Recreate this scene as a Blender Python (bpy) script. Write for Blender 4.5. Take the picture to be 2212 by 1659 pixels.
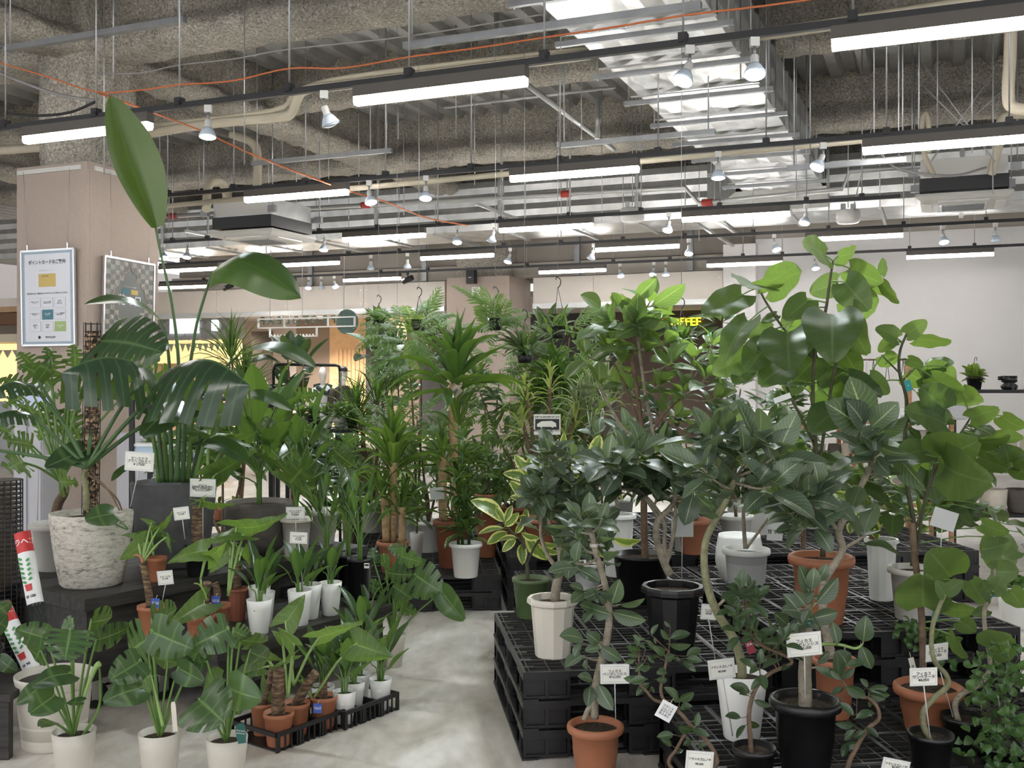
import bpy, math, random
from mathutils import Vector, Matrix
R = random.Random(7)
pi = math.pi
for o in list(bpy.data.objects): bpy.data.objects.remove(o)
SC = bpy.context.scene
COL = SC.collection
# ---------------------------------------------------------------- camera, world, exposure
F, EYE, CX, HY = 2236.0, 1.6, 1106.0, 812.0          # focal length and horizon in px of the 2212x1659 frame
cam = bpy.data.cameras.new('camera'); camo = bpy.data.objects.new('camera', cam); COL.objects.link(camo)
cam.sensor_fit = 'HORIZONTAL'; cam.sensor_width = 36; cam.lens = 36 * F / 2212
cam.shift_y = -(829.5 - HY) / 2212
cam.clip_start = .05; cam.clip_end = 200
camo.location = (0, 0, EYE); camo.rotation_euler = (pi / 2, 0, 0)
SC.camera = camo
wd = bpy.data.worlds.new('world'); SC.world = wd; wd.use_nodes = True
wd.node_tree.nodes['Background'].inputs[0].default_value = (.95, .97, 1, 1)
wd.node_tree.nodes['Background'].inputs[1].default_value = .42
SC.view_settings.view_transform = 'Standard'; SC.view_settings.look = 'None'
SC.view_settings.gamma = 1; SC.view_settings.use_curve_mapping = False
SC.view_settings.exposure = 1.85
SC.cycles.use_denoising = True
SC.cycles.use_adaptive_sampling = True; SC.cycles.adaptive_threshold = .28; SC.cycles.adaptive_min_samples = 12; SC.cycles.max_bounces = 4; SC.cycles.diffuse_bounces = 3; SC.cycles.glossy_bounces = 2; SC.cycles.transmission_bounces = 4
SC.cycles.transparent_max_bounces = 6; SC.cycles.caustics_reflective = False; SC.cycles.caustics_refractive = False
SC.cycles.sample_clamp_indirect = 4
LED_POWER, SPOT_POWER = 13.0, 26.0

# ---------------------------------------------------------------- coordinates
def V(*a): return Vector(a)
def P(px, py, Y): return Vector(((px - CX) * Y / F, Y, EYE - (py - HY) * Y / F))
def S(px, py, Z=0.0): return P(px, py, (EYE - Z) * F / (py - HY))       # on a level surface of height Z
UX, UY = .923, -.384            # the building's grid is turned against the camera
def G(s, t, z): return Vector((s * UX - t * UY, s * UY + t * UX, z))
def s_at(px, t):
    a = (px - CX) / F
    return t * (a * UX + UY) / (UX - a * UY)
GROT = math.atan2(UY, UX)

# ---------------------------------------------------------------- materials
MT = {}
def nodes(name):
    m = bpy.data.materials.new(name); m.use_nodes = True
    nt = m.node_tree; b = nt.nodes['Principled BSDF']
    MT[name] = m
    return m, nt, b
def c4(c): return (c[0], c[1], c[2], 1)
def N(nt, typ, **kw):
    n = nt.nodes.new(typ)
    for k, v in kw.items():
        if k[0] == 'i' and k[1:].isdigit(): n.inputs[int(k[1:])].default_value = v
        else: setattr(n, k, v)
    return n
def mix(nt, a, b, fac, typ='MIX'):
    n = nt.nodes.new('ShaderNodeMix'); n.data_type = 'RGBA'; n.blend_type = typ
    for sock, v in ((n.inputs[0], fac), (n.inputs[6], a), (n.inputs[7], b)):
        if hasattr(v, 'links') or hasattr(v, 'is_linked'): nt.links.new(v, sock)
        else: sock.default_value = v if not isinstance(v, tuple) else c4(v)
    return n.outputs[2]
def mth(nt, op, a, b=0.0, c=None):
    n = nt.nodes.new('ShaderNodeMath'); n.operation = op
    for i, v in enumerate((a, b) if c is None else (a, b, c)):
        if hasattr(v, 'is_linked'): nt.links.new(v, n.inputs[i])
        else: n.inputs[i].default_value = v
    return n.outputs[0]
def ramp(nt, fac, stops):
    n = nt.nodes.new('ShaderNodeValToRGB'); nt.links.new(fac, n.inputs[0])
    e = n.color_ramp.elements
    while len(e) < len(stops): e.new(.5)
    for i, (p, c) in enumerate(stops):
        e[i].position = p; e[i].color = c4(c) if isinstance(c, tuple) else (c, c, c, 1)
    return n.outputs[0]
def simple(name, col, rough=.5, metal=0.0, emit=0.0, spec=.5, noise=0.0, nscale=8.0, bump=0.0, bscale=40.0, coord='Object', alpha=1.0, trans=0.0):
    m, nt, b = nodes(name)
    b.inputs['Base Color'].default_value = c4(col); b.inputs['Roughness'].default_value = rough
    b.inputs['Metallic'].default_value = metal; b.inputs['Specular IOR Level'].default_value = spec
    if emit:
        b.inputs['Emission Color'].default_value = c4(col); b.inputs['Emission Strength'].default_value = emit
    if alpha < 1: b.inputs['Alpha'].default_value = alpha
    if trans: b.inputs['Transmission Weight'].default_value = trans
    if noise or bump:
        tc = N(nt, 'ShaderNodeTexCoord')
        if noise:
            n = N(nt, 'ShaderNodeTexNoise'); n.inputs['Scale'].default_value = nscale; n.inputs['Detail'].default_value = 5
            nt.links.new(tc.outputs[coord], n.inputs['Vector'])
            k = ramp(nt, n.outputs[0], [(.3, 1 - noise), (.7, 1 + noise)])
            nt.links.new(mix(nt, col, k, 1.0, 'MULTIPLY'), b.inputs['Base Color'])
        if bump:
            n = N(nt, 'ShaderNodeTexNoise'); n.inputs['Scale'].default_value = bscale; n.inputs['Detail'].default_value = 4
            nt.links.new(tc.outputs[coord], n.inputs['Vector'])
            bp = N(nt, 'ShaderNodeBump'); bp.inputs['Strength'].default_value = min(1, bump); bp.inputs['Distance'].default_value = .02
            nt.links.new(n.outputs[0], bp.inputs['Height']); nt.links.new(bp.outputs[0], b.inputs['Normal'])
    return m

# ---------------------------------------------------------------- mesh building
class MB:
    def __init__(s): s.v = []; s.f = []; s.sm = []; s.mi = []; s.m = 0
    def face(s, idx, smooth=False): s.f.append(idx); s.sm.append(smooth); s.mi.append(s.m)
    def add(s, vs, fs, smooth=False):
        b = len(s.v); s.v.extend(Vector(x) for x in vs)
        for f in fs: s.face([b + i for i in f], smooth)
        return s
    def box(s, c, d, rz=0.0, M=None):
        c = Vector(c); h = Vector(d) / 2; vs = []
        for z in (-1, 1):
            for x, y in ((-1, -1), (1, -1), (1, 1), (-1, 1)):
                p = Vector((x * h.x, y * h.y, z * h.z))
                if rz: p = Matrix.Rotation(rz, 3, 'Z') @ p
                if M is not None: p = M @ p
                vs.append(c + p)
        return s.add(vs, [(3, 2, 1, 0), (4, 5, 6, 7), (0, 1, 5, 4), (1, 2, 6, 5), (2, 3, 7, 6), (3, 0, 4, 7)])
    def gbox(s, s0, s1, t0, t1, z0, z1):                    # box in the building grid
        a = [G(x, y, z) for z in (z0, z1) for x, y in ((s0, t0), (s1, t0), (s1, t1), (s0, t1))]
        return s.add(a, [(3, 2, 1, 0), (4, 5, 6, 7), (0, 1, 5, 4), (1, 2, 6, 5), (2, 3, 7, 6), (3, 0, 4, 7)])
    def tube(s, pts, r, n=8, cap=True, smooth=True):
        pts = [Vector(p) for p in pts]; k = len(pts)
        rr = r if isinstance(r, (list, tuple)) else [r] * k
        b = len(s.v); ref = None
        for i, p in enumerate(pts):
            d = (pts[min(i + 1, k - 1)] - pts[max(i - 1, 0)])
            d = d.normalized() if d.length > 1e-9 else Vector((0, 0, 1))
            if ref is None: ref = Vector((1, 0, 0)) if abs(d.x) < .8 else Vector((0, 1, 0))
            x = (ref - d * ref.dot(d)).normalized(); y = d.cross(x); ref = x
            for j in range(n):
                a = 2 * pi * j / n
                s.v.append(p + (x * math.cos(a) + y * math.sin(a)) * rr[i])
        for i in range(k - 1):
            for j in range(n):
                j2 = (j + 1) % n
                s.face([b + i * n + j, b + i * n + j2, b + (i + 1) * n + j2, b + (i + 1) * n + j], smooth)
        if cap:
            s.face([b + j for j in range(n)][::-1]); s.face([b + (k - 1) * n + j for j in range(n)])
        return s
    def lathe(s, prof, n=24, c=(0, 0, 0), smooth=True, facet=False, M=None):
        c = Vector(c); b = len(s.v); k = len(prof)
        for r, z in prof:
            for j in range(n):
                a = 2 * pi * j / n
                p = Vector((r * math.cos(a), r * math.sin(a), z))
                s.v.append(c + (M @ p if M is not None else p))
        for i in range(k - 1):
            for j in range(n):
                j2 = (j + 1) % n
                s.face([b + i * n + j, b + i * n + j2, b + (i + 1) * n + j2, b + (i + 1) * n + j], smooth and not facet)
        if prof[0][0] > 1e-6: s.face([b + j for j in range(n)][::-1])
        if prof[-1][0] > 1e-6: s.face([b + (k - 1) * n + j for j in range(n)])
        return s
    def prism(s, poly, d, o=(0, 0, 0), ax=(1, 0, 0), ay=(0, 0, 1)):   # poly in the plane ax, ay; thickness d along ax x ay
        o = Vector(o); ax = Vector(ax); ay = Vector(ay); nz = ax.cross(ay).normalized(); n = len(poly)
        vs = [o + ax * x + ay * y for x, y in poly] + [o + ax * x + ay * y + nz * d for x, y in poly]
        return s.add(vs, [list(range(n))[::-1], list(range(n, 2 * n))] + [(i, (i + 1) % n, n + (i + 1) % n, n + i) for i in range(n)])
    def mesh(s, name, mats):
        me = bpy.data.meshes.new(name)
        me.from_pydata([tuple(v) for v in s.v], [], s.f)
        me.polygons.foreach_set('use_smooth', s.sm)
        for m in (mats if isinstance(mats, (list, tuple)) else [mats]): me.materials.append(MT[m] if isinstance(m, str) else m)
        if max(s.mi, default=0): me.polygons.foreach_set('material_index', s.mi)
        me.update()
        return me
    def obj(s, name, mats, parent=None, loc=None):
        o = bpy.data.objects.new(name, s.mesh(name, mats)); COL.objects.link(o)
        if parent is not None: o.parent = parent
        if loc is not None: o.location = loc
        return o
def put(name, me, parent=None, M=None):
    o = bpy.data.objects.new(name, me); COL.objects.link(o)
    if parent is not None: o.parent = parent
    if M is not None: o.matrix_local = M
    return o
def tag(o, label, cat, group=None, kind=None):
    o['label'] = label; o['category'] = cat
    if group: o['group'] = group
    if kind: o['kind'] = kind
    return o
def thing(name, label, cat, loc=(0, 0, 0), rz=0.0, group=None):
    o = bpy.data.objects.new(name, None); COL.objects.link(o); o.empty_display_size = .05
    o.location = loc; o.rotation_euler = (0, 0, rz)
    return tag(o, label, cat, group)
def struct(o, label=None):
    o['kind'] = 'structure'
    if label: o['label'] = label
    return o
def copy_tree(o, parent=None):
    c = o.copy(); COL.objects.link(c); c.parent = parent
    for ch in [x for x in bpy.data.objects if x.parent == o]: copy_tree(ch, c)
    return c
def text_mesh(body, size, mat, bold=0.0, depth=0.0, align='CENTER', spacing=1.0):
    c = bpy.data.curves.new('writing', 'FONT'); c.body = body; c.size = size; c.align_x = align; c.align_y = 'CENTER'
    c.offset = bold; c.extrude = depth; c.resolution_u = 3; c.space_line = spacing
    o = bpy.data.objects.new('writing', c)
    me = bpy.data.meshes.new_from_object(o)
    bpy.data.objects.remove(o); bpy.data.curves.remove(c)
    me.materials.clear(); me.materials.append(MT[mat])
    return me
def frame(o, ax, ay):                                       # matrix with x along ax, y along ay
    x = Vector(ax).normalized(); z = x.cross(Vector(ay)).normalized(); y = z.cross(x)
    m = Matrix((x, y, z)).transposed().to_4x4(); m.translation = Vector(o)
    return m
def spline(pts, k=6):                                       # smooth path through points
    pts = [Vector(p) for p in pts]
    if len(pts) < 3: return pts
    out = []
    for i in range(len(pts) - 1):
        p0 = pts[max(i - 1, 0)]; p1 = pts[i]; p2 = pts[i + 1]; p3 = pts[min(i + 2, len(pts) - 1)]
        for j in range(k):
            t = j / k
            out.append(.5 * ((2 * p1) + (p2 - p0) * t + (2 * p0 - 5 * p1 + 4 * p2 - p3) * t * t + (3 * p1 - p0 - 3 * p2 + p3) * t ** 3))
    out.append(pts[-1])
    return out
def lerp(a, b, t): return a + (b - a) * t
def ordw(n):                                                # 1 -> first
    u = 'zeroth first second third fourth fifth sixth seventh eighth ninth tenth eleventh twelfth thirteenth fourteenth fifteenth sixteenth seventeenth eighteenth nineteenth'.split()
    if n < 20: return u[n]
    t = 'twenty thirty forty'.split()[n // 10 - 2]; return (t[:-1] + 'ieth') if n % 10 == 0 else t + '-' + u[n % 10]
# ---------------------------------------------------------------- surface materials
def m_floor():
    m, nt, b = nodes('concrete')
    tc = N(nt, 'ShaderNodeTexCoord')
    mp = N(nt, 'ShaderNodeMapping'); mp.inputs['Scale'].default_value = (1, .45, 1); nt.links.new(tc.outputs['Object'], mp.inputs['Vector'])
    n1 = N(nt, 'ShaderNodeTexNoise'); n1.inputs['Scale'].default_value = 2.2; n1.inputs['Detail'].default_value = 8; n1.inputs['Roughness'].default_value = .62; n1.inputs['Distortion'].default_value = 1.2
    n2 = N(nt, 'ShaderNodeTexNoise'); n2.inputs['Scale'].default_value = 14; n2.inputs['Detail'].default_value = 6
    for n in (n1, n2): nt.links.new(mp.outputs[0], n.inputs['Vector'])
    a = ramp(nt, n1.outputs[0], [(.3, (.40, .36, .30)), (.5, (.60, .56, .50)), (.68, (.74, .71, .67))])
    k = ramp(nt, n2.outputs[0], [(.35, .86), (.65, 1.06)])
    nt.links.new(mix(nt, a, k, 1.0, 'MULTIPLY'), b.inputs['Base Color'])
    nt.links.new(ramp(nt, n1.outputs[0], [(.3, .26), (.7, .42)]), b.inputs['Roughness'])
m_floor()
def m_spray():
    m, nt, b = nodes('sprayed_rockwool')
    tc = N(nt, 'ShaderNodeTexCoord')
    n1 = N(nt, 'ShaderNodeTexNoise'); n1.inputs['Scale'].default_value = 42; n1.inputs['Detail'].default_value = 4; n1.inputs['Roughness'].default_value = .7; n1.inputs['Distortion'].default_value = .6
    n2 = N(nt, 'ShaderNodeTexNoise'); n2.inputs['Scale'].default_value = 1.6; n2.inputs['Detail'].default_value = 3
    for n in (n1, n2): nt.links.new(tc.outputs['Object'], n.inputs['Vector'])
    a = ramp(nt, n1.outputs[0], [(.34, (.26, .235, .195)), (.5, (.54, .50, .43)), (.66, (.84, .80, .71))])
    k = ramp(nt, n2.outputs[0], [(.35, .72), (.65, 1.12)])
    nt.links.new(mix(nt, a, k, 1.0, 'MULTIPLY'), b.inputs['Base Color'])
    b.inputs['Roughness'].default_value = .95
    bp = N(nt, 'ShaderNodeBump'); bp.inputs['Strength'].default_value = .9; bp.inputs['Distance'].default_value = .03
    nt.links.new(n1.outputs[0], bp.inputs['Height']); nt.links.new(bp.outputs[0], b.inputs['Normal'])
m_spray()
simple('deck_metal', (.36, .355, .345), .45, .45, noise=.2, nscale=3)
simple('galvanised', (.62, .63, .62), .36, .85, noise=.14, nscale=5, bump=.1, bscale=9)
simple('galv_dark', (.34, .35, .36), .45, .8, noise=.1)
simple('zinc_rod', (.50, .51, .52), .4, .7)
simple('beige_lagging', (.66, .60, .47), .6, noise=.06, nscale=4)
simple('pipe_grey', (.55, .56, .55), .35, .6)
simple('taupe_panel', (.47, .385, .33), .75, noise=.03, nscale=30)
simple('taupe_trim', (.62, .56, .50), .5)
simple('shutter_grey', (.70, .645, .58), .55, noise=.03, nscale=2)
simple('wall_paint', (.67, .655, .65), .8, noise=.025, nscale=2)
simple('beam_paint', (.36, .325, .285), .75, noise=.06, nscale=1.5)
simple('rail_black', (.025, .025, .028), .4)
simple('housing_bronze', (.105, .092, .08), .45)
simple('white_plastic', (.82, .82, .80), .4)
simple('offwhite_plastic', (.70, .69, .66), .45, noise=.03, nscale=3)
simple('black_plastic', (.012, .012, .0135), .38, noise=.2, nscale=20)
simple('black_metal', (.02, .02, .022), .45, .3)
simple('chrome', (.75, .75, .76), .18, 1.0)
simple('orange_cable', (.72, .20, .07), .5)
simple('grey_cable', (.33, .32, .31), .5)
simple('red_paint', (.42, .05, .04), .45)
simple('led_diffuser', (1.0, .965, .925), .4, emit=LED_POWER)
simple('bulb_face', (.80, .95, 1.0), .3, emit=30)
simple('bulb_glass', (.70, .80, .92), .2, spec=.8)
simple('mall_wall', (.46, .42, .40), .8)
simple('steel_bolt', (.7, .7, .7), .3, .9)

# ---------------------------------------------------------------- floor, walls, ceiling
def PT(px, py, t):
    p = G(s_at(px, t), t, 0); return P(px, py, p.y)
m = MB(); m.gbox(-26, -25.8, 2, 34, 0, 5.3); struct(m.obj('wall_left', 'mall_wall' if 'mall_wall' in MT else 'beam_paint'), 'far side wall of the mall')
mb = MB(); mb.gbox(-26, 22, -9, 34, -.1, 0)
struct(mb.obj('floor', 'concrete'), 'polished grey concrete floor with brown stains')

# corrugated steel deck: one trapezoid sheet
mb = MB(); prof = []; x = -22.0; ZD = 5.25
while x < 18:
    prof += [(x, ZD - .075), (x + .11, ZD - .075), (x + .155, ZD), (x + .29, ZD), (x + .335, ZD - .075)]; x += .335
vs = [G(a, t, z) for a, z in prof for t in (-2, 19.2)]
mb.add(vs, [(2 * i, 2 * i + 1, 2 * i + 3, 2 * i + 2) for i in range(len(prof) - 1)])
struct(mb.obj('ceiling', 'deck_metal'), 'dark corrugated steel deck above the shop')

def rough_bar(a, b, prof, name, seg=.12, jit=.022):
    """A sprayed beam: profile (offset, z) swept from a to b in the grid plane, roughened."""
    a = Vector(a); b = Vector(b); d = (b - a); n = max(2, int(d.length / seg)); d.normalize()
    side = Vector((-d.y, d.x, 0)); mb = MB(); k = len(prof); rr = random.Random(11)
    for i in range(n + 1):
        c = a.lerp(b, i / n)
        for o, z in prof:
            q = c + side * o; q.z = z
            if z < ZD - .05: q += Vector((rr.uniform(-jit, jit), rr.uniform(-jit, jit), rr.uniform(-jit, jit)))
            mb.v.append(q)
    for i in range(n):
        for j in range(k - 1):
            mb.face([i * k + j, (i + 1) * k + j, (i + 1) * k + j + 1, i * k + j + 1], True)
    o = mb.obj(name, 'sprayed_rockwool'); struct(o)
    return o
def beam_prof(w, fl, z0, ztop):
    p = [(-w * .55, ztop)]
    zz = ztop
    while zz > z0 + .26: zz -= .11; p.append((-w * .55, zz))
    p += [(-fl * .92, z0 + .17), (-fl, z0 + .1), (-fl * .95, z0 + .02), (-fl * .6, z0), (-fl * .2, z0), (fl * .2, z0), (fl * .6, z0), (fl * .95, z0 + .02), (fl, z0 + .1), (fl * .92, z0 + .17)]
    q = []
    zz = z0 + .26
    while zz < ztop: q.append((w * .55, zz)); zz += .11
    return p + q + [(w * .55, ztop)]
for i, (t, z0, fl) in enumerate(((2.0, 4.6, .24), (4.75, 4.78, .19), (7.57, 4.58, .26), (10.35, 4.74, .2), (13.1, 4.58, .26), (15.9, 4.74, .2))):
    rough_bar(G(-15, t, 0), G(12, t, 0), beam_prof(.2, fl, z0, ZD + .02), 'beam_sprayed')
for s in (-13.0, -7.5, -.9, 5.5):
    if s == -.9: continue
    rough_bar(G(s, -1, 0), G(s, 19, 0), beam_prof(.2, .26, 4.56, ZD + .02), 'beam_sprayed')

# two columns on the same grid line; cladding below, sprayed steel above
def column(s0, t0, w, d, ztop, name):
    e = bpy.data.objects.new(name, None); COL.objects.link(e); struct(e, 'square taupe clad column with sprayed shaft above')
    m = MB(); pr = []
    k = 5; ring = []
    i0 = .13
    for j in range(k): ring.append((s0 + i0 + (w - 2 * i0) * j / k, t0 + i0))
    for j in range(k): ring.append((s0 + w - i0, t0 + i0 + (d - 2 * i0) * j / k))
    for j in range(k): ring.append((s0 + w - i0 - (w - 2 * i0) * j / k, t0 + d - i0))
    for j in range(k): ring.append((s0 + i0, t0 + d - i0 - (d - 2 * i0) * j / k))
    nz = 14; n = len(ring); rr = random.Random(3)
    for q in range(nz + 1):
        z = lerp(ztop - .3, ZD, q / nz); fl = .08 * max(0, (z - 4.5) / .7)
        for a, b in ring:
            ca = s0 + w / 2; cb = t0 + d / 2
            p = G(a + (a - ca) * fl, b + (b - cb) * fl, z) + Vector((rr.uniform(-.02, .02), rr.uniform(-.02, .02), 0))
            m.v.append(p)
    for q in range(nz):
        for j in range(n): m.face([q * n + j, q * n + (j + 1) % n, (q + 1) * n + (j + 1) % n, (q + 1) * n + j], True)
    m.obj('sprayed_shaft', 'sprayed_rockwool', e)
    for nm, a in (('cladding_panel', (s0, s0 + w, t0, t0 + .03)), ('cladding_panel', (s0 + w - .03, s0 + w, t0 + .032, t0 + d)),
                  ('cladding_panel', (s0, s0 + .03, t0 + .032, t0 + d)), ('cladding_panel', (s0 + .032, s0 + w - .032, t0 + d - .03, t0 + d))):
        q = MB(); q.gbox(*a, 0, ztop); q.obj(nm, 'taupe_panel', e)
    q = MB(); q.gbox(s0 + .03, s0 + w - .03, t0 + .03, t0 + d - .03, ztop - .06, ztop - .03); q.obj('top_plate', 'taupe_panel', e)
    return e
colA = column(-7.95, 7.12, .85, .91, 3.53, 'column')
for a in ((-7.93, -7.15, 7.1, 7.118), ):
    q = MB(); q.gbox(*a, 3.46, 3.5); q.obj('picture_rail', 'offwhite_plastic', colA)
q = MB(); q.gbox(-7.098, -7.08, 7.2, 7.75, 3.46, 3.5); q.obj('picture_rail', 'offwhite_plastic', colA)
TW = 18.45                                               # plane of the shop front at the back
colB = column(s_at(965, TW - .35), TW - .35, s_at(1100, TW - .35) - s_at(965, TW - .35), 1.1, 3.5, 'column')

# back front: bulkheads with shutter boxes, grey wall, pier
def wallbox(name, px0, px1, z0, z1, t0=TW, d=.2, mat='shutter_grey', label=None, parent=None):
    m = MB(); m.gbox(s_at(px0, t0), s_at(px1, t0), t0, t0 + d, z0, z1)
    o = m.obj(name, mat, parent)
    if parent is None: struct(o, label)
    return o
ZS = 2.88
def shutterfront(px0, px1, name, n):
    e = wallbox(name, px0, px1, ZS + .1, 3.48, TW, .25, label='light grey shutter bulkhead above the opening to the mall')
    s0, s1 = s_at(px0, TW), s_at(px1, TW)
    for i in range(n):
        a = lerp(s0, s1, i / n) + .004; b = lerp(s0, s1, (i + 1) / n) - .004
        m = MB(); m.gbox(a, b, TW - .02, TW, ZS + .1, 3.46); m.obj('panel', 'shutter_grey', e)
        for sx in (a + .06, b - .06):
            for zz in (ZS + .2, 3.36):
                m = MB(); m.gbox(sx - .012, sx + .012, TW - .026, TW - .02, zz - .012, zz + .012); m.obj('screw', 'steel_bolt', e)
    m = MB(); m.gbox(s0, s1, TW - .05, TW + .08, ZS, ZS + .1); m.obj('shutter_rail', 'pipe_grey', e)
    return e
shutterfront(-60, 962, 'wall_back_bulkhead', 7)
shutterfront(1152, 1562, 'wall_back_bulkhead', 3)
wallbox('wall_back_pier', 1562, 1632, 0, 3.9, TW - .25, .6, 'wall_paint', 'narrow pale pier beside the grey wall')
wallbox('wall_back_grey', 1632, 2700, 0, 4.0, TW, .25, 'wall_paint', 'wide plain light grey wall behind the plants')
# painted steel beams and soffit above the bulkhead
for z0, z1, t0, d in ((3.5, 3.78, TW + .1, .3), (3.82, 4.5, TW + .35, .3)):
    m = MB(); m.gbox(-16, s_at(1632, TW), t0, t0 + d, z0, z1); struct(m.obj('beam_painted', 'beam_paint'))
m = MB(); m.gbox(s_at(1632, TW), 9, TW + .02, TW + .4, 4.0, ZD); struct(m.obj('wall_back_upper', 'beam_paint'))
m = MB(); m.gbox(-16, s_at(1632, TW), TW + .7, TW + .9, 3.45, ZD); struct(m.obj('wall_back_upper', 'beam_paint'))
for px in (560, 668, 915, 1245, 1490):
    m = MB(); s = s_at(px, TW); m.gbox(s - .05, s + .05, TW + .02, TW + .1, 3.5, 4.3); struct(m.obj('beam_bracket', 'galv_dark'))

# ---------------------------------------------------------------- mall beyond the openings
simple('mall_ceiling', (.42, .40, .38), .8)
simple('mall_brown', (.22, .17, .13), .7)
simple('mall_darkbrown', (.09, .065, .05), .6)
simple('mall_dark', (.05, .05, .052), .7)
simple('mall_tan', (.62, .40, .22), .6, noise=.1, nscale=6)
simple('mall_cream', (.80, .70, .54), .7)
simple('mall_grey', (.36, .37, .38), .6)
TB = 25.0
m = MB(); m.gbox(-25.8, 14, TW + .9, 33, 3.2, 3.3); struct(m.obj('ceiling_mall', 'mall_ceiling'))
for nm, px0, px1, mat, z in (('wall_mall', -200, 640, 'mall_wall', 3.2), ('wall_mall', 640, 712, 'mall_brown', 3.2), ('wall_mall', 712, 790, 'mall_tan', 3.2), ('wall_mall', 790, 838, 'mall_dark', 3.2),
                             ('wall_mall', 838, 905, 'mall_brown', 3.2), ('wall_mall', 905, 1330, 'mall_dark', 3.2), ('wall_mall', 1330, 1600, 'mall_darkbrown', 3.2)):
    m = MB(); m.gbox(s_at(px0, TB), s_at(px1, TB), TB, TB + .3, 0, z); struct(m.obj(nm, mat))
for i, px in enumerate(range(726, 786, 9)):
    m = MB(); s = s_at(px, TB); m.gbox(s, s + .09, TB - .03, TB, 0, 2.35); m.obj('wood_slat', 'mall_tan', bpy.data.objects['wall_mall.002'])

# recessed lamps in the mall ceiling
simple('downlight_glow', (1.0, .9, .75), .4, emit=6)
for i, (px, t, pw) in enumerate(((470, 21.2, 160), (600, 23.2, 190), (690, 23.4, 170), (770, 23.4, 120), (880, 22.5, 90), (1260, 22.5, 60), (1450, 22.5, 60), (330, 19.8, 90), (-60, 15.2, 60))):
    e = thing('mall_downlight', f'small round recessed lamp in the mall ceiling, {ordw(i + 1)} of the row beyond the shutters', 'light', G(s_at(px, t), t, 3.2 if t > 19.4 else 3.4), 0, 'recessed mall lamps')
    m = MB(); m.lathe([(.09, 0), (.09, -.02), (.075, -.025), (.07, -.01)], 20); m.obj('trim_ring', 'white_plastic', e); m = MB(); m.lathe([(.07, -.012), (0, -.014)], 20); m.obj('lamp_face', 'downlight_glow', e)
    l = bpy.data.lights.new('downlight_beam', 'SPOT'); l.energy = pw; l.spot_size = 2.3; l.spot_blend = .8; l.color = (1, .93, .84); l.shadow_soft_size = .07
    lo = bpy.data.objects.new('downlight_beam', l); COL.objects.link(lo); lo.parent = e; lo.location = (0, 0, -.04)
# ---------------------------------------------------------------- ducts
def zig(w, n, amp):
    return [(-w / 2 + w * i / n, amp * (i % 2)) for i in range(n + 1)]
e = thing('ceiling_duct', 'large galvanised rectangular air duct with ribbed sections running away overhead', 'duct')
s0, s1, zd0, zd1 = -2.60, -1.52, 4.2, 4.78
t = 3.6
while t < 14.6:
    t1 = t + .93
    n = 8; ring = []
    for i in range(n + 1): ring.append((lerp(s0, s1, i / n), zd0 - .022 * (i % 2)))
    for i in range(1, 6): ring.append((s1 + .02 * (i % 2), lerp(zd0, zd1, i / 5)))
    for i in range(1, 3): ring.append((lerp(s1, s0, i / 2), zd1))
    for i in range(1, 5): ring.append((s0 - .02 * (i % 2), lerp(zd1, zd0, i / 5)))
    m = MB(); k = len(ring)
    for tt, f in ((t + .03, 0.0), (t + .12, 1), ((t + t1) / 2, 1.15), (t1 - .12, 1), (t1 - .03, 0.0)):
        for a, z in ring:
            zz = z if f else (max(z, zd0)); aa = min(max(a, s0), s1) if not f else a
            m.v.append(G(aa, tt, zz))
    for q in range(4):
        for j in range(k): m.face([q * k + j, q * k + (j + 1) % k, (q + 1) * k + (j + 1) % k, (q + 1) * k + j])
    m.obj('duct_section', 'galvanised', e)
    m = MB(); r = .045
    for a in ((s0 - r, s1 + r, zd0 - r, zd0 + .002), (s0 - r, s1 + r, zd1 - .002, zd1 + r), (s0 - r, s0 + .002, zd0, zd1), (s1 - .002, s1 + r, zd0, zd1)):
        m.gbox(a[0], a[1], t - .03, t + .03, a[2], a[3])
    m.obj('flange', 'chrome', e)
    if int(t * 10) % 2 == 0 or True:
        m = MB(); m.gbox(s0 - .14, s1 + .14, t + .12, t + .16, zd0 - .085, zd0 - .045); h = m.obj('support_channel', 'galv_dark', e)
        for ss in (s0 - .1, s1 + .1):
            m = MB(); m.tube([G(ss, t + .14, zd0 - .1), G(ss, t + .14, ZD)], .006, 6); m.obj('support_rod', 'zinc_rod', e)
    t = t1
# cross duct at the back, corrugated panels
e = thing('ceiling_duct', 'long horizontal galvanised duct with ribbed panels crossing above the shop front', 'duct')
a = s_at(-30, 15.2); b = s_at(2500, 15.2); k = 9
for i in range(k):
    x0 = lerp(a, b, i / k); x1 = lerp(a, b, (i + 1) / k)
    ring = [(15.2 - .025 * (j % 2), lerp(4.72, 3.94, j / 8)) for j in range(9)] + [(lerp(15.2, 16.4, j / 12), 3.94 - .02 * (j % 2)) for j in range(1, 13)] + [(16.4, 4.72)]
    m = MB(); kk = len(ring)
    for xx in (x0 + .02, x1 - .02):
        for tt, z in ring: m.v.append(G(xx, tt, z))
    for j in range(kk): m.face([j, (j + 1) % kk, kk + (j + 1) % kk, kk + j])
    m.face(list(range(kk))[::-1]); m.face(list(range(kk, 2 * kk)))
    m.obj('duct_section', 'galvanised', e)
    m = MB(); m.gbox(x0 - .03, x0 + .03, 15.15, 16.45, 3.9, 4.76); m.obj('flange', 'pipe_grey', e)
    m = MB(); m.gbox(x0 + 1.2, x0 + 1.24, 14.9, 16.7, 3.86, 3.9); m.obj('support_channel', 'pipe_grey', e)
    m = MB(); m.tube([G(x0 + 1.22, 14.95, 3.86), G(x0 + 1.22, 14.95, ZD)], .008, 6); m.obj('support_rod', 'zinc_rod', e)
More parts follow.
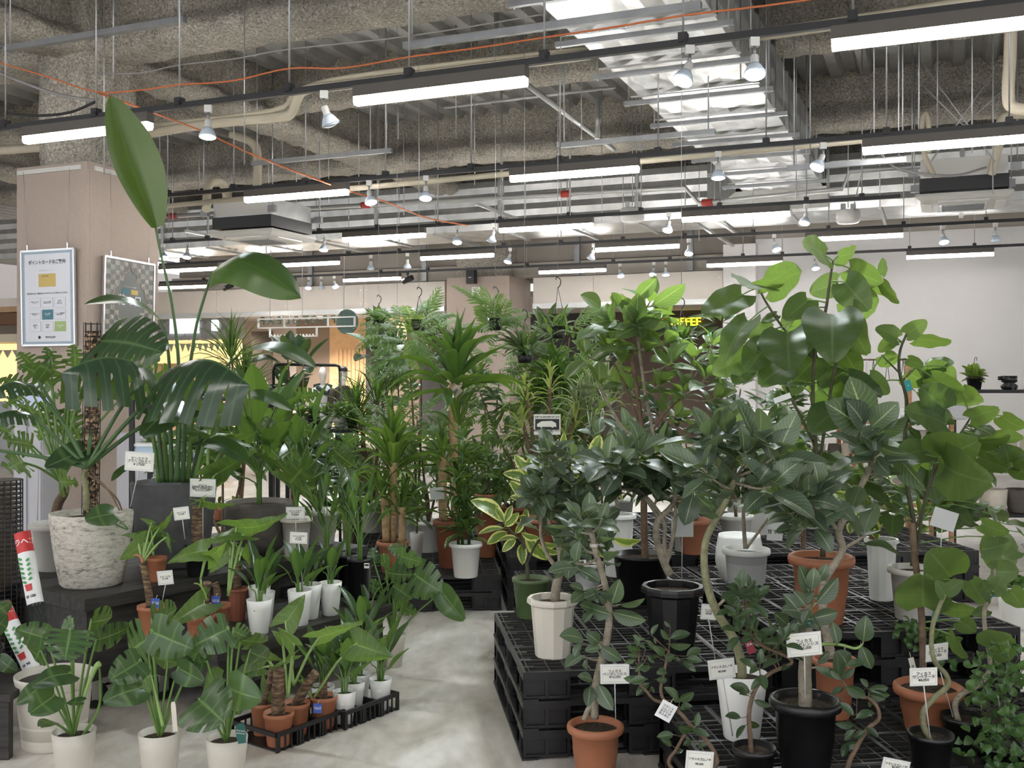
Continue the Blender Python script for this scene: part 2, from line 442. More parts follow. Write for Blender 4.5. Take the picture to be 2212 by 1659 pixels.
# branch hood joining the two ducts
e = thing('duct_elbow', 'galvanised duct elbow joining the big duct to the cross duct', 'duct')
m = MB(); ring = []
for q in range(6):
    f = q / 5; z0 = lerp(4.2, 3.98, f); tt = lerp(14.72, 15.17, f)
    for aa, zz in ((s0 - .1 - .5 * f, z0), (s1 + .05, z0), (s1 + .05, 4.72), (s0 - .1 - .5 * f, 4.72)): m.v.append(G(aa, tt, zz))
for q in range(5):
    for j in range(4): m.face([q * 4 + j, q * 4 + (j + 1) % 4, (q + 1) * 4 + (j + 1) % 4, (q + 1) * 4 + j])
m.obj('hood', 'galvanised', e)

# ---------------------------------------------------------------- lighting tracks with LED bars and spotlights
RT = [5.83, 8.67, 11.69, 14.02, 16.7]; RZ = 3.48
rail_ends = [(-40, 2300), (345, 2300), (355, 1945), (345, 2300), (345, 2300)]
names_r = ['first', 'second', 'third', 'fourth', 'fifth']
rod_mesh = {}
rod_px = [[12, 208, 388, 625, 884, 1176, 1476, 1842], [362, 505, 660, 833, 1018, 1210, 1422, 1655, 1915, 2180], [373, 448, 560, 690, 815, 946, 1082, 1230, 1385, 1555, 1742, 1862],
          [405, 575, 753, 862, 1088, 1212, 1346, 1480, 1627, 1790, 1952, 2130], [440, 620, 822, 924, 1138, 1325, 1447, 1605, 1690, 1965, 2105]]
for i, t in enumerate(RT):
    a, b = s_at(rail_ends[i][0], t), s_at(rail_ends[i][1], t)
    e = thing('lighting_track', f'long black lighting track hung on rods, {names_r[i]} counted from the nearest', 'track', group='black ceiling lighting tracks')
    m = MB(); m.gbox(a, b, t - .018, t + .018, RZ, RZ + .04); m.obj('rail', 'rail_black', e)
    for px in rod_px[i]:
        s = s_at(px, t)
        m = MB(); m.tube([G(s, t, RZ + .06), G(s, t, ZD - .02)], .0065, 6); m.obj('hanger_rod', 'zinc_rod', e)
        m = MB(); m.gbox(s - .025, s + .025, t - .03, t + .03, RZ + .02, RZ + .075); m.gbox(s - .015, s + .015, t - .034, t - .03, RZ + .025, RZ + .05)
        m.obj('clamp', 'rail_black', e)
bars = [[(55, 325), (768, 1137), (1796, 2230)], [(531, 754), (1103, 1383), (1863, 2222)], [(742, 920), (1080, 1283), (1474, 1717)],
        [(345, 413), (595, 718), (910, 1068), (1287, 1471), (1740, 1961)], [(345, 433), (527, 607), (743, 866), (1165, 1308), (1527, 1697), (1958, 2158)]]
ordn = ['first', 'second', 'third', 'fourth', 'fifth', 'sixth']
def led(s, t, z, lab, L=1.2):
    e = thing('led_bar_light', lab, 'light', G(s + L / 2, t, z), GROT, 'glowing LED bars on the tracks')
    m = MB(); m.box((0, 0, -.035), (L, .075, .07)); m.obj('housing', 'housing_bronze', e)
    m = MB(); pr = [(-.034, -.07), (-.034, -.105), (-.022, -.122), (.022, -.122), (.034, -.105), (.034, -.07)]
    n = len(pr); m.add([(x, y, z2) for x in (-L / 2 + .004, L / 2 - .004) for y, z2 in pr], [(j, (j + 1) % n, n + (j + 1) % n, n + j) for j in range(n)] + [list(range(n))[::-1], list(range(n, 2 * n))])
    m.obj('diffuser', 'led_diffuser', e)
for i, t in enumerate(RT):
    for j, (p0, p1) in enumerate(bars[i]):
        s = s_at(p0, t) if j < 2 or i > 1 else s_at(p0, t)
        led(s, t, RZ, f'LED bar, {ordn[j]} from the left-hand end of the {names_r[i]} nearest track')
# rows of the same bars behind the camera keep the shop evenly lit
for t in (-6.0, -2.2, 1.9):
    e = thing('lighting_track', {-6.0: 'black lighting track far behind the viewer', -2.2: 'black lighting track just behind the viewer', 1.9: 'black lighting track right overhead, out of view'}[t], 'track', group='black ceiling lighting tracks')
    m = MB(); m.gbox(-11, 9, t - .018, t + .018, RZ, RZ + .04); m.obj('rail', 'rail_black', e)
    for j, s in enumerate((-9.5, -6.5, -3.5, -.5, 2.5, 5.5)):
        led(s, t, RZ, f'LED bar, {ordn[j]} along the {["far rear", "rear", "overhead"][[-6.0, -2.2, 1.9].index(t)]} track out of view')
spots = [[(450, 0, -.15, 1), (700, .35, .1, 0), (1490, -.4, -.3, 1), (1630, -.08, -.35, 1)],
         [(797, .2, -.3, 1), (920, 0, -.3, 1), (1551, 0, -.1, 1), (1778, -.5, -.25, 1)],
         [(352, .3, -.4, 1), (405, 0, -.3, 1), (700, 0, -.25, 1), (988, 0, -.35, 1), (1066, -.2, 0, 0), (1445, -.2, -.4, 1), (1742, -.3, -.3, 1)],
         [(801, 0, -.1, 0), (880, 0, -.1, 0), (1102, -.3, -.3, 1), (1282, -.3, 0, 0), (1488, -.1, -.4, 1), (1672, .2, -.4, 1), (2036, 0, -.4, 1), (2150, 0, -.1, 0)],
         [(667, 0, -.4, 1), (694, .05, -.1, 0), (722, .3, -.4, 1), (1339, .1, -.4, 1), (1412, -.2, -.4, 1), (1438, 0, -.2, 1), (1760, 0, -.4, 1)]]
def spot_meshes():
    d = {}
    m = MB(); m.box((0, 0, -.025), (.05, .034, .05)); d['adapter'] = m.mesh('adapter', 'white_plastic')
    m = MB(); m.tube([(0, 0, -.05), (0, 0, -.1)], .009, 8); d['stem'] = m.mesh('stem', 'galv_dark')
    m = MB(); m.lathe([(.020, 0), (.024, -.01), (.024, -.05), (.030, -.06)], 16); d['socket'] = m.mesh('socket', 'white_plastic')
    m = MB()
    m.lathe([(.028, -.058), (.046, -.085), (.058, -.115), (.060, -.128)], 20)
    for j in range(20):
        a = 2 * pi * j / 20; c = math.cos(a); s = math.sin(a)
        m.add([(.030 * c, .030 * s, -.06), (.062 * c, .062 * s, -.12), (.056 * c, .056 * s, -.122)], [(0, 1, 2)])
    d['reflector'] = m.mesh('reflector', 'bulb_glass')
    m = MB(); m.lathe([(.0, -.142), (.03, -.139), (.055, -.128)], 20); d['bulb_face'] = m.mesh('bulb_face', 'bulb_face')
    m = MB(); m.lathe([(.0, -.142), (.03, -.139), (.055, -.128)], 20); d['bulb_dim'] = m.mesh('bulb_face', 'bulb_glass')
    return d
SPM = spot_meshes()
def spotlight(pos, sx, sy, lit, lab, name='track_spotlight'):
    e = thing(name, lab, 'spotlight', pos, 0, 'track spotlights')
    put('adapter', SPM['adapter'], e); put('stem', SPM['stem'], e)
    M = Matrix.Translation((0, 0, -.1)) @ Matrix.Rotation(-sx, 4, 'Y') @ Matrix.Rotation(sy, 4, 'X')
    h = put('socket', SPM['socket'], e, M)
    put('reflector', SPM['reflector'], h); put('bulb_face', SPM['bulb_face' if lit else 'bulb_dim'], h)
    if lit:
        l = bpy.data.lights.new('spot_beam', 'SPOT'); l.energy = SPOT_POWER; l.spot_size = 1.9; l.spot_blend = .6; l.color = (.90, .97, 1); l.shadow_soft_size = .05
        lo = bpy.data.objects.new('spot_beam', l); COL.objects.link(lo); lo.parent = h; lo.location = (0, 0, -.15)
for i, t in enumerate(RT):
    for j, (px, sx, sy, lit) in enumerate(spots[i]):
        spotlight(G(s_at(px, t), t, RZ), sx, sy, lit, f'white {"lit" if lit else "unlit"} reflector spotlight, {ordw(j + 1)} from the left on the {names_r[i]} nearest track')

# ---------------------------------------------------------------- pipes, cables, struts, air conditioners
def pipe(name, label, pts, r, mat, n=10, k=5, cat='pipe', smooth=True, group=None):
    m = MB(); m.tube(spline(pts, k) if smooth else pts, r, n)
    return tag(m.obj(name, mat), label, cat, group)
pipe('refrigerant_pipe', 'cream lagged pipe bending up under the sprayed beam beside the clad column', [PT(-60, 330, 8.2), PT(200, 308, 8.2), PT(420, 272, 8.2), PT(590, 254, 8.2), PT(628, 246, 8.2), PT(642, 215, 8.2), PT(665, 193, 8.2), PT(760, 182, 8.2), PT(1010, 150, 8.2), PT(1275, 118, 8.2)], .045, 'beige_lagging')
pipe('refrigerant_pipe', 'thin cream pipe running beside the bent lagged pipe', [PT(345, 268, 8.4), PT(590, 238, 8.4), PT(640, 200, 8.4), PT(760, 165, 8.4), PT(1275, 104, 8.4)], .022, 'beige_lagging')
pipe('refrigerant_pipe', 'cream lagged pipe continuing beyond the big duct toward the upper corner', [PT(1640, 75, 8.6), PT(1800, 52, 8.6), PT(2260, -20, 8.6)], .05, 'beige_lagging')
pipe('refrigerant_pipe', 'vertical cream lagged pipe dropping beside the far wall corner', [PT(2184, 30, 9.4), PT(2182, 120, 9.4), PT(2178, 200, 9.4), PT(2190, 232, 9.4), PT(2260, 238, 9.4)], .05, 'beige_lagging')
pipe('refrigerant_pipe', 'cream lagged pipe dropping into the corner air conditioner', [PT(2230, 248, 11.4), PT(2168, 252, 11.4), PT(2160, 300, 11.4), PT(2142, 375, 11.6)], .045, 'beige_lagging')
pipe('refrigerant_pipe', 'looped pale pipe above the corner air conditioner', [PT(2018, 380, 11.75), PT(1996, 330, 11.5), PT(1992, 268, 11.5), PT(1999, 245, 11.5), PT(2006, 268, 11.5), PT(2006, 330, 11.5)], .025, 'beige_lagging')
pipe('refrigerant_pipe', 'vertical cream pipe dropping into the air conditioner near the clad column', [PT(500, 290, 10.9), PT(545, 308, 10.9), PT(556, 340, 10.9), PT(555, 440, 10.9), PT(562, 468, 10.85)], .055, 'beige_lagging')
pipe('refrigerant_pipe', 'arched cream pipe beside the air conditioner near the clad column', [PT(446, 452, 9.35), PT(450, 402, 9.6), PT(470, 392, 9.9), PT(487, 410, 10.2), PT(492, 470, 10.5)], .05, 'beige_lagging')
pipe('conduit_pipe', 'long pale conduit running just below the second lighting track', [PT(350, 446, 9.3), PT(2300, 262, 9.3)], .028, 'beige_lagging', smooth=False)
pipe('sprinkler_pipe', 'grey sprinkler pipe with red couplings crossing below the cross duct', [PT(345, 468, 13.6), PT(1480, 405, 13.6), PT(1510, 440, 13.6), PT(1820, 408, 13.6), PT(1835, 370, 13.6), PT(2010, 358, 13.6)], .034, 'pipe_grey', smooth=False)
for px, py in ((373, 467), (790, 443), (1223, 419), (1528, 438)):
    p = PT(px, py, 13.6); m = MB(); m.tube([p - Vector((UX, UY, 0)) * .07, p + Vector((UX, UY, 0)) * .07], .05, 12); tag(m.obj('pipe_coupling', 'red_paint'), f'dark red coupling on the sprinkler pipe, {ordw([373, 790, 1223, 1528].index(px) + 1)} from the clad column', 'coupling', 'sprinkler couplings')
pipe('sprinkler_pipe', 'steel sprinkler pipe running down from the bright bar toward the cross duct', [G(s_at(1121, 9.2), 9.2, 4.45), G(s_at(1121, 9.2), 12.3, 4.4)], .03, 'pipe_grey', smooth=False)
pipe('sprinkler_pipe', 'thin horizontal sprinkler branch under the deck beyond the first bars', [PT(960, 232, 10.9), PT(1330, 188, 10.9)], .018, 'pipe_grey', smooth=False)
pipe('sprinkler_pipe', 'thin horizontal sprinkler branch under the deck at the top edge', [PT(690, 62, 8.9), PT(1130, -5, 8.9)], .018, 'pipe_grey', smooth=False)
pipe('sprinkler_pipe', 'upright grey pipe stub beside the sloping sprinkler pipe', [PT(1292, 210, 11.4), PT(1290, 300, 11.4)], .03, 'pipe_grey', smooth=False)
pipe('drain_pipe', 'vertical grey pipe rising behind the bright first track bar', [PT(1073, 0, 9.2), PT(1072, 140, 9.2), PT(1085, 152, 9.2)], .026, 'pipe_grey', smooth=False)
for (x0, y0, x1, y1, t, lab) in ((10, 106, 400, 42, 5.9, 'galvanised strut hung across the clad column top'), (873, 104, 1515, 6, 5.95, 'long galvanised strut hung above the first track by the duct'),
                                 (545, 353, 846, 325, 8.9, 'short galvanised strut beyond the first spotlights'), (1205, 315, 1545, 284, 8.9, 'galvanised strut hung beside the big duct'),
                                 (1700, 366, 1958, 343, 9.1, 'galvanised strut hung by the corner air conditioner'), (1190, 41, 1523, 3, 7.3, 'galvanised strut under the first duct joint')):
    a, b = PT(x0, y0, t), PT(x1, y1, t); z = (a.z + b.z) / 2; m = MB(); s0_, s1_ = s_at(x0, t), s_at(x1, t)
    e = thing('ceiling_strut', lab, 'strut', group='ceiling struts')
    m.gbox(s0_, s1_, t - .022, t + .022, z - .022, z + .022); m.obj('channel', 'galv_dark', e)
    for s in (s0_ + .06, s1_ - .06):
        m = MB(); m.tube([G(s, t, z), G(s, t, ZD - .02)], .006, 6); m.obj('hanger_rod', 'zinc_rod', e)
for (x0, t0, x1, t1, z, lab) in ((1027, 13.0, 1196, 16.2, 3.98, 'pale strut running back toward the taupe column'), (1488, 14.3, 1560, 17.6, 3.8, 'pale strut running back toward the coffee sign'), (400, 12.6, 470, 14.5, 3.8, 'pale strut near the air conditioner and clad column')):
    m = MB(); a, b = G(s_at(x0, t0), t0, z), G(s_at(x0, t0), t1, z); d = (b - a); m.box((a + b) / 2, (.04, d.length, .04), GROT)
    tag(m.obj('ceiling_strut', 'pipe_grey'), lab, 'strut', 'ceiling struts')
pipe('orange_cable', 'orange cable sagging between the rods above the first track', [PT(-20, 130, 5.83), PT(100, 165, 5.83), PT(206, 198, 5.83), PT(300, 195, 5.83), PT(388, 183, 5.83), PT(500, 175, 5.83), PT(625, 148, 5.83), PT(740, 147, 5.83), PT(884, 123, 5.83), PT(1020, 105, 5.83), PT(1176, 81, 5.83), PT(1330, 58, 5.83), PT(1480, 33, 5.83), PT(1640, 14, 5.83), PT(1842, -14, 5.83)], .006, 'orange_cable', 6, cat='cable')
pipe('orange_cable', 'second orange cable drooping from the column to the second track', [PT(206, 198, 5.83), PT(300, 232, 6.3), PT(440, 285, 7.4), PT(560, 340, 8.0), PT(715, 399, 8.6)], .008, 'orange_cable', 6, cat='cable')
pipe('orange_cable', 'orange cable trailing from the second track down to the third track', [PT(750, 412, 8.7), PT(830, 435, 9.5), PT(920, 470, 10.8), PT(1010, 487, 11.6)], .009, 'orange_cable', 6, cat='cable')
pipe('grey_cable', 'grey cable clipped along the rods above the orange cable', [PT(208, 158, 5.85), PT(300, 158, 5.85), PT(390, 140, 5.85), PT(500, 128, 5.85), PT(627, 106, 5.85), PT(884, 78, 5.85), PT(1180, 30, 5.85)], .005, 'grey_cable', 6, cat='cable')
pipe('grey_cable', 'bundle of pale cables sweeping into the column rod', [PT(-20, 150, 5.9), PT(60, 182, 5.88), PT(130, 205, 5.86), PT(206, 218, 5.85)], .012, 'grey_cable', 6, cat='cable')
pipe('grey_cable', 'dark cable loop hanging between the two column rods', [PT(12, 245, 5.84), PT(80, 250, 5.84), PT(150, 243, 5.84), PT(206, 220, 5.84)], .01, 'rail_black', 6, cat='cable')
pipe('grey_cable', 'dark cable drooping across the corner air conditioner', [PT(1888, 292, 9.0), PT(1930, 360, 9.5), PT(2050, 380, 10.2), PT(2130, 362, 10.9)], .012, 'grey_cable', 6, cat='cable')
# loose threaded rods
rr = random.Random(5)
for k, (px, py, t) in enumerate([(225, 378, 6.6), (245, 170, 6.4), (528, 355, 7.2), (800, 330, 10), (872, 465, 11.2), (905, 420, 10.5), (945, 480, 11.6), (985, 300, 9.6), (1025, 400, 10.6), (1085, 470, 11.6), (1232, 465, 11.6), (1256, 300, 10.3), (1300, 480, 12.6), (1375, 450, 11.6), (775, 420, 10.8), (710, 440, 11), (640, 470, 12), (1720, 430, 11.5), (1750, 330, 9.2), (1888, 300, 9), (1950, 330, 9.4), (1985, 320, 9.5), (2025, 330, 10.4), (2100, 330, 9.4), (2145, 420, 10.5), (1600, 170, 8.6), (1656, 260, 9.5), (860, 300, 11.0), (1070, 540, 14), (1510, 520, 14), (1135, 520, 13.5), (500, 460, 12.5), (345, 330, 11), (365, 500, 13), (430, 420, 12), (580, 420, 11.8), (610, 350, 11)]):
    p = PT(px, py, t); m = MB(); m.tube([p, Vector((p.x, p.y, ZD - .02))], .006, 5)
    tag(m.obj('threaded_rod', 'zinc_rod'), f'thin threaded rod hanging loose from the deck, {ordw(k + 1)} of those beyond the first track', 'rod', 'loose threaded rods under the deck')
# X-braces
for k, (x0, y0, x1, y1, t) in enumerate(((1992, 135, 2150, 350, 10.6), (2150, 150, 2010, 350, 10.6), (1990, 180, 2100, 290, 10.9), (2170, 190, 2050, 300, 10.9), (1922, 100, 1842, 455, 12.2))):
    a, b = PT(x0, y0, t), PT(x1, y1, t); m = MB(); m.tube([a, b], .007, 5); tag(m.obj('brace_rod', 'zinc_rod'), f'thin diagonal brace rod above the corner air conditioner, {ordw(k + 1)} of the crossed set', 'rod', 'brace rods')
def cassette(px, py, Y, label, rz=GROT):
    c = P(px, py, Y); e = thing('air_conditioner', label, 'air conditioner', c, rz)
    m = MB(); m.lathe([(.66, .03), (.672, 0), (.60, -.035), (.52, -.05)], 4, M=Matrix.Rotation(pi / 4, 3, 'Z'), smooth=False); m.obj('panel', 'offwhite_plastic', e)
    m = MB(); m.box((0, 0, -.052), (.46, .46, .02)); m.obj('grille_frame', 'white_plastic', e)
    for i in range(13): m2 = MB(); m2.box((0, -.2 + i * .033, -.066), (.42, .012, .012)); m2.obj('grille_slat', 'galv_dark', e)
    for k in range(4):
        M = Matrix.Rotation(k * pi / 2, 3, 'Z'); m = MB(); m.box(M @ Vector((0, .36, -.05)), (.5, .1, .015) if k % 2 == 0 else (.1, .5, .015)); m.obj('flap', 'white_plastic', e)
    m = MB(); m.box((0, 0, .13), (.86, .86, .14)); m.obj('lower_body', 'rail_black', e)
    m = MB(); m.box((0, 0, .30), (.84, .84, .2)); m.obj('upper_body', 'galvanised', e)
    m = MB(); m.box((0, -.423, .3), (.78, .006, .17)); m.obj('cover_sheet', 'offwhite_plastic', e)
    for x, y in ((-.5, -.5), (.5, -.5), (-.5, .5), (.5, .5)):
        m = MB(); m.box((x * .98, y * .98, .25), (.1, .05, .08)); m.obj('bracket', 'galv_dark', e)
        m = MB(); m.tube([(x, y, .2), (x, y, ZD - c.z)], .007, 6); m.obj('hanger_rod', 'zinc_rod', e)
cassette(2080, 435, 11.2, 'white ceiling cassette air conditioner near the grey wall')
cassette(568, 512, 12.85, 'white ceiling cassette air conditioner near the clad column')
def sensor(px, py, Y, lab):
    c = P(px, py, Y); e = thing('ceiling_speaker', lab, 'speaker', c)
    m = MB(); m.lathe([(0, -.09), (.12, -.085), (.14, -.06), (.145, .05), (.13, .07), (.0, .075)], 24); m.obj('body', 'offwhite_plastic', e)
    for x in (-.06, .06): m = MB(); m.box((x, 0, .11), (.05, .05, .08)); m.obj('mount_clip', 'pipe_grey', e)
    m = MB(); m.tube([(0, 0, .1), (0, 0, ZD - c.z)], .006, 6); m.obj('hanger_rod', 'zinc_rod', e)
sensor(1366, 463, 12.3, 'white round hanging sensor by the third track')
sensor(1832, 467, 12.6, 'white round hanging sensor below the corner strut')
# ---------------------------------------------------------------- leaf materials
def leafmat(name, col, dark, vein, vs=.5, n=9.0, slope=.3, back=None, transl=.22, rough=.38, margin=None, mw=.7, mnoise=6.0, spec=.5, stripe=None, coat=0.0):
    m, nt, b = nodes(name)
    uv = N(nt, 'ShaderNodeUVMap'); uv.uv_map = 'UVMap'
    sp = N(nt, 'ShaderNodeSeparateXYZ'); nt.links.new(uv.outputs[0], sp.inputs[0])
    au = mth(nt, 'ABSOLUTE', mth(nt, 'MULTIPLY_ADD', sp.outputs[0], 2.0, -1.0))
    oi = N(nt, 'ShaderNodeObjectInfo')
    tc = N(nt, 'ShaderNodeTexCoord')
    nz = N(nt, 'ShaderNodeTexNoise'); nz.inputs['Scale'].default_value = 3.5; nz.inputs['Detail'].default_value = 3; nt.links.new(tc.outputs['Object'], nz.inputs['Vector'])
    rnd = mth(nt, 'MULTIPLY_ADD', nz.outputs[0], .5, mth(nt, 'MULTIPLY', oi.outputs['Random'], .75))
    c = mix(nt, dark, col, ramp(nt, rnd, [(.2, 0.0), (.9, 1.0)]))
    tt = mth(nt, 'MULTIPLY', mth(nt, 'SUBTRACT', sp.outputs[1], mth(nt, 'MULTIPLY', au, slope)), n)
    fr = mth(nt, 'ABSOLUTE', mth(nt, 'MULTIPLY_ADD', mth(nt, 'FRACT', tt), 2.0, -1.0))
    side = ramp(nt, fr, [(0.0, 1.0), (.16, 0.0)])
    mid = ramp(nt, au, [(.02, 1.0), (.075, 0.0)])
    vf = mth(nt, 'MULTIPLY', mth(nt, 'MAXIMUM', mth(nt, 'MULTIPLY', side, .55), mid), vs)
    if stripe:                                               # pale central band (corn plant)
        c = mix(nt, c, stripe[0], mth(nt, 'MULTIPLY', ramp(nt, au, [(stripe[1], 1.0), (stripe[1] + .12, 0.0)]), .85))
    if margin:
        n2 = N(nt, 'ShaderNodeTexNoise'); n2.inputs['Scale'].default_value = mnoise; n2.inputs['Detail'].default_value = 2; nt.links.new(tc.outputs['Object'], n2.inputs['Vector'])
        e = mth(nt, 'ADD', au, mth(nt, 'MULTIPLY_ADD', n2.outputs[0], .9, -.45))
        c = mix(nt, c, margin, ramp(nt, e, [(mw, 0.0), (mw + .06, 1.0)]))
    c = mix(nt, c, vein, vf)
    g = N(nt, 'ShaderNodeNewGeometry')
    bk = mix(nt, c, back if back else tuple(min(1, x * 1.5 + .01) for x in col), mth(nt, 'MULTIPLY', g.outputs['Backfacing'], .6))
    nt.links.new(bk, b.inputs['Base Color'])
    nt.links.new(mth(nt, 'MULTIPLY_ADD', g.outputs['Backfacing'], .25, rough), b.inputs['Roughness'])
    b.inputs['Specular IOR Level'].default_value = spec
    if transl:
        tr = N(nt, 'ShaderNodeBsdfTranslucent')
        tcx = mix(nt, bk, (.55, .85, .08), .35); tcx2 = mix(nt, tcx, (1.5, 1.5, 1.5), 1.0, 'MULTIPLY'); nt.links.new(tcx2, tr.inputs[0])
        ms = N(nt, 'ShaderNodeMixShader'); ms.inputs[0].default_value = transl
        nt.links.new(b.outputs[0], ms.inputs[1]); nt.links.new(tr.outputs[0], ms.inputs[2])
        nt.links.new(ms.outputs[0], nt.nodes['Material Output'].inputs[0])
    return m
leafmat('lf_umbel', (.075, .118, .050), (.032, .062, .030), (.18, .25, .12), .45, 8, .12, (.080, .145, .028), .36, .38)
leafmat('lf_bengal', (.078, .118, .082), (.026, .050, .036), (.40, .48, .27), .8, 9, .3, (.12, .165, .10), .16, .40, spec=.65)
leafmat('lf_bengal_pale', (.095, .15, .06), (.035, .072, .034), (.36, .45, .2), .7, 9, .3, (.15, .22, .06), .28, .40, spec=.6)
leafmat('lf_altis', (.13, .20, .045), (.06, .12, .035), (.45, .52, .2), .5, 11, .3, (.3, .38, .12), .25, .35, margin=(.66, .64, .24), mw=.62, mnoise=7)
leafmat('lf_rubber', (0.0361, 0.0664, 0.0361), (0.0144, 0.0328, 0.0201), (.22, .33, .14), .5, 12, .25, (.12, .19, .08), .14, .28)
leafmat('lf_strel', (0.0367, 0.0846, 0.0296), (0.0148, 0.0423, 0.0176), (.16, .3, .08), .4, 26, .12, (.08, .18, .04), .2, .3)
leafmat('lf_strel_big', (0.0249, 0.0651, 0.0207), (0.0163, 0.0459, 0.0149), (.06, .14, .04), .45, 34, .1, (.10, .22, .045), .25, .33)
leafmat('lf_alo', (0.0992, 0.1698, 0.0442), (0.0367, 0.0847, 0.0311), (.30, .44, .13), .5, 8, .05, (.22, .33, .05), .32, .36)
leafmat('lf_mon', (0.0418, 0.0891, 0.0397), (0.0166, 0.0434, 0.0236), (.24, .38, .14), .5, 1, 0, (.10, .19, .06), .2, .27)
leafmat('lf_mon_big', (0.0299, 0.0609, 0.0355), (0.0155, 0.0374, 0.0226), (.16, .27, .12), .5, 1, 0, (.08, .16, .05), .16, .22)
leafmat('lf_selloum', (0.059, 0.1154, 0.0322), (0.0247, 0.0628, 0.0191), (.25, .38, .1), .4, 1, 0, (.15, .27, .05), .25, .33)
leafmat('lf_drac', (0.0348, 0.0807, 0.0264), (0.013, 0.0398, 0.0152), (.2, .38, .1), .2, 1, 0, (.08, .2, .04), .22, .33)
leafmat('lf_drac_stripe', (0.0384, 0.0807, 0.0243), (0.0161, 0.0422, 0.0147), (.2, .38, .1), .1, 1, 0, (.1, .2, .04), .24, .33, stripe=((.28, .40, .07), .18))
leafmat('lf_drac_lime', (0.0427, 0.085, 0.0321), (0.0179, 0.0461, 0.0179), (.2, .3, .1), .1, 1, 0, (.1, .2, .04), .2, .32, margin=(.40, .48, .20), mw=.86, mnoise=1)
leafmat('lf_yellow', (0.3814, 0.3955, 0.1416), (0.2399, 0.2822, 0.0847), (.1, .2, .05), .5, 1, 0, (.4, .45, .12), .25, .38)
leafmat('lf_white', (0.0831, 0.1325, 0.0549), (0.0347, 0.07, 0.0347), (.5, .55, .4), .1, 1, 0, (.3, .35, .2), .2, .38, margin=(.45, .5, .36), mw=.6, mnoise=1)
leafmat('lf_fern', (0.0526, 0.097, 0.0406), (0.0179, 0.0426, 0.0207), (.2, .3, .1), .3, 1, 0, (.13, .24, .07), .25, .45)
leafmat('lf_fine', (0.0386, 0.0774, 0.0308), (0.0143, 0.0348, 0.0157), (.2, .3, .1), .3, 1, 0, (.11, .22, .06), .22, .35)
leafmat('lf_curl', (.07, .15, .045), (.025, .07, .025), (.2, .3, .1), .2, 1, 0, (.12, .22, .06), .2, .3)
leafmat('lf_dark', (0.0265, 0.0582, 0.03), (0.0109, 0.0272, 0.0152), (.1, .2, .08), .3, 9, .3, (.06, .1, .05), .1, .25)
leafmat('lf_lime', (0.2414, 0.326, 0.0722), (0.1312, 0.2158, 0.0466), (.4, .5, .2), .3, 6, .3, (.3, .45, .1), .3, .38)
simple('bark_pale', (.29, .255, .195), .8, noise=.3, nscale=26, bump=.6, bscale=60)
simple('bark_green', (.20, .20, .11), .7, noise=.35, nscale=20, bump=.4, bscale=60)
simple('bark_brown', (.15, .10, .065), .8, noise=.35, nscale=20, bump=.5, bscale=50)
simple('bark_dark', (.075, .075, .04), .7, noise=.3, nscale=20)
simple('cane_tan', (.46, .31, .17), .85, noise=.25, nscale=22, bump=.5, bscale=40)
simple('stem_green', (.13, .24, .055), .5, noise=.15, nscale=10)
simple('stem_dark_green', (.065, .135, .045), .45, noise=.15, nscale=10)
simple('stem_pale', (.26, .40, .13), .5, noise=.15, nscale=10)
def m_trunk():                                               # ringed alocasia stem
    m, nt, b = nodes('alocasia_trunk')
    tc = N(nt, 'ShaderNodeTexCoord'); mp = N(nt, 'ShaderNodeMapping'); mp.inputs['Scale'].default_value = (22, 22, 95); mp.inputs['Rotation'].default_value = (.25, .15, 0); nt.links.new(tc.outputs['Object'], mp.inputs[0])
    w = N(nt, 'ShaderNodeTexNoise'); w.inputs['Scale'].default_value = 1.0; w.inputs['Detail'].default_value = 4
    nt.links.new(mp.outputs[0], w.inputs['Vector'])
    nt.links.new(ramp(nt, w.outputs[0], [(.36, (.045, .028, .018)), (.5, (.135, .082, .048)), (.64, (.25, .17, .095))]), b.inputs['Base Color']); b.inputs['Roughness'].default_value = .8
    bp = N(nt, 'ShaderNodeBump'); bp.inputs['Strength'].default_value = .5; nt.links.new(w.outputs[0], bp.inputs['Height']); nt.links.new(bp.outputs[0], b.inputs['Normal'])
m_trunk()
simple('soil', (.055, .038, .025), .95, noise=.6, nscale=60, bump=1, bscale=90)
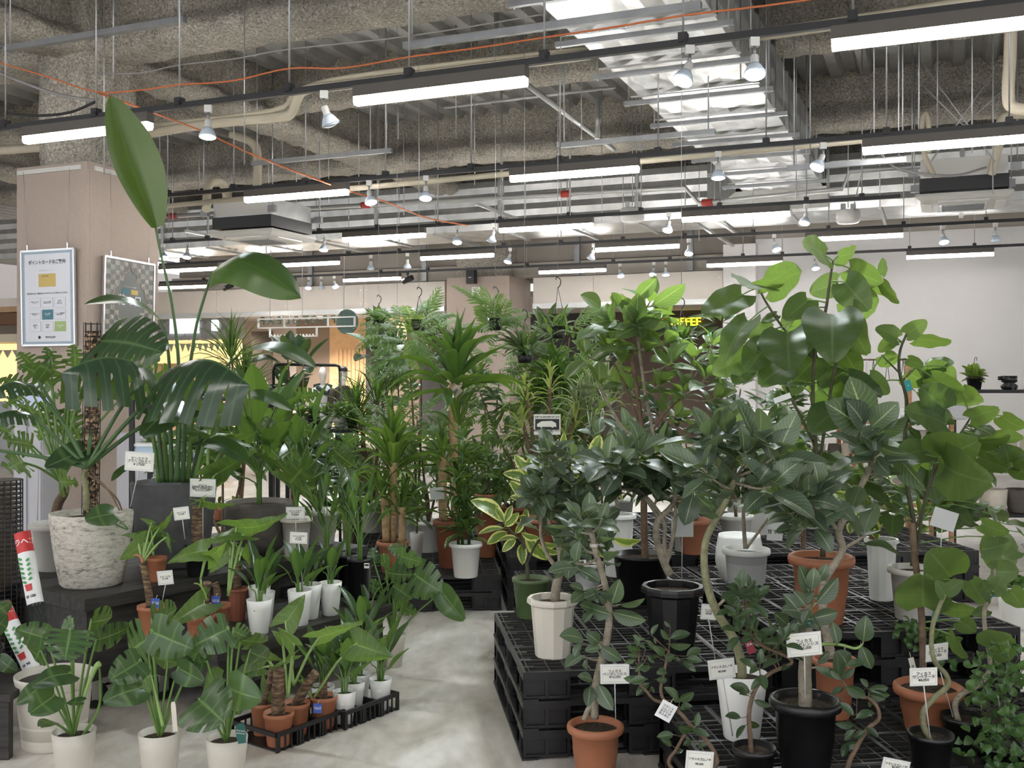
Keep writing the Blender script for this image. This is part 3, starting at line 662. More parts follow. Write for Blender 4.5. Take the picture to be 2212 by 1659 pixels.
# pots
simple('pot_white', (.80, .80, .78), .42, noise=.03, nscale=3)
simple('pot_cream', (.70, .655, .575), .5, noise=.07, nscale=5)
simple('pot_taupe', (.60, .565, .50), .5, noise=.03, nscale=3)
simple('pot_grey', (.55, .53, .49), .5, noise=.04, nscale=3)
simple('pot_terra', (.40, .155, .08), .55, noise=.10, nscale=4)
simple('pot_terra_dark', (.29, .10, .055), .6, noise=.12, nscale=4)
simple('pot_black', (.009, .009, .0105), .3, noise=.2, nscale=9)
simple('pot_green', (.098, .15, .062), .42, noise=.06, nscale=4)
simple('pot_slate', (.10, .10, .105), .75, noise=.35, nscale=7, bump=.5, bscale=14)
simple('pot_brown', (.13, .115, .10), .75, noise=.2, nscale=7, bump=.4, bscale=14)
def m_stonepot():
    m, nt, b = nodes('pot_stone')
    tc = N(nt, 'ShaderNodeTexCoord'); mp = N(nt, 'ShaderNodeMapping'); mp.inputs['Scale'].default_value = (1, 1, 2.6); nt.links.new(tc.outputs['Object'], mp.inputs[0])
    n1 = N(nt, 'ShaderNodeTexNoise'); n1.inputs['Scale'].default_value = 28; n1.inputs['Detail'].default_value = 8; n1.inputs['Roughness'].default_value = .7
    n2 = N(nt, 'ShaderNodeTexNoise'); n2.inputs['Scale'].default_value = 5; n2.inputs['Detail'].default_value = 3
    for n in (n1, n2): nt.links.new(mp.outputs[0], n.inputs['Vector'])
    k = mth(nt, 'ADD', n1.outputs[0], mth(nt, 'MULTIPLY_ADD', n2.outputs[0], .3, -.15))
    nt.links.new(ramp(nt, k, [(.33, (.16, .145, .12)), (.42, (.48, .45, .39)), (.55, (.66, .63, .56))]), b.inputs['Base Color']); b.inputs['Roughness'].default_value = .85
    bp = N(nt, 'ShaderNodeBump'); bp.inputs['Strength'].default_value = .7; bp.inputs['Distance'].default_value = .01; nt.links.new(k, bp.inputs['Height']); nt.links.new(bp.outputs[0], b.inputs['Normal'])
m_stonepot()
def m_wood(name, a, bcol, sc, rough=.5):
    m, nt, b = nodes(name)
    tc = N(nt, 'ShaderNodeTexCoord'); mp = N(nt, 'ShaderNodeMapping'); mp.inputs['Scale'].default_value = sc; nt.links.new(tc.outputs['Object'], mp.inputs[0])
    n = N(nt, 'ShaderNodeTexNoise'); n.inputs['Scale'].default_value = 4; n.inputs['Detail'].default_value = 8; n.inputs['Roughness'].default_value = .65; nt.links.new(mp.outputs[0], n.inputs[0])
    nt.links.new(ramp(nt, n.outputs[0], [(.3, a), (.7, bcol)]), b.inputs['Base Color']); b.inputs['Roughness'].default_value = rough
m_wood('black_wood', (.010, .0095, .009), (.055, .05, .045), (1, 9, 9), .55)
m_wood('shelf_wood', (.34, .17, .075), (.52, .30, .15), (1, 8, 8))
simple('card_paper', (.80, .80, .74), .5)
simple('card_sleeve', (.62, .64, .64), .25, spec=.6)
simple('ink', (.03, .03, .03), .7)
simple('clear_stick', (.55, .56, .56), .25)
simple('tag_blue', (.04, .10, .42), .5)
simple('tag_green', (.02, .12, .10), .45)
simple('tag_maroon', (.22, .02, .04), .5)
simple('paper_white', (.82, .83, .84), .6)

# ---------------------------------------------------------------- leaf shapes
LM = {}
def leaf_mesh(key, mat, width, nv=10, nu=3, lobe=0.0, lp=1.5, arch=.1, fold=.12, wave=0.0, wn=3.0, shape=None, droop=0.0, twist=0.0, seed=0, slits=None, petiole=0.0):
    """Leaf from (0,0,0) to (0,1,0); UV x across, y along."""
    rr = random.Random(seed)
    if shape is None: shape = lambda v: math.sin(pi * min(1, v ** .75)) ** .8
    def pt(u, v, side, vv=None):
        vv = v if vv is None else vv
        au = abs(u)
        w = width * .5 * max(shape(v), .0)
        x = u * w
        y = vv - lobe * (au ** lp) * (1 - v) ** 2.0
        z = arch * math.sin(pi * v) + fold * au * w * 2 * (1 - .3 * v) - droop * (au ** 2) * width * .5 + wave * math.sin(v * wn * 2 * pi + side) * au * width * .25
        a = twist * v
        return (x * math.cos(a) - z * math.sin(a), y, x * math.sin(a) + z * math.cos(a))
    vs, fs, uvs = [], [], []
    if slits is None:
        us = [i / nu for i in range(-nu, nu + 1)]
        for i in range(nv + 1):
            v = i / nv; v = v * .985 + .002 if lobe else v
            for u in us: vs.append(pt(u, v, 1 if u > 0 else 2.2)); uvs.append((u * .5 + .5, v))
        k = len(us)
        for i in range(nv):
            for j in range(k - 1): fs.append((i * k + j, i * k + j + 1, (i + 1) * k + j + 1, (i + 1) * k + j))
    else:                                                    # split blades: fingers with gaps towards the margin
        nf, u0, gap, ragged, close, tipr = slits
        cuts = [0.0] + [(f + rr.uniform(-.18, .18)) / nf for f in range(1, nf)] + [1.0]
        for sd in (-1, 1):
            for f in range(nf):
                va, vb = cuts[f], cuts[f + 1]; vc = (va + vb) / 2
                b = len(vs); rows = 4; cols = (0, u0 * .5, u0, u0 + (1 - u0) * .4, u0 + (1 - u0) * .75, 1)
                lenf = 1 - ragged * rr.random()
                g = gap * rr.uniform(.7, 1.25)
                for i in range(rows + 1):
                    v = lerp(va, vb, i / rows)
                    for au in cols:
                        q = max(0, (au - u0) / (1 - u0)); t = 1 - g * min(1, q * 3.0) * (1 - close * q) - (tipr * q ** 5)
                        v2 = vc + (v - vc) * t
                        v2 = v2 + .10 * q * (1 - v2) * (1 if f else .4)
                        p = pt(sd * au * (lenf if au > u0 else 1), min(.998, max(.002, v2)), 1 if sd > 0 else 2.2)
                        vs.append(p); uvs.append((sd * au * .5 + .5, (i / rows) * .8 + .1))
                k = len(cols)
                for i in range(rows):
                    for j in range(k - 1):
                        q = (b + i * k + j, b + i * k + j + 1, b + (i + 1) * k + j + 1, b + (i + 1) * k + j)
                        fs.append(q if sd > 0 else q[::-1])
    if petiole:
        b = len(vs)
        for yy in (0.03, -petiole):
            for a in range(4): vs.append((.012 * math.cos(a * pi / 2), yy, .012 * math.sin(a * pi / 2) - (.25 * petiole if yy < 0 else 0))); uvs.append((.5, .5))
        for a in range(4): fs.append((b + a, b + (a + 1) % 4, b + 4 + (a + 1) % 4, b + 4 + a))
    me = bpy.data.meshes.new('leaf'); me.from_pydata(vs, [], fs)
    ul = me.uv_layers.new(name='UVMap'); lp_ = [0] * len(me.loops); me.loops.foreach_get('vertex_index', lp_)
    flat = []
    for i in lp_: flat += uvs[i]
    ul.data.foreach_set('uv', flat)
    me.polygons.foreach_set('use_smooth', [True] * len(me.polygons))
    me.materials.append(MT[mat]); me.update()
    LM.setdefault(key, []).append(me)
    return me
def frond_mesh(key, mat, n=9, ll=.3, lw=.1, ang=1.0, arch=.12, seed=0, terminal=True):
    """Pinnate leaf: rachis with paired leaflets."""
    vs, fs, uvs = [], [], []; rr = random.Random(seed)
    def leaflet(o, d, L, w):
        b = len(vs); sx = Vector((-d.y, d.x, 0)); dz = Vector((0, 0, -.25 * L))
        for t, ww in ((0, .15), (.35, 1), (.7, .75), (1, .02)):
            c = o + d * L * t + dz * t * t
            for sgn in (-1, 1): vs.append(tuple(c + sx * ww * w * L * .5 * sgn)); uvs.append((.5 + .5 * sgn, t))
        for i in range(3): fs.append((b + 2 * i, b + 2 * i + 1, b + 2 * i + 3, b + 2 * i + 2))
    for i in range(n):
        v = .12 + .86 * i / (n - 1); z = arch * math.sin(pi * v)
        for sd in (-1, 1):
            a = ang * (1 - .25 * v) + rr.uniform(-.08, .08)
            d = Vector((sd * math.sin(a), math.cos(a), rr.uniform(-.15, .1)))
            leaflet(Vector((0, v, z)), d.normalized(), ll * (math.sin(pi * (v * .8 + .12)) ** .6), lw / ll)
    b = len(vs)
    for i in range(6):
        v = i / 5; z = arch * math.sin(pi * v)
        for x in (-.006, .006): vs.append((x, v, z)); uvs.append((.5, v))
    for i in range(5): fs.append((b + 2 * i, b + 2 * i + 1, b + 2 * i + 3, b + 2 * i + 2))
    me = bpy.data.meshes.new('frond'); me.from_pydata(vs, [], fs)
    ul = me.uv_layers.new(name='UVMap'); lp_ = [0] * len(me.loops); me.loops.foreach_get('vertex_index', lp_); flat = []
    for i in lp_: flat += uvs[i]
    ul.data.foreach_set('uv', flat); me.polygons.foreach_set('use_smooth', [True] * len(me.polygons)); me.materials.append(MT[mat]); me.update()
    LM.setdefault(key, []).append(me)
heart = lambda v: (1 - (2 * max(v, .02) ** .66 - 1) ** 2) ** .5 * (1 - .10 * v - .22 * v ** 4)
ell = lambda v: max(0, math.sin(pi * v ** .9)) ** .7 if 0 < v < 1 else (.06 if v <= 0 else 0)
lance = lambda v: (.10 + .9 * math.sin(pi * min(1, v ** .85)) ** .9) if v < 1 else 0
strapf = lambda v: (.55 + .45 * math.sin(pi * min(1, v * 1.2))) * (1 - max(0, (v - .55) / .45) ** 1.6) if v < 1 else 0
banana = lambda v: min(1, (v * 6 + .05)) ** .6 * (1 - max(0, (v - .6) / .4) ** 2.4) ** .9 if v < 1 else 0
arrow = lambda v: (1 - max(0, (v - .05) / .95) ** 1.25) * min(1, .75 + v * 1.2) if v < 1 else 0
for i in range(3):
    leaf_mesh('umbel', 'lf_umbel', .86, 12, 4, .17, 1.6, (.05, .1, -.03)[i], (.05, .10, .12)[i], .10, 2.5, heart, .05 * i, seed=i)
    leaf_mesh('bengal', 'lf_bengal', (.58, .64, .53)[i], 9, 2, 0, 1, (.06, .12, .0)[i], (.22, .12, .30)[i], .06, 2, ell, seed=i, petiole=.14)
    leaf_mesh('bengal_pale', 'lf_bengal_pale', (.52, .58, .48)[i], 9, 2, 0, 1, (.06, .12, .0)[i], (.22, .12, .30)[i], .06, 2, ell, seed=i, petiole=.14)
    leaf_mesh('altis', 'lf_altis', (.44, .48, .42)[i], 9, 3, 0, 1, (.08, .14, .02)[i], (.2, .12, .28)[i], .05, 2, ell, seed=i, petiole=.12)
    leaf_mesh('rubber', 'lf_rubber', (.48, .42, .52)[i], 8, 2, 0, 1, (.06, .12, .0)[i], (.2, .12, .28)[i], .03, 2, ell, seed=i, petiole=.12)
    leaf_mesh('strel', 'lf_strel', (.30, .26, .33)[i], 10, 2, 0, 1, (.05, .12, .02)[i], (.3, .15, .4)[i], .05, 2, lance, seed=i)
    leaf_mesh('alo', 'lf_alo', .74, 12, 4, .34, 1.2, (.06, .14, -.02)[i], (.12, .05, .2)[i], .14, 3.5, arrow, .15 * i, seed=i)
    leaf_mesh('mon', 'lf_mon', .92, 12, 4, .16, 1.4, (.05, .1, .0)[i], (.10, .04, .16)[i], .04, 2, heart, .18, seed=i + 3, slits=((4, 5, 3)[i], (.40, .34, .46)[i], (.30, .36, .28)[i], .03, .5, .06))
    leaf_mesh('mon_solid', 'lf_mon', .85, 12, 4, .17, 1.5, (.05, .12, .0)[i], (.10, .04, .2)[i], .05, 2, heart, .15, seed=i)
    leaf_mesh('mon_big', 'lf_mon_big', .95, 12, 4, .14, 1.4, (.06, .12, .16)[i], (.05, -.1, -.25)[i], .06, 2, heart, (.2, .5, .8)[i], seed=i + 9, slits=(6, .34, .32, .08, .45, .10))
    leaf_mesh('selloum', 'lf_selloum', .85, 12, 4, .22, 1.3, (.05, .1, .15)[i], (.15, .05, .1)[i], .25, 5, heart, .15, seed=i + 20, slits=(6, .2, .46, .4, .25, .12))
    leaf_mesh('drac', 'lf_drac', .15, 8, 1, 0, 1, (.10, .18, .04)[i], .5, .0, 1, strapf, seed=i)
    leaf_mesh('drac_stripe', 'lf_drac_stripe', .15, 8, 2, 0, 1, (.12, .20, .04)[i], .4, .05, 2, strapf, seed=i)
    leaf_mesh('compacta', 'lf_drac_lime', .30, 7, 2, 0, 1, (.12, .2, .05)[i], .3, 0, 1, lance, seed=i)
    leaf_mesh('blade', 'lf_drac', .045, 6, 1, 0, 1, (.05, .12, .2)[i], .4, 0, 1, strapf, seed=i)
    leaf_mesh('song', 'lf_yellow', .13, 7, 1, 0, 1, (.12, .2, .28)[i], .3, 0, 1, strapf, seed=i)
    leaf_mesh('whiteblade', 'lf_white', .09, 7, 1, 0, 1, (.15, .25, .3)[i], .3, 0, 1, strapf, seed=i)
    leaf_mesh('fine', 'lf_fine', .40, 5, 1, 0, 1, (.1, .2, .0)[i], .25, 0, 1, ell, seed=i)
    leaf_mesh('finger', 'lf_fern', .24, 6, 1, 0, 1, (.08, .15, .02)[i], .2, 0, 1, lance, seed=i)
    leaf_mesh('darkoval', 'lf_dark', .5, 8, 2, 0, 1, (.06, .12, .0)[i], .2, 0, 1, ell, seed=i)
    leaf_mesh('lime', 'lf_lime', .7, 7, 2, .1, 1.5, (.08, .15, .0)[i], .1, 0, 1, heart, seed=i)
    leaf_mesh('curl', 'lf_curl', .68, 6, 2, 0, 1, (.35, -.3, .25)[i], .15, 0, 1, ell, seed=i, twist=(.5, -.6, .2)[i])
    frond_mesh('frond', 'lf_fern', 10, .30, .085, 1.05, (.1, .18, .05)[i], i)
    frond_mesh('frond_wide', 'lf_fern', 6, .42, .13, 1.0, (.1, .18, .05)[i], i)
leaf_mesh('strel_tall', 'lf_strel_big', .29, 18, 3, 0, 1, -.05, .5, .03, 3, lambda v: max(0, math.sin(pi * min(1, v * .93 + .05))) ** .75 if v < 1 else 0)
leaf_mesh('strel_arch', 'lf_strel_big', .26, 18, 3, 0, 1, .26, -.25, .03, 3, banana, .2)
leaf_mesh('strel_flat', 'lf_strel_big', .24, 18, 3, 0, 1, .14, .15, .04, 3, banana)

# ---------------------------------------------------------------- plant helper
class Plant:
    def __init__(s, name, label, cat, base, group=None, rz=0.0):
        s.b = Vector(base); s.e = thing(name, label, cat, s.b, 0, group); s.r = random.Random(int(abs(s.b.x * 997 + s.b.y * 131) * 10) % 99991); s.top = s.b
    def tube(s, name, pts, r, mat, n=8, k=5):
        pts = spline(pts, k)
        if isinstance(r, tuple):
            q = len(pts) - 1; r = [lerp(r[0], r[1], i / q) for i in range(q + 1)]
        m = MB(); m.tube([p - s.b for p in pts], r, n); return m.obj(name, mat, s.e)
    def pot(s, kind, rim, r, mat, soil=.035, h=None):
        """rim: centre of the rim in the world; the pot stands on the plant's base height."""
        c = Vector((rim.x, rim.y, s.b.z)); H = rim.z - s.b.z if h is None else h
        o = c - s.b; t = .07 * r
        if kind == 'tall': pr = [(r * .66, 0), (r * .70, H * .02), (r * .93, H * .75), (r, H), (r * .95, H), (r * .86, H * .72)]; nseg = 28
        elif kind == 'rim': pr = [(r * .68, 0), (r * .70, .004), (r * .86, H - r * .26), (r * .90, H - r * .25), (r * .97, H - r * .23), (r, H - r * .2), (r, H - .012), (r * .975, H), (r * .88, H), (r * .84, H * .75)]; nseg = 28
        elif kind == 'facet': pr = [(r * .66, 0), (r * .68, .005), (r * .84, H - r * .3), (r * .93, H - r * .22), (r, H - r * .2), (r, H - .012), (r * .97, H), (r * .84, H), (r * .80, H * .75)]; nseg = 12
        elif kind == 'roll': pr = [(r * .62, 0), (r * .64, .005), (r * .76, H * .45), (r * .775, H * .46), (r * .82, H - r * .34), (r * .86, H - r * .33), (r * .97, H - r * .27), (r, H - r * .15), (r * .98, H - r * .05), (r * .90, H), (r * .82, H - .006), (r * .77, H * .75)]; nseg = 30
        elif kind == 'nursery': pr = [(r * .72, 0), (r * .74, .004), (r * .94, H - .02), (r, H - .018), (r, H), (r * .95, H), (r * .88, H * .75)]; nseg = 26
        elif kind == 'bowl': pr = [(r * .55, 0), (r * .82, H * .2), (r * 1.0, H * .55), (r * .98, H * .85), (r * .93, H), (r * .88, H), (r * .85, H * .7)]; nseg = 30
        elif kind == 'stone': pr = [(r * .70, 0), (r * .75, H * .03), (r * .88, H * .4), (r * .97, H * .8), (r, H * .99), (r * .985, H), (r * .93, H), (r * .90, H * .8)]; nseg = 36
        m = MB(); m.lathe(pr, nseg, o, facet=(kind == 'facet'))
        po = m.obj('pot', mat, s.e)
        rs = pr[-1][0]; zs = H * .93 - soil * .3
        m = MB(); n = 20; rr = s.r
        m.v.append(o + Vector((0, 0, zs)))
        for k, f in enumerate((.5, 1.06)):
            for j in range(n): m.v.append(o + Vector((rs * f * math.cos(2 * pi * j / n), rs * f * math.sin(2 * pi * j / n), zs + rr.uniform(-.006, .006) * (k == 0))))
        for j in range(n):
            j2 = (j + 1) % n; m.face([0, 1 + j, 1 + j2], True); m.face([1 + j, 1 + n + j, 1 + n + j2, 1 + j2], True)
        m.obj('soil', 'soil', s.e)
        s.soil = c + Vector((0, 0, zs)); s.rim = rim; s.rr = r
        return po
    def leaf(s, key, base, tip, roll=0.0, wf=1.0, normal=None, var=None, name='leaf', parent=None):
        base = Vector(base); tip = Vector(tip); d = tip - base; L = d.length
        if L < 1e-4: return
        d.normalize()
        if normal is None:
            n = Vector((0, 0, EYE)) + Vector((0, 0, 0)) - base; n = (n - d * n.dot(d)).normalized()
            n = Matrix.Rotation(math.radians(roll), 3, d) @ n
        else:
            n = Vector(normal); n = n - d * n.dot(d)
            if n.length < 1e-3: n = Vector((1, 0, 0)) - d * d.x
            n.normalize()
        x = d.cross(n)
        M = Matrix((x * L * wf, d * L, n * L)).transposed().to_4x4(); M.translation = base - s.b
        me = LM[key]; me = me[s.r.randrange(len(me)) if var is None else var % len(me)]
        return put(name, me, s.e, M)
    def whorl(s, key, c, up, n, L, lo=20, hi=70, wf=1.0, jit=.2, flat=True, stagger=0.0):
        """Leaves round a shoot tip; lo..hi = angle from the shoot axis in degrees."""
        c = Vector(c); up = Vector(up).normalized(); a0 = s.r.random() * 6.28
        x = up.orthogonal().normalized(); y = up.cross(x)
        for i in range(n):
            a = a0 + i * 2.4 + s.r.uniform(-.25, .25); f = (i + .5) / n
            th = math.radians(lerp(lo, hi, f) + s.r.uniform(-9, 9)); l = L * s.r.uniform(1 - jit, 1 + jit) * (.75 + .25 * min(1, f * 2))
            d = up * math.cos(th) + (x * math.cos(a) + y * math.sin(a)) * math.sin(th)
            b = c - up * stagger * f + d * .12 * l
            nrm = up * math.sin(th) - (x * math.cos(a) + y * math.sin(a)) * math.cos(th) + Vector((0, 0, .35))
            s.leaf(key, b, b + d * l, wf=wf, normal=nrm)
    def branch(s, pts, r, mat='bark_pale', name='branch', n=8): return s.tube(name, pts, r, mat, n)

# ---------------------------------------------------------------- pallets
PH = .122
def pallet_meshes():
    L = 1.1; d = {}
    m = MB()
    for i in range(21): m.box((0, -L / 2 + .03 + i * (L - .06) / 20, PH - .012), (L - .02, .0045, .022))
    for i in range(13): m.box((-L / 2 + .03 + i * (L - .06) / 12, 0, PH - .012), (.0045, L - .02, .022))
    for x in (-.36, .36, -.14, .14): m.box((x, 0, PH - .012), (.016, L - .02, .024)); m.box((0, x, PH - .012), (L - .02, .016, .024))
    for sx in (-1, 1):
        for k in range(0, 9): m.box((sx * (L / 2 - .035), -.46 + k * .115, PH - .010), (.05, .016, .02))
    d['top_deck'] = m.mesh('top_deck', 'pallet_dust_glint')
    m = MB()
    for sx in (-1, 1): m.box((sx * (L / 2 - .007), 0, PH - .012), (.014, L, .024)); m.box((0, sx * (L / 2 - .007), PH - .012), (L - .028, .014, .024))
    d['top_rim'] = m.mesh('top_rim', 'black_plastic')
    m = MB()
    for i in range(9): m.box((0, -L / 2 + .05 + i * .125, .007), (L - .02, .03, .014))
    for x in (-.52, 0, .52): m.box((x, 0, .007), (.07, L, .014))
    d['bottom_deck'] = m.mesh('bottom_deck', 'black_plastic')
    m = MB(); h = PH - .036                                    # block with two recessed windows
    w = .20
    m.box((0, 0, .012 + h / 2), (w - .03, w - .03, h))
    for z in (.016, PH - .03): m.box((0, 0, z), (w, w, .012))
    for sx in (-1, 0, 1):
        for sy in (-1, 1): m.box((sx * (w / 2 - .007), sy * (w / 2 - .007), .012 + h / 2), (.014, .014, h)); m.box((sy * (w / 2 - .007), sx * (w / 2 - .007), .012 + h / 2), (.014, .014, h))
    d['block'] = m.mesh('block', 'black_plastic')
    return d
simple('pallet_dust_glint', (.034, .033, .032), .45, noise=.35, nscale=12)  # lattice greyer than the plastic: dust, plus lamp glints on the edges painted in
PM = pallet_meshes()
def pallet(x, y, rz, k, where, n):
    e = thing('plastic_pallet', f'black pallet, {["lowest", "second", "third", "fourth"][k]} in the stack {where}', 'pallet', (x, y, k * PH + .0005), rz, 'black plastic pallets')
    for key in ('top_deck', 'top_rim', 'bottom_deck'): put(key, PM[key], e)
    for i in (-1, 0, 1):
        for j in (-1, 0, 1): put('block', PM['block'], e, Matrix.Translation((i * .45, j * .45, 0)))
STK = []
def stack(cx, cy, ang, i, j, n, where):
    c, s = math.cos(ang), math.sin(ang); lx = .55 + i * 1.12; ly = .55 + j * 1.12
    STK.append((cx + lx * c - ly * s, cy + lx * s + ly * c, ang, n * PH + .001))
    for k in range(n): pallet(cx + lx * c - ly * s, cy + lx * s + ly * c, ang, k, where, n)
AB = math.radians(7.2)
stack(.046, 4.30, AB, 0, 0, 3, 'under the cream faceted pot beside the aisle')
stack(.046, 4.30, AB, 1, 0, 4, 'carrying the grey umbrella fig pot')
stack(.15, 5.46, AB, 0, 0, 3, 'behind the cream faceted pot')
stack(.15, 5.46, AB, 1, 0, 3, 'behind the grey umbrella fig pot')
stack(.60, 4.26, AB, 0, -1, 2, 'under the big black pot in front')
stack(.60, 4.26, AB, 1, -1, 2, 'under the front terracotta fig pot')
AC = math.radians(4.5)
stack(-1.17, 6.97, AC, 0, 0, 2, 'under the small white dracaena pot')
stack(-2.29, 6.89, AC, 0, 0, 2, 'behind the strelitzia bench')
stack(-1.26, 8.10, AC, 0, 0, 2, 'beneath the corn plant rows')
stack(-.03, 7.05, AC, 0, 0, 3, 'far across the aisle behind the green pot')
stack(-.03, 7.05, AC, 1, 0, 3, 'far behind the weeping fig trunk')
stack(-.03, 7.05, AC, 2, 0, 3, 'far behind the tall umbrella fig')
for _i, _w in enumerate(('back row behind the yellow dracaena', 'back row behind the coffee sign figs', 'back row before the wooden rack')): stack(-.03, 7.05, AC, _i, 1, 3, _w)

# ---------------------------------------------------------------- benches on the aisle's other side
BA = math.radians(54); D1 = Vector((math.cos(BA), math.sin(BA), 0)); D2 = Vector((-math.sin(BA), math.cos(BA), 0))
def bench(c0, l, d, z, th, label, legs=True, caster=True):
    e = thing('display_bench', label, 'bench', c0, BA, 'black wooden display benches')
    n = max(2, round(d / .22))
    for i in range(n): m = MB(); m.box((l / 2, d * (i + .5) / n, z - th / 2), (l, d / n - .003, th)); m.obj('top_plank', 'black_wood', e)
    ah = z - th - .15
    for q in ((l / 2, .05, l - .08, .03), (.05, d / 2, .03, d - .08), (l / 2, d - .05, l - .08, .03), (l - .05, d / 2, .03, d - .08)): m = MB(); m.box((q[0], q[1], z - th - ah / 2 - .001), (q[2], q[3], ah)); m.obj('apron', 'black_wood', e)
    cz = .141 if caster else 0
    for x in (.08, l - .08):
        for y in (.08, d - .08):
            m = MB(); m.box((x, y, (cz + z - th) / 2), (.07, .07, z - th - cz)); m.obj('leg', 'black_wood', e)
            if caster:
                w = bpy.data.objects.new('caster', None); COL.objects.link(w); w.parent = e; w.location = (x, y, 0); w.scale = (1.23, 1.23, 1.23)
                m = MB(); m.lathe([(.018, -.016), (.046, -.016), (.05, -.010), (.05, .010), (.046, .016), (.018, .016)], 22, (0, 0, 0), M=Matrix.Rotation(pi / 2, 3, 'X')); m.obj('wheel', 'black_plastic', w, (0.02, 0, .0505))
                m = MB(); m.lathe([(.0, -.019), (.018, -.019), (.018, .019), (0, .019)], 14, M=Matrix.Rotation(pi / 2, 3, 'X')); m.obj('hub', 'steel_bolt', w, (.02, 0, .0505))
                m = MB(); m.box((.01, .024, .075), (.045, .005, .07)); m.box((.01, -.024, .075), (.045, .005, .07)); m.box((0, 0, .110), (.07, .06, .008)); m.box((.06, -.0, .075), (.05, .03, .012)); m.obj('fork', 'chrome', w)
    return e
LB0 = Vector((-1.34, 4.71, 0)); UB0 = Vector((-1.99, 4.85, 0)); LZ, UZ = .35, .55
bench(LB0 + D1 * .0, 1.17, .64, LZ, .055, 'low black wooden bench on casters with terracotta and white pots')
bench(UB0 + D2 * .02, 1.9, .85, UZ, .06, 'taller black wooden bench under the stone pot and slate pot')
def tray(c0, l, d, label, h=.075, n=3):
    """Black carrier tray: open slatted cells for pots."""
    e = thing('pot_tray', label, 'tray', c0, BA, 'black plastic carrier trays'); mt = 'black_plastic'
    m = MB()
    for y in (0, d): m.box((l / 2, y, h), (l, .012, .018))
    for x in (0, l): m.box((x, d / 2, h), (.012, d, .018))
    m.obj('rim', mt, e)
    for i in range(n + 1):
        for y in (0, d): m = MB(); m.box((l * i / n if 0 < i < n else (.006 if i == 0 else l - .006), y, h / 2), (.014, .010, h)); m.obj('post', mt, e)
    for i in range(n * 4):
        for y in (0, d): m = MB(); m.box((l * (i + .5) / (n * 4), y, h / 2), (.007, .006, h)); m.obj('slat', mt, e)
    m = MB(); m.box((l / 2, d / 2, .004), (l - .01, d - .01, .006)); m.obj('floor_grid', mt, e)
    for i in range(1, n): m = MB(); m.box((l * i / n, d / 2, h * .55), (.008, d - .02, h * .8)); m.obj('divider', mt, e)
    return e
T1 = S(597, 1628); T2 = S(744, 1578)
tray(T1 + V(0, 0, .001), .40, .30, 'black slatted tray holding the terracotta alocasia pots on the floor')
tray(T2 + V(0, 0, .001), .36, .28, 'black slatted tray holding white strelitzia pots on the floor')

def z_under(x, y):
    z = 0.0
    for cx, cy, a, h in STK:
        dx, dy = x - cx, y - cy; u = dx * math.cos(a) + dy * math.sin(a); v = -dx * math.sin(a) + dy * math.cos(a)
        if abs(u) < .55 and abs(v) < .55: z = max(z, h)
    return z
# ================================================================ plants
def ctx(x0, y0, k): return lambda x, y: (x0 + x / k, y0 + y / k)
q4, q5, q6 = ctx(0, 500, 2.962), ctx(740, 500, 2.962), ctx(1472, 500, 2.962)
k1, k2, k3, k4 = ctx(0, 900, 3.95), ctx(0, 1240, 3.95), ctx(500, 1000, 3.95), ctx(460, 1240, 3.95)
k5, k6, k7, k8 = ctx(1000, 1000, 3.95), ctx(1040, 1240, 3.95), ctx(1480, 1240, 3.95), ctx(1652, 1000, 2.517)
kA = ctx(200, 1150, 5.53); kB = ctx(1000, 780, 3.687)
kI = lambda x, y: (x, y)
def rimplant(name, label, cat, rim, w, Y, zs, kind, mat, group='potted plants', **kw):
    c = P(rim[0], rim[1], Y); p = Plant(name, label, cat, (c.x, c.y, zs), group)
    p.Y = Y; p.pot(kind, c, w * Y / F / 2, mat, **kw)
    return p
def path(k, pts, Y, dY=0.0):
    n = len(pts); return [P(*k(*q[:2]), Y + (q[2] if len(q) > 2 else 0) + dY * i / max(1, n - 1)) for i, q in enumerate(pts)]
def near(poly, p): return min(poly, key=lambda q: (q - p).length)
def leaves(pl, k, key, rows, Y, stem=None, pm='stem_green', pr=.0035, sag=.15, jY=.08):
    """rows: base x, y, tip x, y, roll, [dY base, dY tip, width]"""
    for r in rows:
        r = list(r) + [None] * (8 - len(r)); roll = r[4] or 0
        dy = r[5] if r[5] is not None else pl.r.uniform(-jY, jY)
        b = P(*k(r[0], r[1]), Y + dy); L0 = math.hypot(r[2] - r[0], r[3] - r[1])
        t = P(*k(r[2], r[3]), Y + dy + (r[6] if r[6] is not None else pl.r.uniform(-.04, .03)))
        kk = key
        pl.leaf(kk, b, t, roll, r[7] or 1.0)
        if stem is not None:
            a = near(stem, b) if isinstance(stem, list) else stem
            mid = a.lerp(b, .55) + Vector((0, 0, sag * (b - a).length * .35)); 
            pl.tube('petiole', [a, mid, b, b + (t - b) * .06], (pr * 1.25, pr * .8), pm, 6, 4)
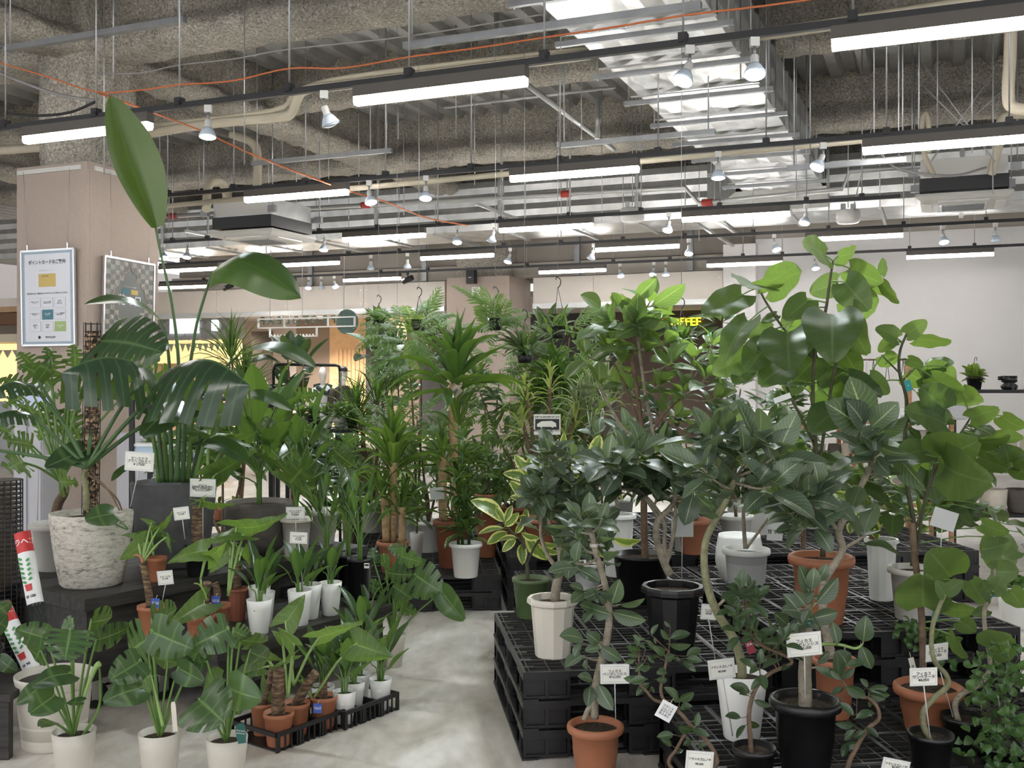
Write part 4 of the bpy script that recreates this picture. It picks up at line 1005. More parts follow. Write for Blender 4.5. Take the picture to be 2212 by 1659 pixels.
def up_leaves(pl, n, h, L, spread=.5, key='strel', pm='stem_green', r0=.004, wf=1.0, base=None, lean=0.0):
    """Tufted plant: upright petioles from the soil, each with a blade."""
    b0 = base or pl.soil
    for i in range(n):
        a = i * 2.4 + pl.r.uniform(-.3, .3); f = (i + .5) / n
        th = spread * (.25 + .75 * f) * pl.r.uniform(.8, 1.2); hh = lerp(h[1], h[0], f) * pl.r.uniform(.9, 1.1)
        d = Vector((math.cos(a) * math.sin(th) + lean, math.sin(a) * math.sin(th), math.cos(th)))
        s = b0 + Vector((math.cos(a), math.sin(a), 0)) * .012; m = s + Vector((0, 0, hh * .5)) + d * .02; e = s + d * hh
        pl.tube('petiole', [s, m, e], (r0, r0 * .7), pm, 6, 3)
        th2 = th * 1.5 + pl.r.uniform(0, .35); d2 = Vector((math.cos(a) * math.sin(th2) + lean, math.sin(a) * math.sin(th2), math.cos(th2))).normalized()
        l = pl.r.uniform(*L); nrm = Vector((-math.cos(a), -math.sin(a), .6))
        pl.leaf(key, e, e + d2 * l, normal=nrm, wf=wf)
TG = 'tropical plants on the benches and trays'
# ---------------------------------------------------------------- big monstera on a moss pole, stone pot
pl = rimplant('potted_monstera', 'huge monstera tied to a moss pole in a pale stone pot', 'plant', (198, 1106), 172, 5.22, UZ, 'stone', 'pot_stone', TG)
Y = 5.22
m = MB(); p0, p1 = P(196, 1110, Y + .03) - pl.b, P(200, 716, Y + .05) - pl.b; m.tube([p0.lerp(p1, i / 24) for i in range(25)], [.036 + .004 * math.sin(i * 2.1) for i in range(25)], 12); 
def m_moss():
    m, nt, b = nodes('moss_core'); tc = N(nt, 'ShaderNodeTexCoord'); v = N(nt, 'ShaderNodeTexVoronoi'); v.inputs['Scale'].default_value = 75; nt.links.new(tc.outputs['Object'], v.inputs['Vector'])
    sp = N(nt, 'ShaderNodeSeparateColor'); nt.links.new(v.outputs['Color'], sp.inputs[0])
    nt.links.new(ramp(nt, sp.outputs[0], [(.15, (.03, .022, .015)), (.5, (.22, .13, .07)), (.9, (.55, .40, .25))]), b.inputs['Base Color']); b.inputs['Roughness'].default_value = .9
m_moss(); m.obj('moss_pole', 'moss_core', pl.e)
m = MB()
for i in range(46):
    c = p0.lerp(p1, i / 45 * 1.03); m.lathe([(.0415, -.001), (.0435, 0), (.0415, .001)], 10, c + Vector((0, 0, .012 * math.sin(i * 1.7))))
for j in range(9):
    a = 2 * pi * j / 9; o = Vector((math.cos(a), math.sin(a), 0)) * .0425; m.tube([p0 + o, p0.lerp(p1, 1.05) + o], .0018, 4)
o = m.obj('pole_net', 'rail_black', pl.e); o['kind'] = 'stuff'
pl.tube('stem', path(k1, [(735, 800), (740, 700), (730, 600), (715, 500), (740, 440), (760, 380)], Y - .05), (.017, .014), 'bark_green')
pl.tube('aerial_root', path(k1, [(750, 500), (860, 560), (960, 680), (1020, 800)], Y - .06), (.006, .004), 'bark_brown', 6)
pl.tube('aerial_root', path(k1, [(750, 430), (850, 560), (990, 690), (1040, 800)], Y - .04), (.006, .004), 'bark_brown', 6)
hub = P(*k1(745, 430), Y - .06)
def bigleaf(bx, by, tx, ty, nrm, var, wf, dYb=0, dYt=0, via=None, key='mon_big'):
    b = P(*q4(bx, by), Y + dYb); t = P(*q4(tx, ty), Y + dYt)
    pl.leaf(key, b, t, normal=nrm, var=var, wf=wf)
    mid = [P(*q4(*v), Y + dYb * .6) for v in (via or [])]
    pl.tube('petiole', [hub] + mid + [b], (.012, .007), 'stem_dark_green', 8)
bigleaf(640, 700, 1045, 775, (.1, -.8, .62), 0, 1.15, .05, -.1, [(590, 1200)])
bigleaf(960, 880, 390, 905, (0, -.25, 1), 2, .95, -.05, -.35, [(760, 1150)])
bigleaf(1085, 880, 1600, 985, (.25, -.2, 1), 2, 1.0, -.1, -.35, [(830, 1200), (1000, 1040)])
bigleaf(245, 950, 330, 800, (.9, -.3, .3), 1, .7, -.1, -.05, [(390, 1200)], 'mon_solid')
bigleaf(200, 975, -30, 1010, (0, -.3, 1), 1, 1.0, -.1, -.3, [(420, 1250)])
bigleaf(190, 1160, -60, 1190, (0, -.4, 1), 1, .9, -.15, -.3, [(400, 1360)])
bigleaf(-60, 1395, -300, 1440, (0, -.3, 1), 0, 1, -.1, -.2, [(250, 1440)])
bigleaf(1190, 1130, 900, 1310, (-.2, -.75, .6), 1, 1.0, .1, -.1, [(900, 1250)], 'mon_solid')
bigleaf(545, 1400, 285, 1510, (.1, -.5, .6), 2, .9, .0, -.15, None, 'mon_solid')
b = P(*k1(960, 830), Y - .2); pl.leaf('mon_solid', b, P(*k1(725, 880), Y - .3), 25, 1.1); pl.tube('petiole', [pl.soil + V(.1, -.05, 0), P(*k1(1090, 960), Y - .2), b], (.005, .004), 'stem_dark_green')
# ---------------------------------------------------------------- split-leaf philodendron beside it
pl = rimplant('potted_philodendron', 'split-leaf philodendron in a plain pale grey pot behind the stone pot', 'plant', (122, 1128), 112, 5.62, UZ, 'rim', 'pot_grey', TG); Y = 5.62
pl.tube('stem', path(kI, [(118, 1125), (125, 1090), (140, 1060), (135, 1030)], Y), (.028, .022), 'bark_brown')
st = P(130, 1040, Y)
leaves(pl, q4, 'selloum', [(330, 930, 300, 735, 15, .1, .05, 1.3), (230, 900, 120, 770, 25, .1, 0, 1.3), (480, 900, 470, 720, 20, .15, .0, 1.3), (330, 1000, 120, 850, 30, .05, -.05, 1.2), (520, 1010, 340, 1060, 20, 0, -.1, 1.2), (760, 900, 1000, 830, 40, .3, .2, 1.2), (850, 1000, 1080, 900, 45, .35, .3, 1.1),
                                (200, 1010, 0, 940, 30, .1, 0, 1.2), (420, 1130, 520, 1330, 20, .1, 0, 1.2), (330, 1130, 250, 1340, 25, .1, 0, 1.1), (150, 1060, 20, 1130, 30, 0, -.1, 1.2), (205, 1370, 40, 1340, 20, -.1, -.15, 1.3), (150, 1480, 40, 1520, 20, -.15, -.2, 1.3), (380, 1590, 500, 1600, 20, -.1, -.1, 1.3), (300, 1300, 420, 1240, 10, .1, .1, 1.2), (60, 1290, -60, 1240, 20, 0, 0, 1.2), (250, 1180, 100, 1110, 20, .1, 0, 1.2), (560, 960, 560, 780, 30, .2, .2, 1.2)], Y, st, 'stem_green', .006, .2)
# ---------------------------------------------------------------- giant bird of paradise, slate pot
pl = rimplant('potted_bird_of_paradise', 'towering giant bird of paradise with banana-like leaves in a slate-grey pot', 'plant', (376, 1040), 180, 5.75, UZ, 'stone', 'pot_slate', TG); Y = 5.75
for i, (x, dy, hx, hy) in enumerate(((352, 0, 338, 860), (362, .05, 352, 850), (372, -.05, 366, 830), (384, .05, 384, 820), (394, -.05, 402, 835), (404, 0, 420, 850), (414, .05, 445, 870), (345, .05, 322, 900), (380, -.1, 392, 870), (420, -.05, 462, 900))):
    pl.tube('stalk', [P(x, 1042, Y + dy), P((x + hx) / 2, 960, Y + dy), P(hx, hy, Y + dy)], (.016, .009), 'stem_green' if i % 2 else 'stem_dark_green')
def sleaf(key, pts, tip, nrm, wf=1.0, dY=0, dT=0):
    q = [P(x, y, Y + dY * i / (len(pts) - 1)) for i, (x, y) in enumerate(pts)]
    pl.tube('petiole', q, (.011, .006), 'stem_dark_green', 8); pl.leaf(key, q[-1], P(tip[0], tip[1], Y + dY + dT), normal=nrm, wf=wf, var=0)
sleaf('strel_tall', [(384, 830), (385, 770), (372, 660), (350, 560), (336, 492)], (238, 206), (.55, -.7, .25), 1.3, 0, -.1)
sleaf('strel_arch', [(402, 850), (412, 780), (425, 700), (445, 630), (458, 588)], (648, 640), (-.25, -.85, .75), 1.5, -.05, -.3)
sleaf('strel_flat', [(366, 830), (365, 780), (358, 720), (346, 690)], (182, 657), (.1, -.42, 1), 1.5, -.05, -.25)
sleaf('strel_flat', [(430, 860), (455, 830), (490, 790), (515, 768)], (684, 795), (0, -.35, 1), 1.3, -.1, -.2)
sleaf('strel_flat', [(440, 900), (480, 875), (520, 858)], (632, 888), (0, -.5, .8), 1.3, .1, -.1)
sleaf('strel_tall', [(365, 960), (345, 900), (342, 885)], (352, 800), (0, -1, .1), 2.2, .0, .05)
sleaf('strel_flat', [(420, 960), (450, 940), (440, 955)], (540, 1000), (0, -.6, .7), 1.4, -.2, -.1)
sleaf('strel_tall', [(430, 960), (455, 940), (462, 945)], (455, 880), (.2, -1, .1), 2.0, .1, .05)
sleaf('strel_flat', [(330, 1020), (300, 1000), (290, 1005)], (240, 1040), (0, -.6, .7), 1.4, -.2, -.1)
# ---------------------------------------------------------------- alocasias on the benches
def alo(label, rim, w, Y, zs, trunk, r, rows, kk, pot='pot_terra', stempt=None, pr=.0045, kind='nursery'):
    pl = rimplant('potted_alocasia', label, 'plant', rim, w, Y, zs, kind, pot, TG)
    tp = path(kk, trunk, Y) if trunk else [pl.soil]
    if trunk: pl.tube('trunk', tp, (r, r * .8), 'alocasia_trunk', 12)
    st = P(*kk(*stempt), Y) if stempt else tp[-1]
    leaves(pl, kk, 'alo', rows, Y, st, 'stem_pale', pr, .25)
    return pl
pl = alo('alocasia with a leaning ringed trunk in a terracotta pot by the bench corner', (329, 1307), 64, 4.97, LZ, [(690, 880), (670, 720), (640, 560), (595, 370)], .019,
    [(620, 130, 330, 320, 5, .05, -.1, 1.2), (520, 60, 350, 30, 40, .05, -.05, 1.0), (800, -60, 960, -250, 50, .1, 0, .9), (700, -100, 560, -170, 45, .1, 0, 1), (880, 60, 930, 250, 40, .02, 0, .7)], kA)
pl.tube('bract', path(kA, [(600, 360), (570, 290), (520, 268), (490, 285)], 4.95), (.009, .003), 'pot_terra')
pl = alo('alocasia with a thick upright trunk in the front terracotta pot on the low bench', (433, 1326), 64, 4.93, LZ, [(1320, 980), (1340, 800), (1370, 590)], .024,
    [(1370, 220, 890, 360, 25, -.05, -.1, 1.0), (1370, 300, 1600, 120, 25, -.05, -.1, .9), (1330, 850, 850, 1150, 5, -.05, -.2, .8)], kA, stempt=(1290, 560))
pl.tube('bract', path(kA, [(1360, 800), (1330, 700), (1270, 620), (1210, 610)], 4.88), (.006, .003), 'lf_lime')
alo('alocasia with a ringed green and brown trunk in a terracotta pot with a blue tag', (473, 1304), 50, 5.08, LZ, [(1480, 850), (1490, 720), (1460, 600)], .020,
    [(1650, 190, 1400, 490, 15, .05, 0, 1.1), (1800, 40, 1330, 150, 55, .05, -.1, 1.0), (1720, -60, 2330, -210, 35, .05, 0, .75)], kA, stempt=(1620, 760), pr=.006)
alo('short-trunked alocasia in a dark terracotta pot next to the white pots', (513, 1270), 47, 5.3, LZ, [(1730, 660), (1725, 500), (1735, 380)], .022, [(1800, 200, 1880, 420, 30, .1, .05, .9), (1660, 120, 1500, 260, 30, .1, 0, 1)], kA, pot='pot_terra_dark', kind='facet')
alo('small alocasia in a terracotta pot on the tall bench beside the stone pot', (338, 1203), 44, 5.3, UZ, None, .01, [(620, 60, 900, 30, 20, .05, 0, 1.0), (700, -20, 980, 120, 30, .05, 0, 1)], kA, stempt=(730, 280))
pl = rimplant('potted_alocasia', 'alocasia with a stout bare trunk before the slate pot', 'plant', (428, 1178), 60, 5.45, UZ, 'nursery', 'pot_black', TG)
pl.tube('trunk', path(k1, [(1690, 1090), (1685, 920), (1690, 760)], 5.45), (.034, .03), 'alocasia_trunk', 12)
leaves(pl, k1, 'alo', [(1730, 715, 2020, 740, 72, -.1, -.05, 1), (1740, 690, 1610, 745, 72, -.1, 0, 1), (1780, 530, 1990, 330, 40, 0, .1, .9), (1830, 500, 2200, 290, 40, 0, .1, 1), (1960, 260, 1560, 150, 60, .1, .2, .6)], 5.45, P(*k1(1700, 780), 5.4), 'stem_pale', .006)
leaves(pl, k1, 'alo', [(1970, 170, 2210, 120, 58, .2, .1, .9), (1780, 60, 1900, -60, 35, .2, .1, 1), (1790, 30, 1560, -30, 45, .2, .1, 1.1)], 5.45, P(*k1(1770, 520), 5.5), 'stem_pale', .007)
# ---------------------------------------------------------------- small strelitzias in white pots on the low bench
for i, (x, y, w, Y, n, lab) in enumerate(((560, 1294, 55, 5.03, 6, 'nearest the bench edge'), (568, 1278, 52, 5.17, 5, 'half hidden behind the front white pot'), (560, 1266, 48, 5.32, 4, 'farthest in the short row of three'),
                                         (647, 1274, 52, 5.2, 5, 'with a price card above it'), (668, 1261, 54, 5.34, 5, 'behind the price card'), (714, 1257, 49, 5.42, 6, 'standing apart near the black tray'))):
    pl = rimplant('potted_strelitzia', f'small strelitzia in a tall white pot, {lab}', 'plant', (x, y), w, Y, LZ, 'tall', 'pot_white', 'white strelitzia pots')
    up_leaves(pl, n + 1, (.05, .12), (.13, .20), .5)
# strelitzias with many stems in black nursery pots on the bench tray
tr = tray(P(742, 1292, 5.75) * 1 + V(-.15, -.08, 0), .42, .26, 'black cell tray on the low bench under black nursery pots', .05)
tr.location.z = LZ + .001
for x, y, w, Y, lab in ((777, 1205, 56, 5.72, 'at the bench end'), (752, 1196, 50, 5.92, 'at the back of the tray'), (706, 1212, 54, 5.86, 'behind the white pots')):
    pl = rimplant('potted_strelitzia', f'reedy narrow-leaved strelitzia in a black nursery pot {lab}', 'plant', (x, y), w, Y, LZ + .008, 'nursery', 'pot_black', 'black strelitzia pots')
    up_leaves(pl, 15, (.22, .42), (.10, .17), .36, 'strel', 'stem_green', .0028, .8)
# medium strelitzias in brown bowls at the back of the tall bench
for x, y, w, Y, lab, n, h in ((560, 1082, 150, 6.2, 'dark brown bowl behind the alocasias', 13, (.25, .62)), (640, 1118, 70, 6.05, 'cream pot behind the price cards', 12, (.25, .55))):
    pl = rimplant('potted_strelitzia', f'bushy strelitzia in a {lab}', 'plant', (x, y), w, Y, UZ, 'bowl' if w > 100 else 'rim', 'pot_brown' if w > 100 else 'pot_cream', TG)
    up_leaves(pl, n, h, (.28, .42) if w > 100 else (.18, .28), .6, 'strel', 'stem_green', .006, 1.25)
pl = rimplant('potted_monstera', 'mid-sized monstera behind the strelitzias on the tall bench', 'plant', (690, 1100), 90, 6.5, UZ, 'rim', 'pot_grey', TG)
st = pl.soil
leaves(pl, ctx(380, 600, 3.687), 'mon', [(700, 1400, 920, 1330, 35), (950, 1170, 1130, 1230, 35), (1220, 1290, 1100, 1200, 20), (1340, 1310, 1460, 1260, 20, 0, 0, 1.2), (950, 930, 1140, 920, 40), (680, 1110, 830, 1060, 30), (760, 1130, 700, 1260, 30), (1060, 1520, 1010, 1420, 10), (900, 1640, 1010, 1520, 5, -.3, -.3, 1.2), (1150, 1490, 1060, 1640, 20), (830, 1380, 1080, 1480, 30), (1250, 1360, 1420, 1500, 20), (560, 1150, 470, 1250, 30), (1000, 1220, 860, 1290, 40)], 6.4, st, 'stem_green', .006, .15, .3)
# ---------------------------------------------------------------- monstera beside the aisle, white pots
pl = rimplant('potted_monstera', 'spreading monstera in a pale pot on the floor where the bench ends', 'plant', (848, 1368), 58, 5.72, 0, 'tall', 'pot_taupe', TG)
leaves(pl, k3, 'mon', [(1560, 950, 1800, 1105, 10, -.05, -.1, 1.2), (1320, 930, 1550, 950, 30), (1420, 790, 1630, 850, 25), (1480, 760, 1330, 720, 20), (1220, 860, 1200, 720, 10), (1380, 1050, 1550, 1160, 20), (1570, 1060, 1745, 1145, 50), (1420, 1190, 1580, 1290, 40), (1230, 1000, 1200, 1120, 30)], 5.7, pl.soil, 'stem_green', .0045, .2)
leaves(pl, k3, 'mon_solid', [(1800, 1105, 1985, 1345, 30, -.15, -.1, .9), (1300, 790, 1320, 900, 20)], 5.7, pl.soil, 'stem_green', .0045, .1)
for x, y, w, Y, lab in ((800, 1378, 40, 5.6, 'grey pot'), (784, 1395, 36, 5.3, 'white pot')):
    pl = rimplant('potted_strelitzia', f'small strelitzia in a {lab} tucked against the bench end', 'plant', (x, y), w, Y, 0, 'tall', 'pot_white', TG); up_leaves(pl, 6, (.08, .2), (.13, .2), .5)
# ---------------------------------------------------------------- three monsteras in front
FG = 'front row monsteras'
pl = rimplant('potted_monstera', 'young monstera in a white pot with a pale furled new leaf', 'plant', (160, 1577), 91, 3.98, 0, 'tall', 'pot_taupe', FG)
leaves(pl, k2, 'mon', [(600, 480, 555, 735, 0, -.05, -.12, 1.45), (400, 550, 130, 470, 25, 0, -.05, 1.1), (775, 410, 955, 370, 42, .05, .1, 1.5), (820, 565, 1115, 445, 42, .05, .1, 1.0), (620, 400, 520, 470, 30, .1, 0, 1.2)], 3.98, pl.soil, 'stem_green', .0045, .12)
leaves(pl, k2, 'mon_solid', [(605, 850, 270, 955, 40, -.05, -.1, .9), (360, 955, 138, 1110, 40, 0, -.05, 1.0), (470, 1035, 250, 1190, 8, -.1, -.1, 1.2), (710, 1090, 570, 1095, 45, -.1, 0, .9), (345, 640, 300, 740, 30, .1, .1, 1), (440, 1260, 340, 1300, 50, -.1, -.1, .8)], 3.98, pl.soil, 'stem_green', .004, .12)
pl.tube('furled_leaf', path(k2, [(705, 1090), (740, 980), (780, 880), (820, 790), (850, 765)], 3.9), [.003] + [.005 + .00035 * i for i in range(20)], 'stem_pale')
pl.tube('petiole', [pl.soil + V(.03, 0, 0), P(*k2(840, 1150), 3.95), P(*k2(855, 930), 3.95), P(*k2(845, 780), 3.92)], (.006, .004), 'stem_green')
pl = rimplant('potted_monstera', 'young monstera in a white pot with a furled shoot and pale plant stake', 'plant', (345, 1580), 89, 3.95, 0, 'tall', 'pot_taupe', FG)
leaves(pl, k2, 'mon', [(1295, 395, 1510, 295, 42, .05, .1, 1.5), (1290, 490, 1645, 640, 15, 0, -.05, 1.0), (1250, 560, 1105, 690, 20, .1, .1, 1.4), (1205, 740, 935, 905, 10, -.05, -.1, 1.1), (1700, 640, 1590, 780, 20, .05, 0, 1.3)], 3.95, pl.soil, 'stem_green', .0045, .1)
leaves(pl, k2, 'mon_solid', [(1210, 970, 875, 1090, 15, -.05, -.1, .95), (1445, 640, 1400, 815, 5, .05, .05, 1.2), (1520, 800, 1740, 920, 30, 0, -.05, 1.0), (1290, 860, 1190, 940, 20, .1, .1, 1)], 3.95, pl.soil, 'stem_green', .004, .1)
pl.tube('furled_leaf', path(k2, [(1390, 1300), (1340, 1080), (1290, 860)], 3.92), (.008, .002), 'stem_pale')
m = MB(); m.prism([(-.009, 0), (.009, 0), (.009, .1), (.006, .112), (-.006, .112), (-.009, .1)], .0015, P(379, 1580, 3.9) - pl.b, (1, 0, .08), (-.08, 0, 1)); m.obj('plant_stake', 'pot_cream', pl.e)
pl = rimplant('potted_monstera', 'young monstera in a white pot with a dark green name stake', 'plant', (490, 1591), 89, 3.95, 0, 'tall', 'pot_taupe', FG)
leaves(pl, k2, 'mon', [(1950, 470, 1640, 620, 22, .05, -.05, 1.3), (1990, 480, 2130, 540, 25, .05, .05, 1.2), (1770, 760, 1590, 690, 25, .05, 0, 1.3), (1700, 1070, 1905, 1260, 0, -.1, -.12, 1.45), (2050, 560, 2290, 570, 50, .1, .1, .9)], 3.95, pl.soil, 'stem_green', .0045, .1)
leaves(pl, k2, 'mon_solid', [(1960, 970, 2230, 1065, 15, -.05, -.1, 1.0), (1905, 920, 1725, 1020, 20, .1, .1, 1), (2040, 860, 2200, 800, 30, .1, .1, 1), (1980, 1090, 2050, 1200, 10, .05, .05, 1), (2130, 660, 2290, 720, 30, .1, .1, 1)], 3.95, pl.soil, 'stem_green', .004, .1)
e = thing('name_stake', 'dark green name stake in the front monstera pot beside the tray', 'tag', P(522, 1600, 3.9)); 
m = MB(); m.prism([(-.015, -.01), (.015, -.01), (.019, .045), (.014, .062), (0, .066), (-.014, .062), (-.019, .045)], .0015, (0, 0, 0), (1, .1, .1), (-.1, 0, 1)); m.obj('stake', 'tag_green', e)
put('lettering', text_mesh('Monstera\ndeliciosa', .0095, 'paper_white'), e, Matrix.Translation((-.003, -.004, .034)) @ Matrix.Rotation(.1, 4, 'Y') @ Matrix.Rotation(pi / 2, 4, 'X'))
# taupe empty pot with pole tubes leaning in it
e = thing('empty_pot', 'large empty cream ribbed pot behind the first monstera', 'pot', S(117, 1606))
rr_ = 160 * 4.5 / F / 2; H = .308
m = MB(); m.lathe([(rr_ * .78, 0), (rr_ * .80, .004)] + [(rr_ * (.80 + .14 * z + .012 * math.sin(z * 22)), H * (.05 + .78 * z)) for z in [i / 16 for i in range(17)]] + [(rr_ * .97, H * .9), (rr_, H * .97), (rr_, H), (rr_ * .96, H), (rr_ * .92, H * .6), (rr_ * .80, .02), (0, .02)], 36); m.obj('body', 'pot_taupe', e)
m = MB(); m.lathe([(.045, 0), (.05, .002), (.0, .004)], 20, (rr_ * .55, -rr_ * .55, .28), M=Matrix.Rotation(1.4, 3, 'X')); m.obj('sticker', 'mall_cream', e)
simple('net_green', (.015, .03, .028), .5)
def pole_tube(label, a, b, la, lb, r, rows, txt):
    """Net tube from a to b (lower to upper end), with a printed sleeve between fractions la and lb."""
    a = Vector(a); b = Vector(b); e = thing('plastic_moss_pole', label, 'moss pole', a); d = b - a
    z = d.normalized(); x = Vector((1, 0, 0)); x = (x - z * x.dot(z)).normalized(); y = z.cross(x); M3 = Matrix((x, y, z)).transposed()
    m = MB(); L = d.length
    for j in range(14):
        for s in (-1, 1):
            pts = [M3 @ Vector((r * math.cos(j * 2 * pi / 14 + s * q * .22), r * math.sin(j * 2 * pi / 14 + s * q * .22), L * q / 16)) for q in range(17)]; m.tube(pts, .0013, 3, False)
    o = m.obj('net', 'net_green', e); o['kind'] = 'stuff'
    m = MB(); r2 = r * 1.06; n = 24
    for seg, (f0, f1, mat) in enumerate(((la, lb, 'paper_white'), (lerp(la, lb, .72), lb + .003, 'tag_red'))):
        q = MB(); rr2 = r2 * (1 + .01 * seg)
        vs = [M3 @ Vector((rr2 * math.cos(2 * pi * j / n), rr2 * math.sin(2 * pi * j / n), L * f)) for f in (f0, f1) for j in range(n)]
        q.add(vs, [(j, (j + 1) % n, n + (j + 1) % n, n + j) for j in range(n)], True); q.obj('sleeve', mat, e)
    M = M3.to_4x4()
    for s, fz, t, mt in ((.034, .86, txt, 'paper_white'), (.016, .1, rows, 'ink')):
        me = text_mesh(t, s, mt, .0008); me2 = me
        for v in me2.vertices:
            an = -pi / 2 + v.co.x / r2; v.co = M3 @ Vector((r2 * 1.03 * math.cos(an), r2 * 1.03 * math.sin(an), L * lerp(la, lb, fz) + v.co.y))
        put('lettering', me2, e)
    q = MB()
    q.prism([(-.013, 0), (.013, 0), (.016, .03), (-.016, .03)], .002, M3 @ Vector((0, -r2 * 1.05, L * lerp(la, lb, .18))), x, z); q.obj('printed_pot', 'tag_red', e)
    for k in range(11):
        q = MB(); s = 1 if k % 2 else -1; c = M3 @ Vector((s * .008 + .004 * math.sin(k * 3), -r2 * 1.05, L * lerp(la, lb, .28 + .033 * k)))
        q.prism([(0, 0), (.012, .004), (.016, .012), (.008, .016), (-.004, .008)], .001, c, x * s, z); q.obj('printed_leaf', 'printed_green', e)
simple('tag_red', (.55, .03, .03), .45); simple('printed_green', (.06, .28, .07), .5)
pole_tube('net moss pole with a red-topped printed sleeve, marked 120', P(98, 1420, 4.75), P(48, 1150, 4.9), .42, .99, .035, '55 120', 'プラヘゴ')
pole_tube('shorter net moss pole with a red-topped printed sleeve, marked 90', P(84, 1478, 4.62), P(2, 1302, 4.72), .15, .98, .035, '55 90', 'プラヘゴ')
# ---------------------------------------------------------------- plants in the floor trays
def tpos(T, a, b): return T + D1 * a + D2 * b
GT = 'alocasias in the floor tray'
for (a, b, w, trunk, r, rows, lab, stp) in (
    (.065, .06, .132, [(560, 1290), (555, 1100), (570, 880)], .031, [(590, 560, 500, 480, 20, .0, 0, 1.2), (690, 610, 570, 455, 25, -.05, -.05, 1.0), (690, 700, 480, 800, 45, .0, 0, .6)], 'with a stout straight trunk', (640, 1050)),
    (.20, .10, .125, [(690, 1190), (760, 1040), (860, 900)], .024, [(910, 540, 1280, 430, 48, -.05, 0, .75), (620, 420, 790, 165, 0, .05, .1, 1.05)], 'with a leaning trunk and orange bract', (690, 950)),
    (.34, .07, .125, [(930, 1150), (925, 1060), (930, 990)], .020, [(1215, 600, 1525, 705, 5, -.1, -.1, 1.15), (760, 900, 880, 980, 40, 0, 0, .8)], 'with a short stump', (850, 1080)),
    (.12, .22, .12, [(400, 1180), (440, 1050), (480, 850)], .02, [(400, 650, 600, 740, 35, 0, 0, 1.0), (430, 800, 200, 870, 20, .05, 0, 1.0), (480, 930, 460, 1150, 15, 0, 0, 1.0)], 'half hidden at the back', None)):
    c = tpos(T1, a, b); pl = Plant('potted_alocasia', f'alocasia {lab} in a terracotta pot in the floor tray', 'plant', (c.x, c.y, .008), GT)
    pl.pot('nursery', c + V(0, 0, .15), w / 2, 'pot_terra'); Yp = c.y
    dx = 0
    tp = path(k4, trunk, Yp); off = pl.soil - tp[0]; tp = [q + off for q in tp]
    pl.tube('trunk', tp, (r, r * .85), 'alocasia_trunk', 12)
    leaves(pl, k4, 'alo', rows, Yp, tp[-1] if stp is None else P(*k4(*stp), Yp), 'stem_pale', .0055, .2)
pl.r.seed(4)
for i, (a, b, lab) in enumerate(((.06, .06, 'at the front corner'), (.30, .06, 'at the aisle end'), (.06, .2, 'at the alocasia-side corner'), (.19, .13, 'in the middle'), (.30, .2, 'at the back by the bench'))):
    c = tpos(T2, a, b); pl = Plant('potted_strelitzia', f'white-potted small strelitzia {lab} of the floor tray', 'plant', (c.x, c.y, .008), 'white strelitzias in the floor tray')
    pl.pot('tall', c + V(0, 0, .155), .054, 'pot_white'); up_leaves(pl, 7, (.07, .15), (.15, .22), .5)
    if i < 2:
        m = MB(); m.box((.0, -.054, .1), (.022, .002, .012)); m.obj('barcode_label', 'card_paper', pl.e)

# barcode stickers on pots
def sticker(px, py, Y, w, h, owner, lab):
    k = Y / F; e = bpy.data.objects.new('barcode_sticker', None); COL.objects.link(e); e.parent = owner; e.location = P(px, py, Y) - owner.location
    m = MB(); m.box((0, 0, 0), (w * k, .0015, h * k)); m.obj('sticker_paper', 'card_paper', e)
    m = MB(); m.box((0, -.001, h * k * .12), (w * k * .8, .0008, h * k * .35)); m.obj('barcode', 'ink', e)
for o in [x for x in bpy.data.objects if x.get('category') == 'plant']:
    l = o.get('label', '')
    if 'dark green name stake' in l: sticker(467, 1622, 3.885, 14, 16, o, l)
    if 'nearest the bench edge' in l: sticker(553, 1320, 4.975, 12, 6, o, l)
    if 'at the bench end' in l and 'black' in l: sticker(792, 1222, 5.66, 11, 11, o, l)
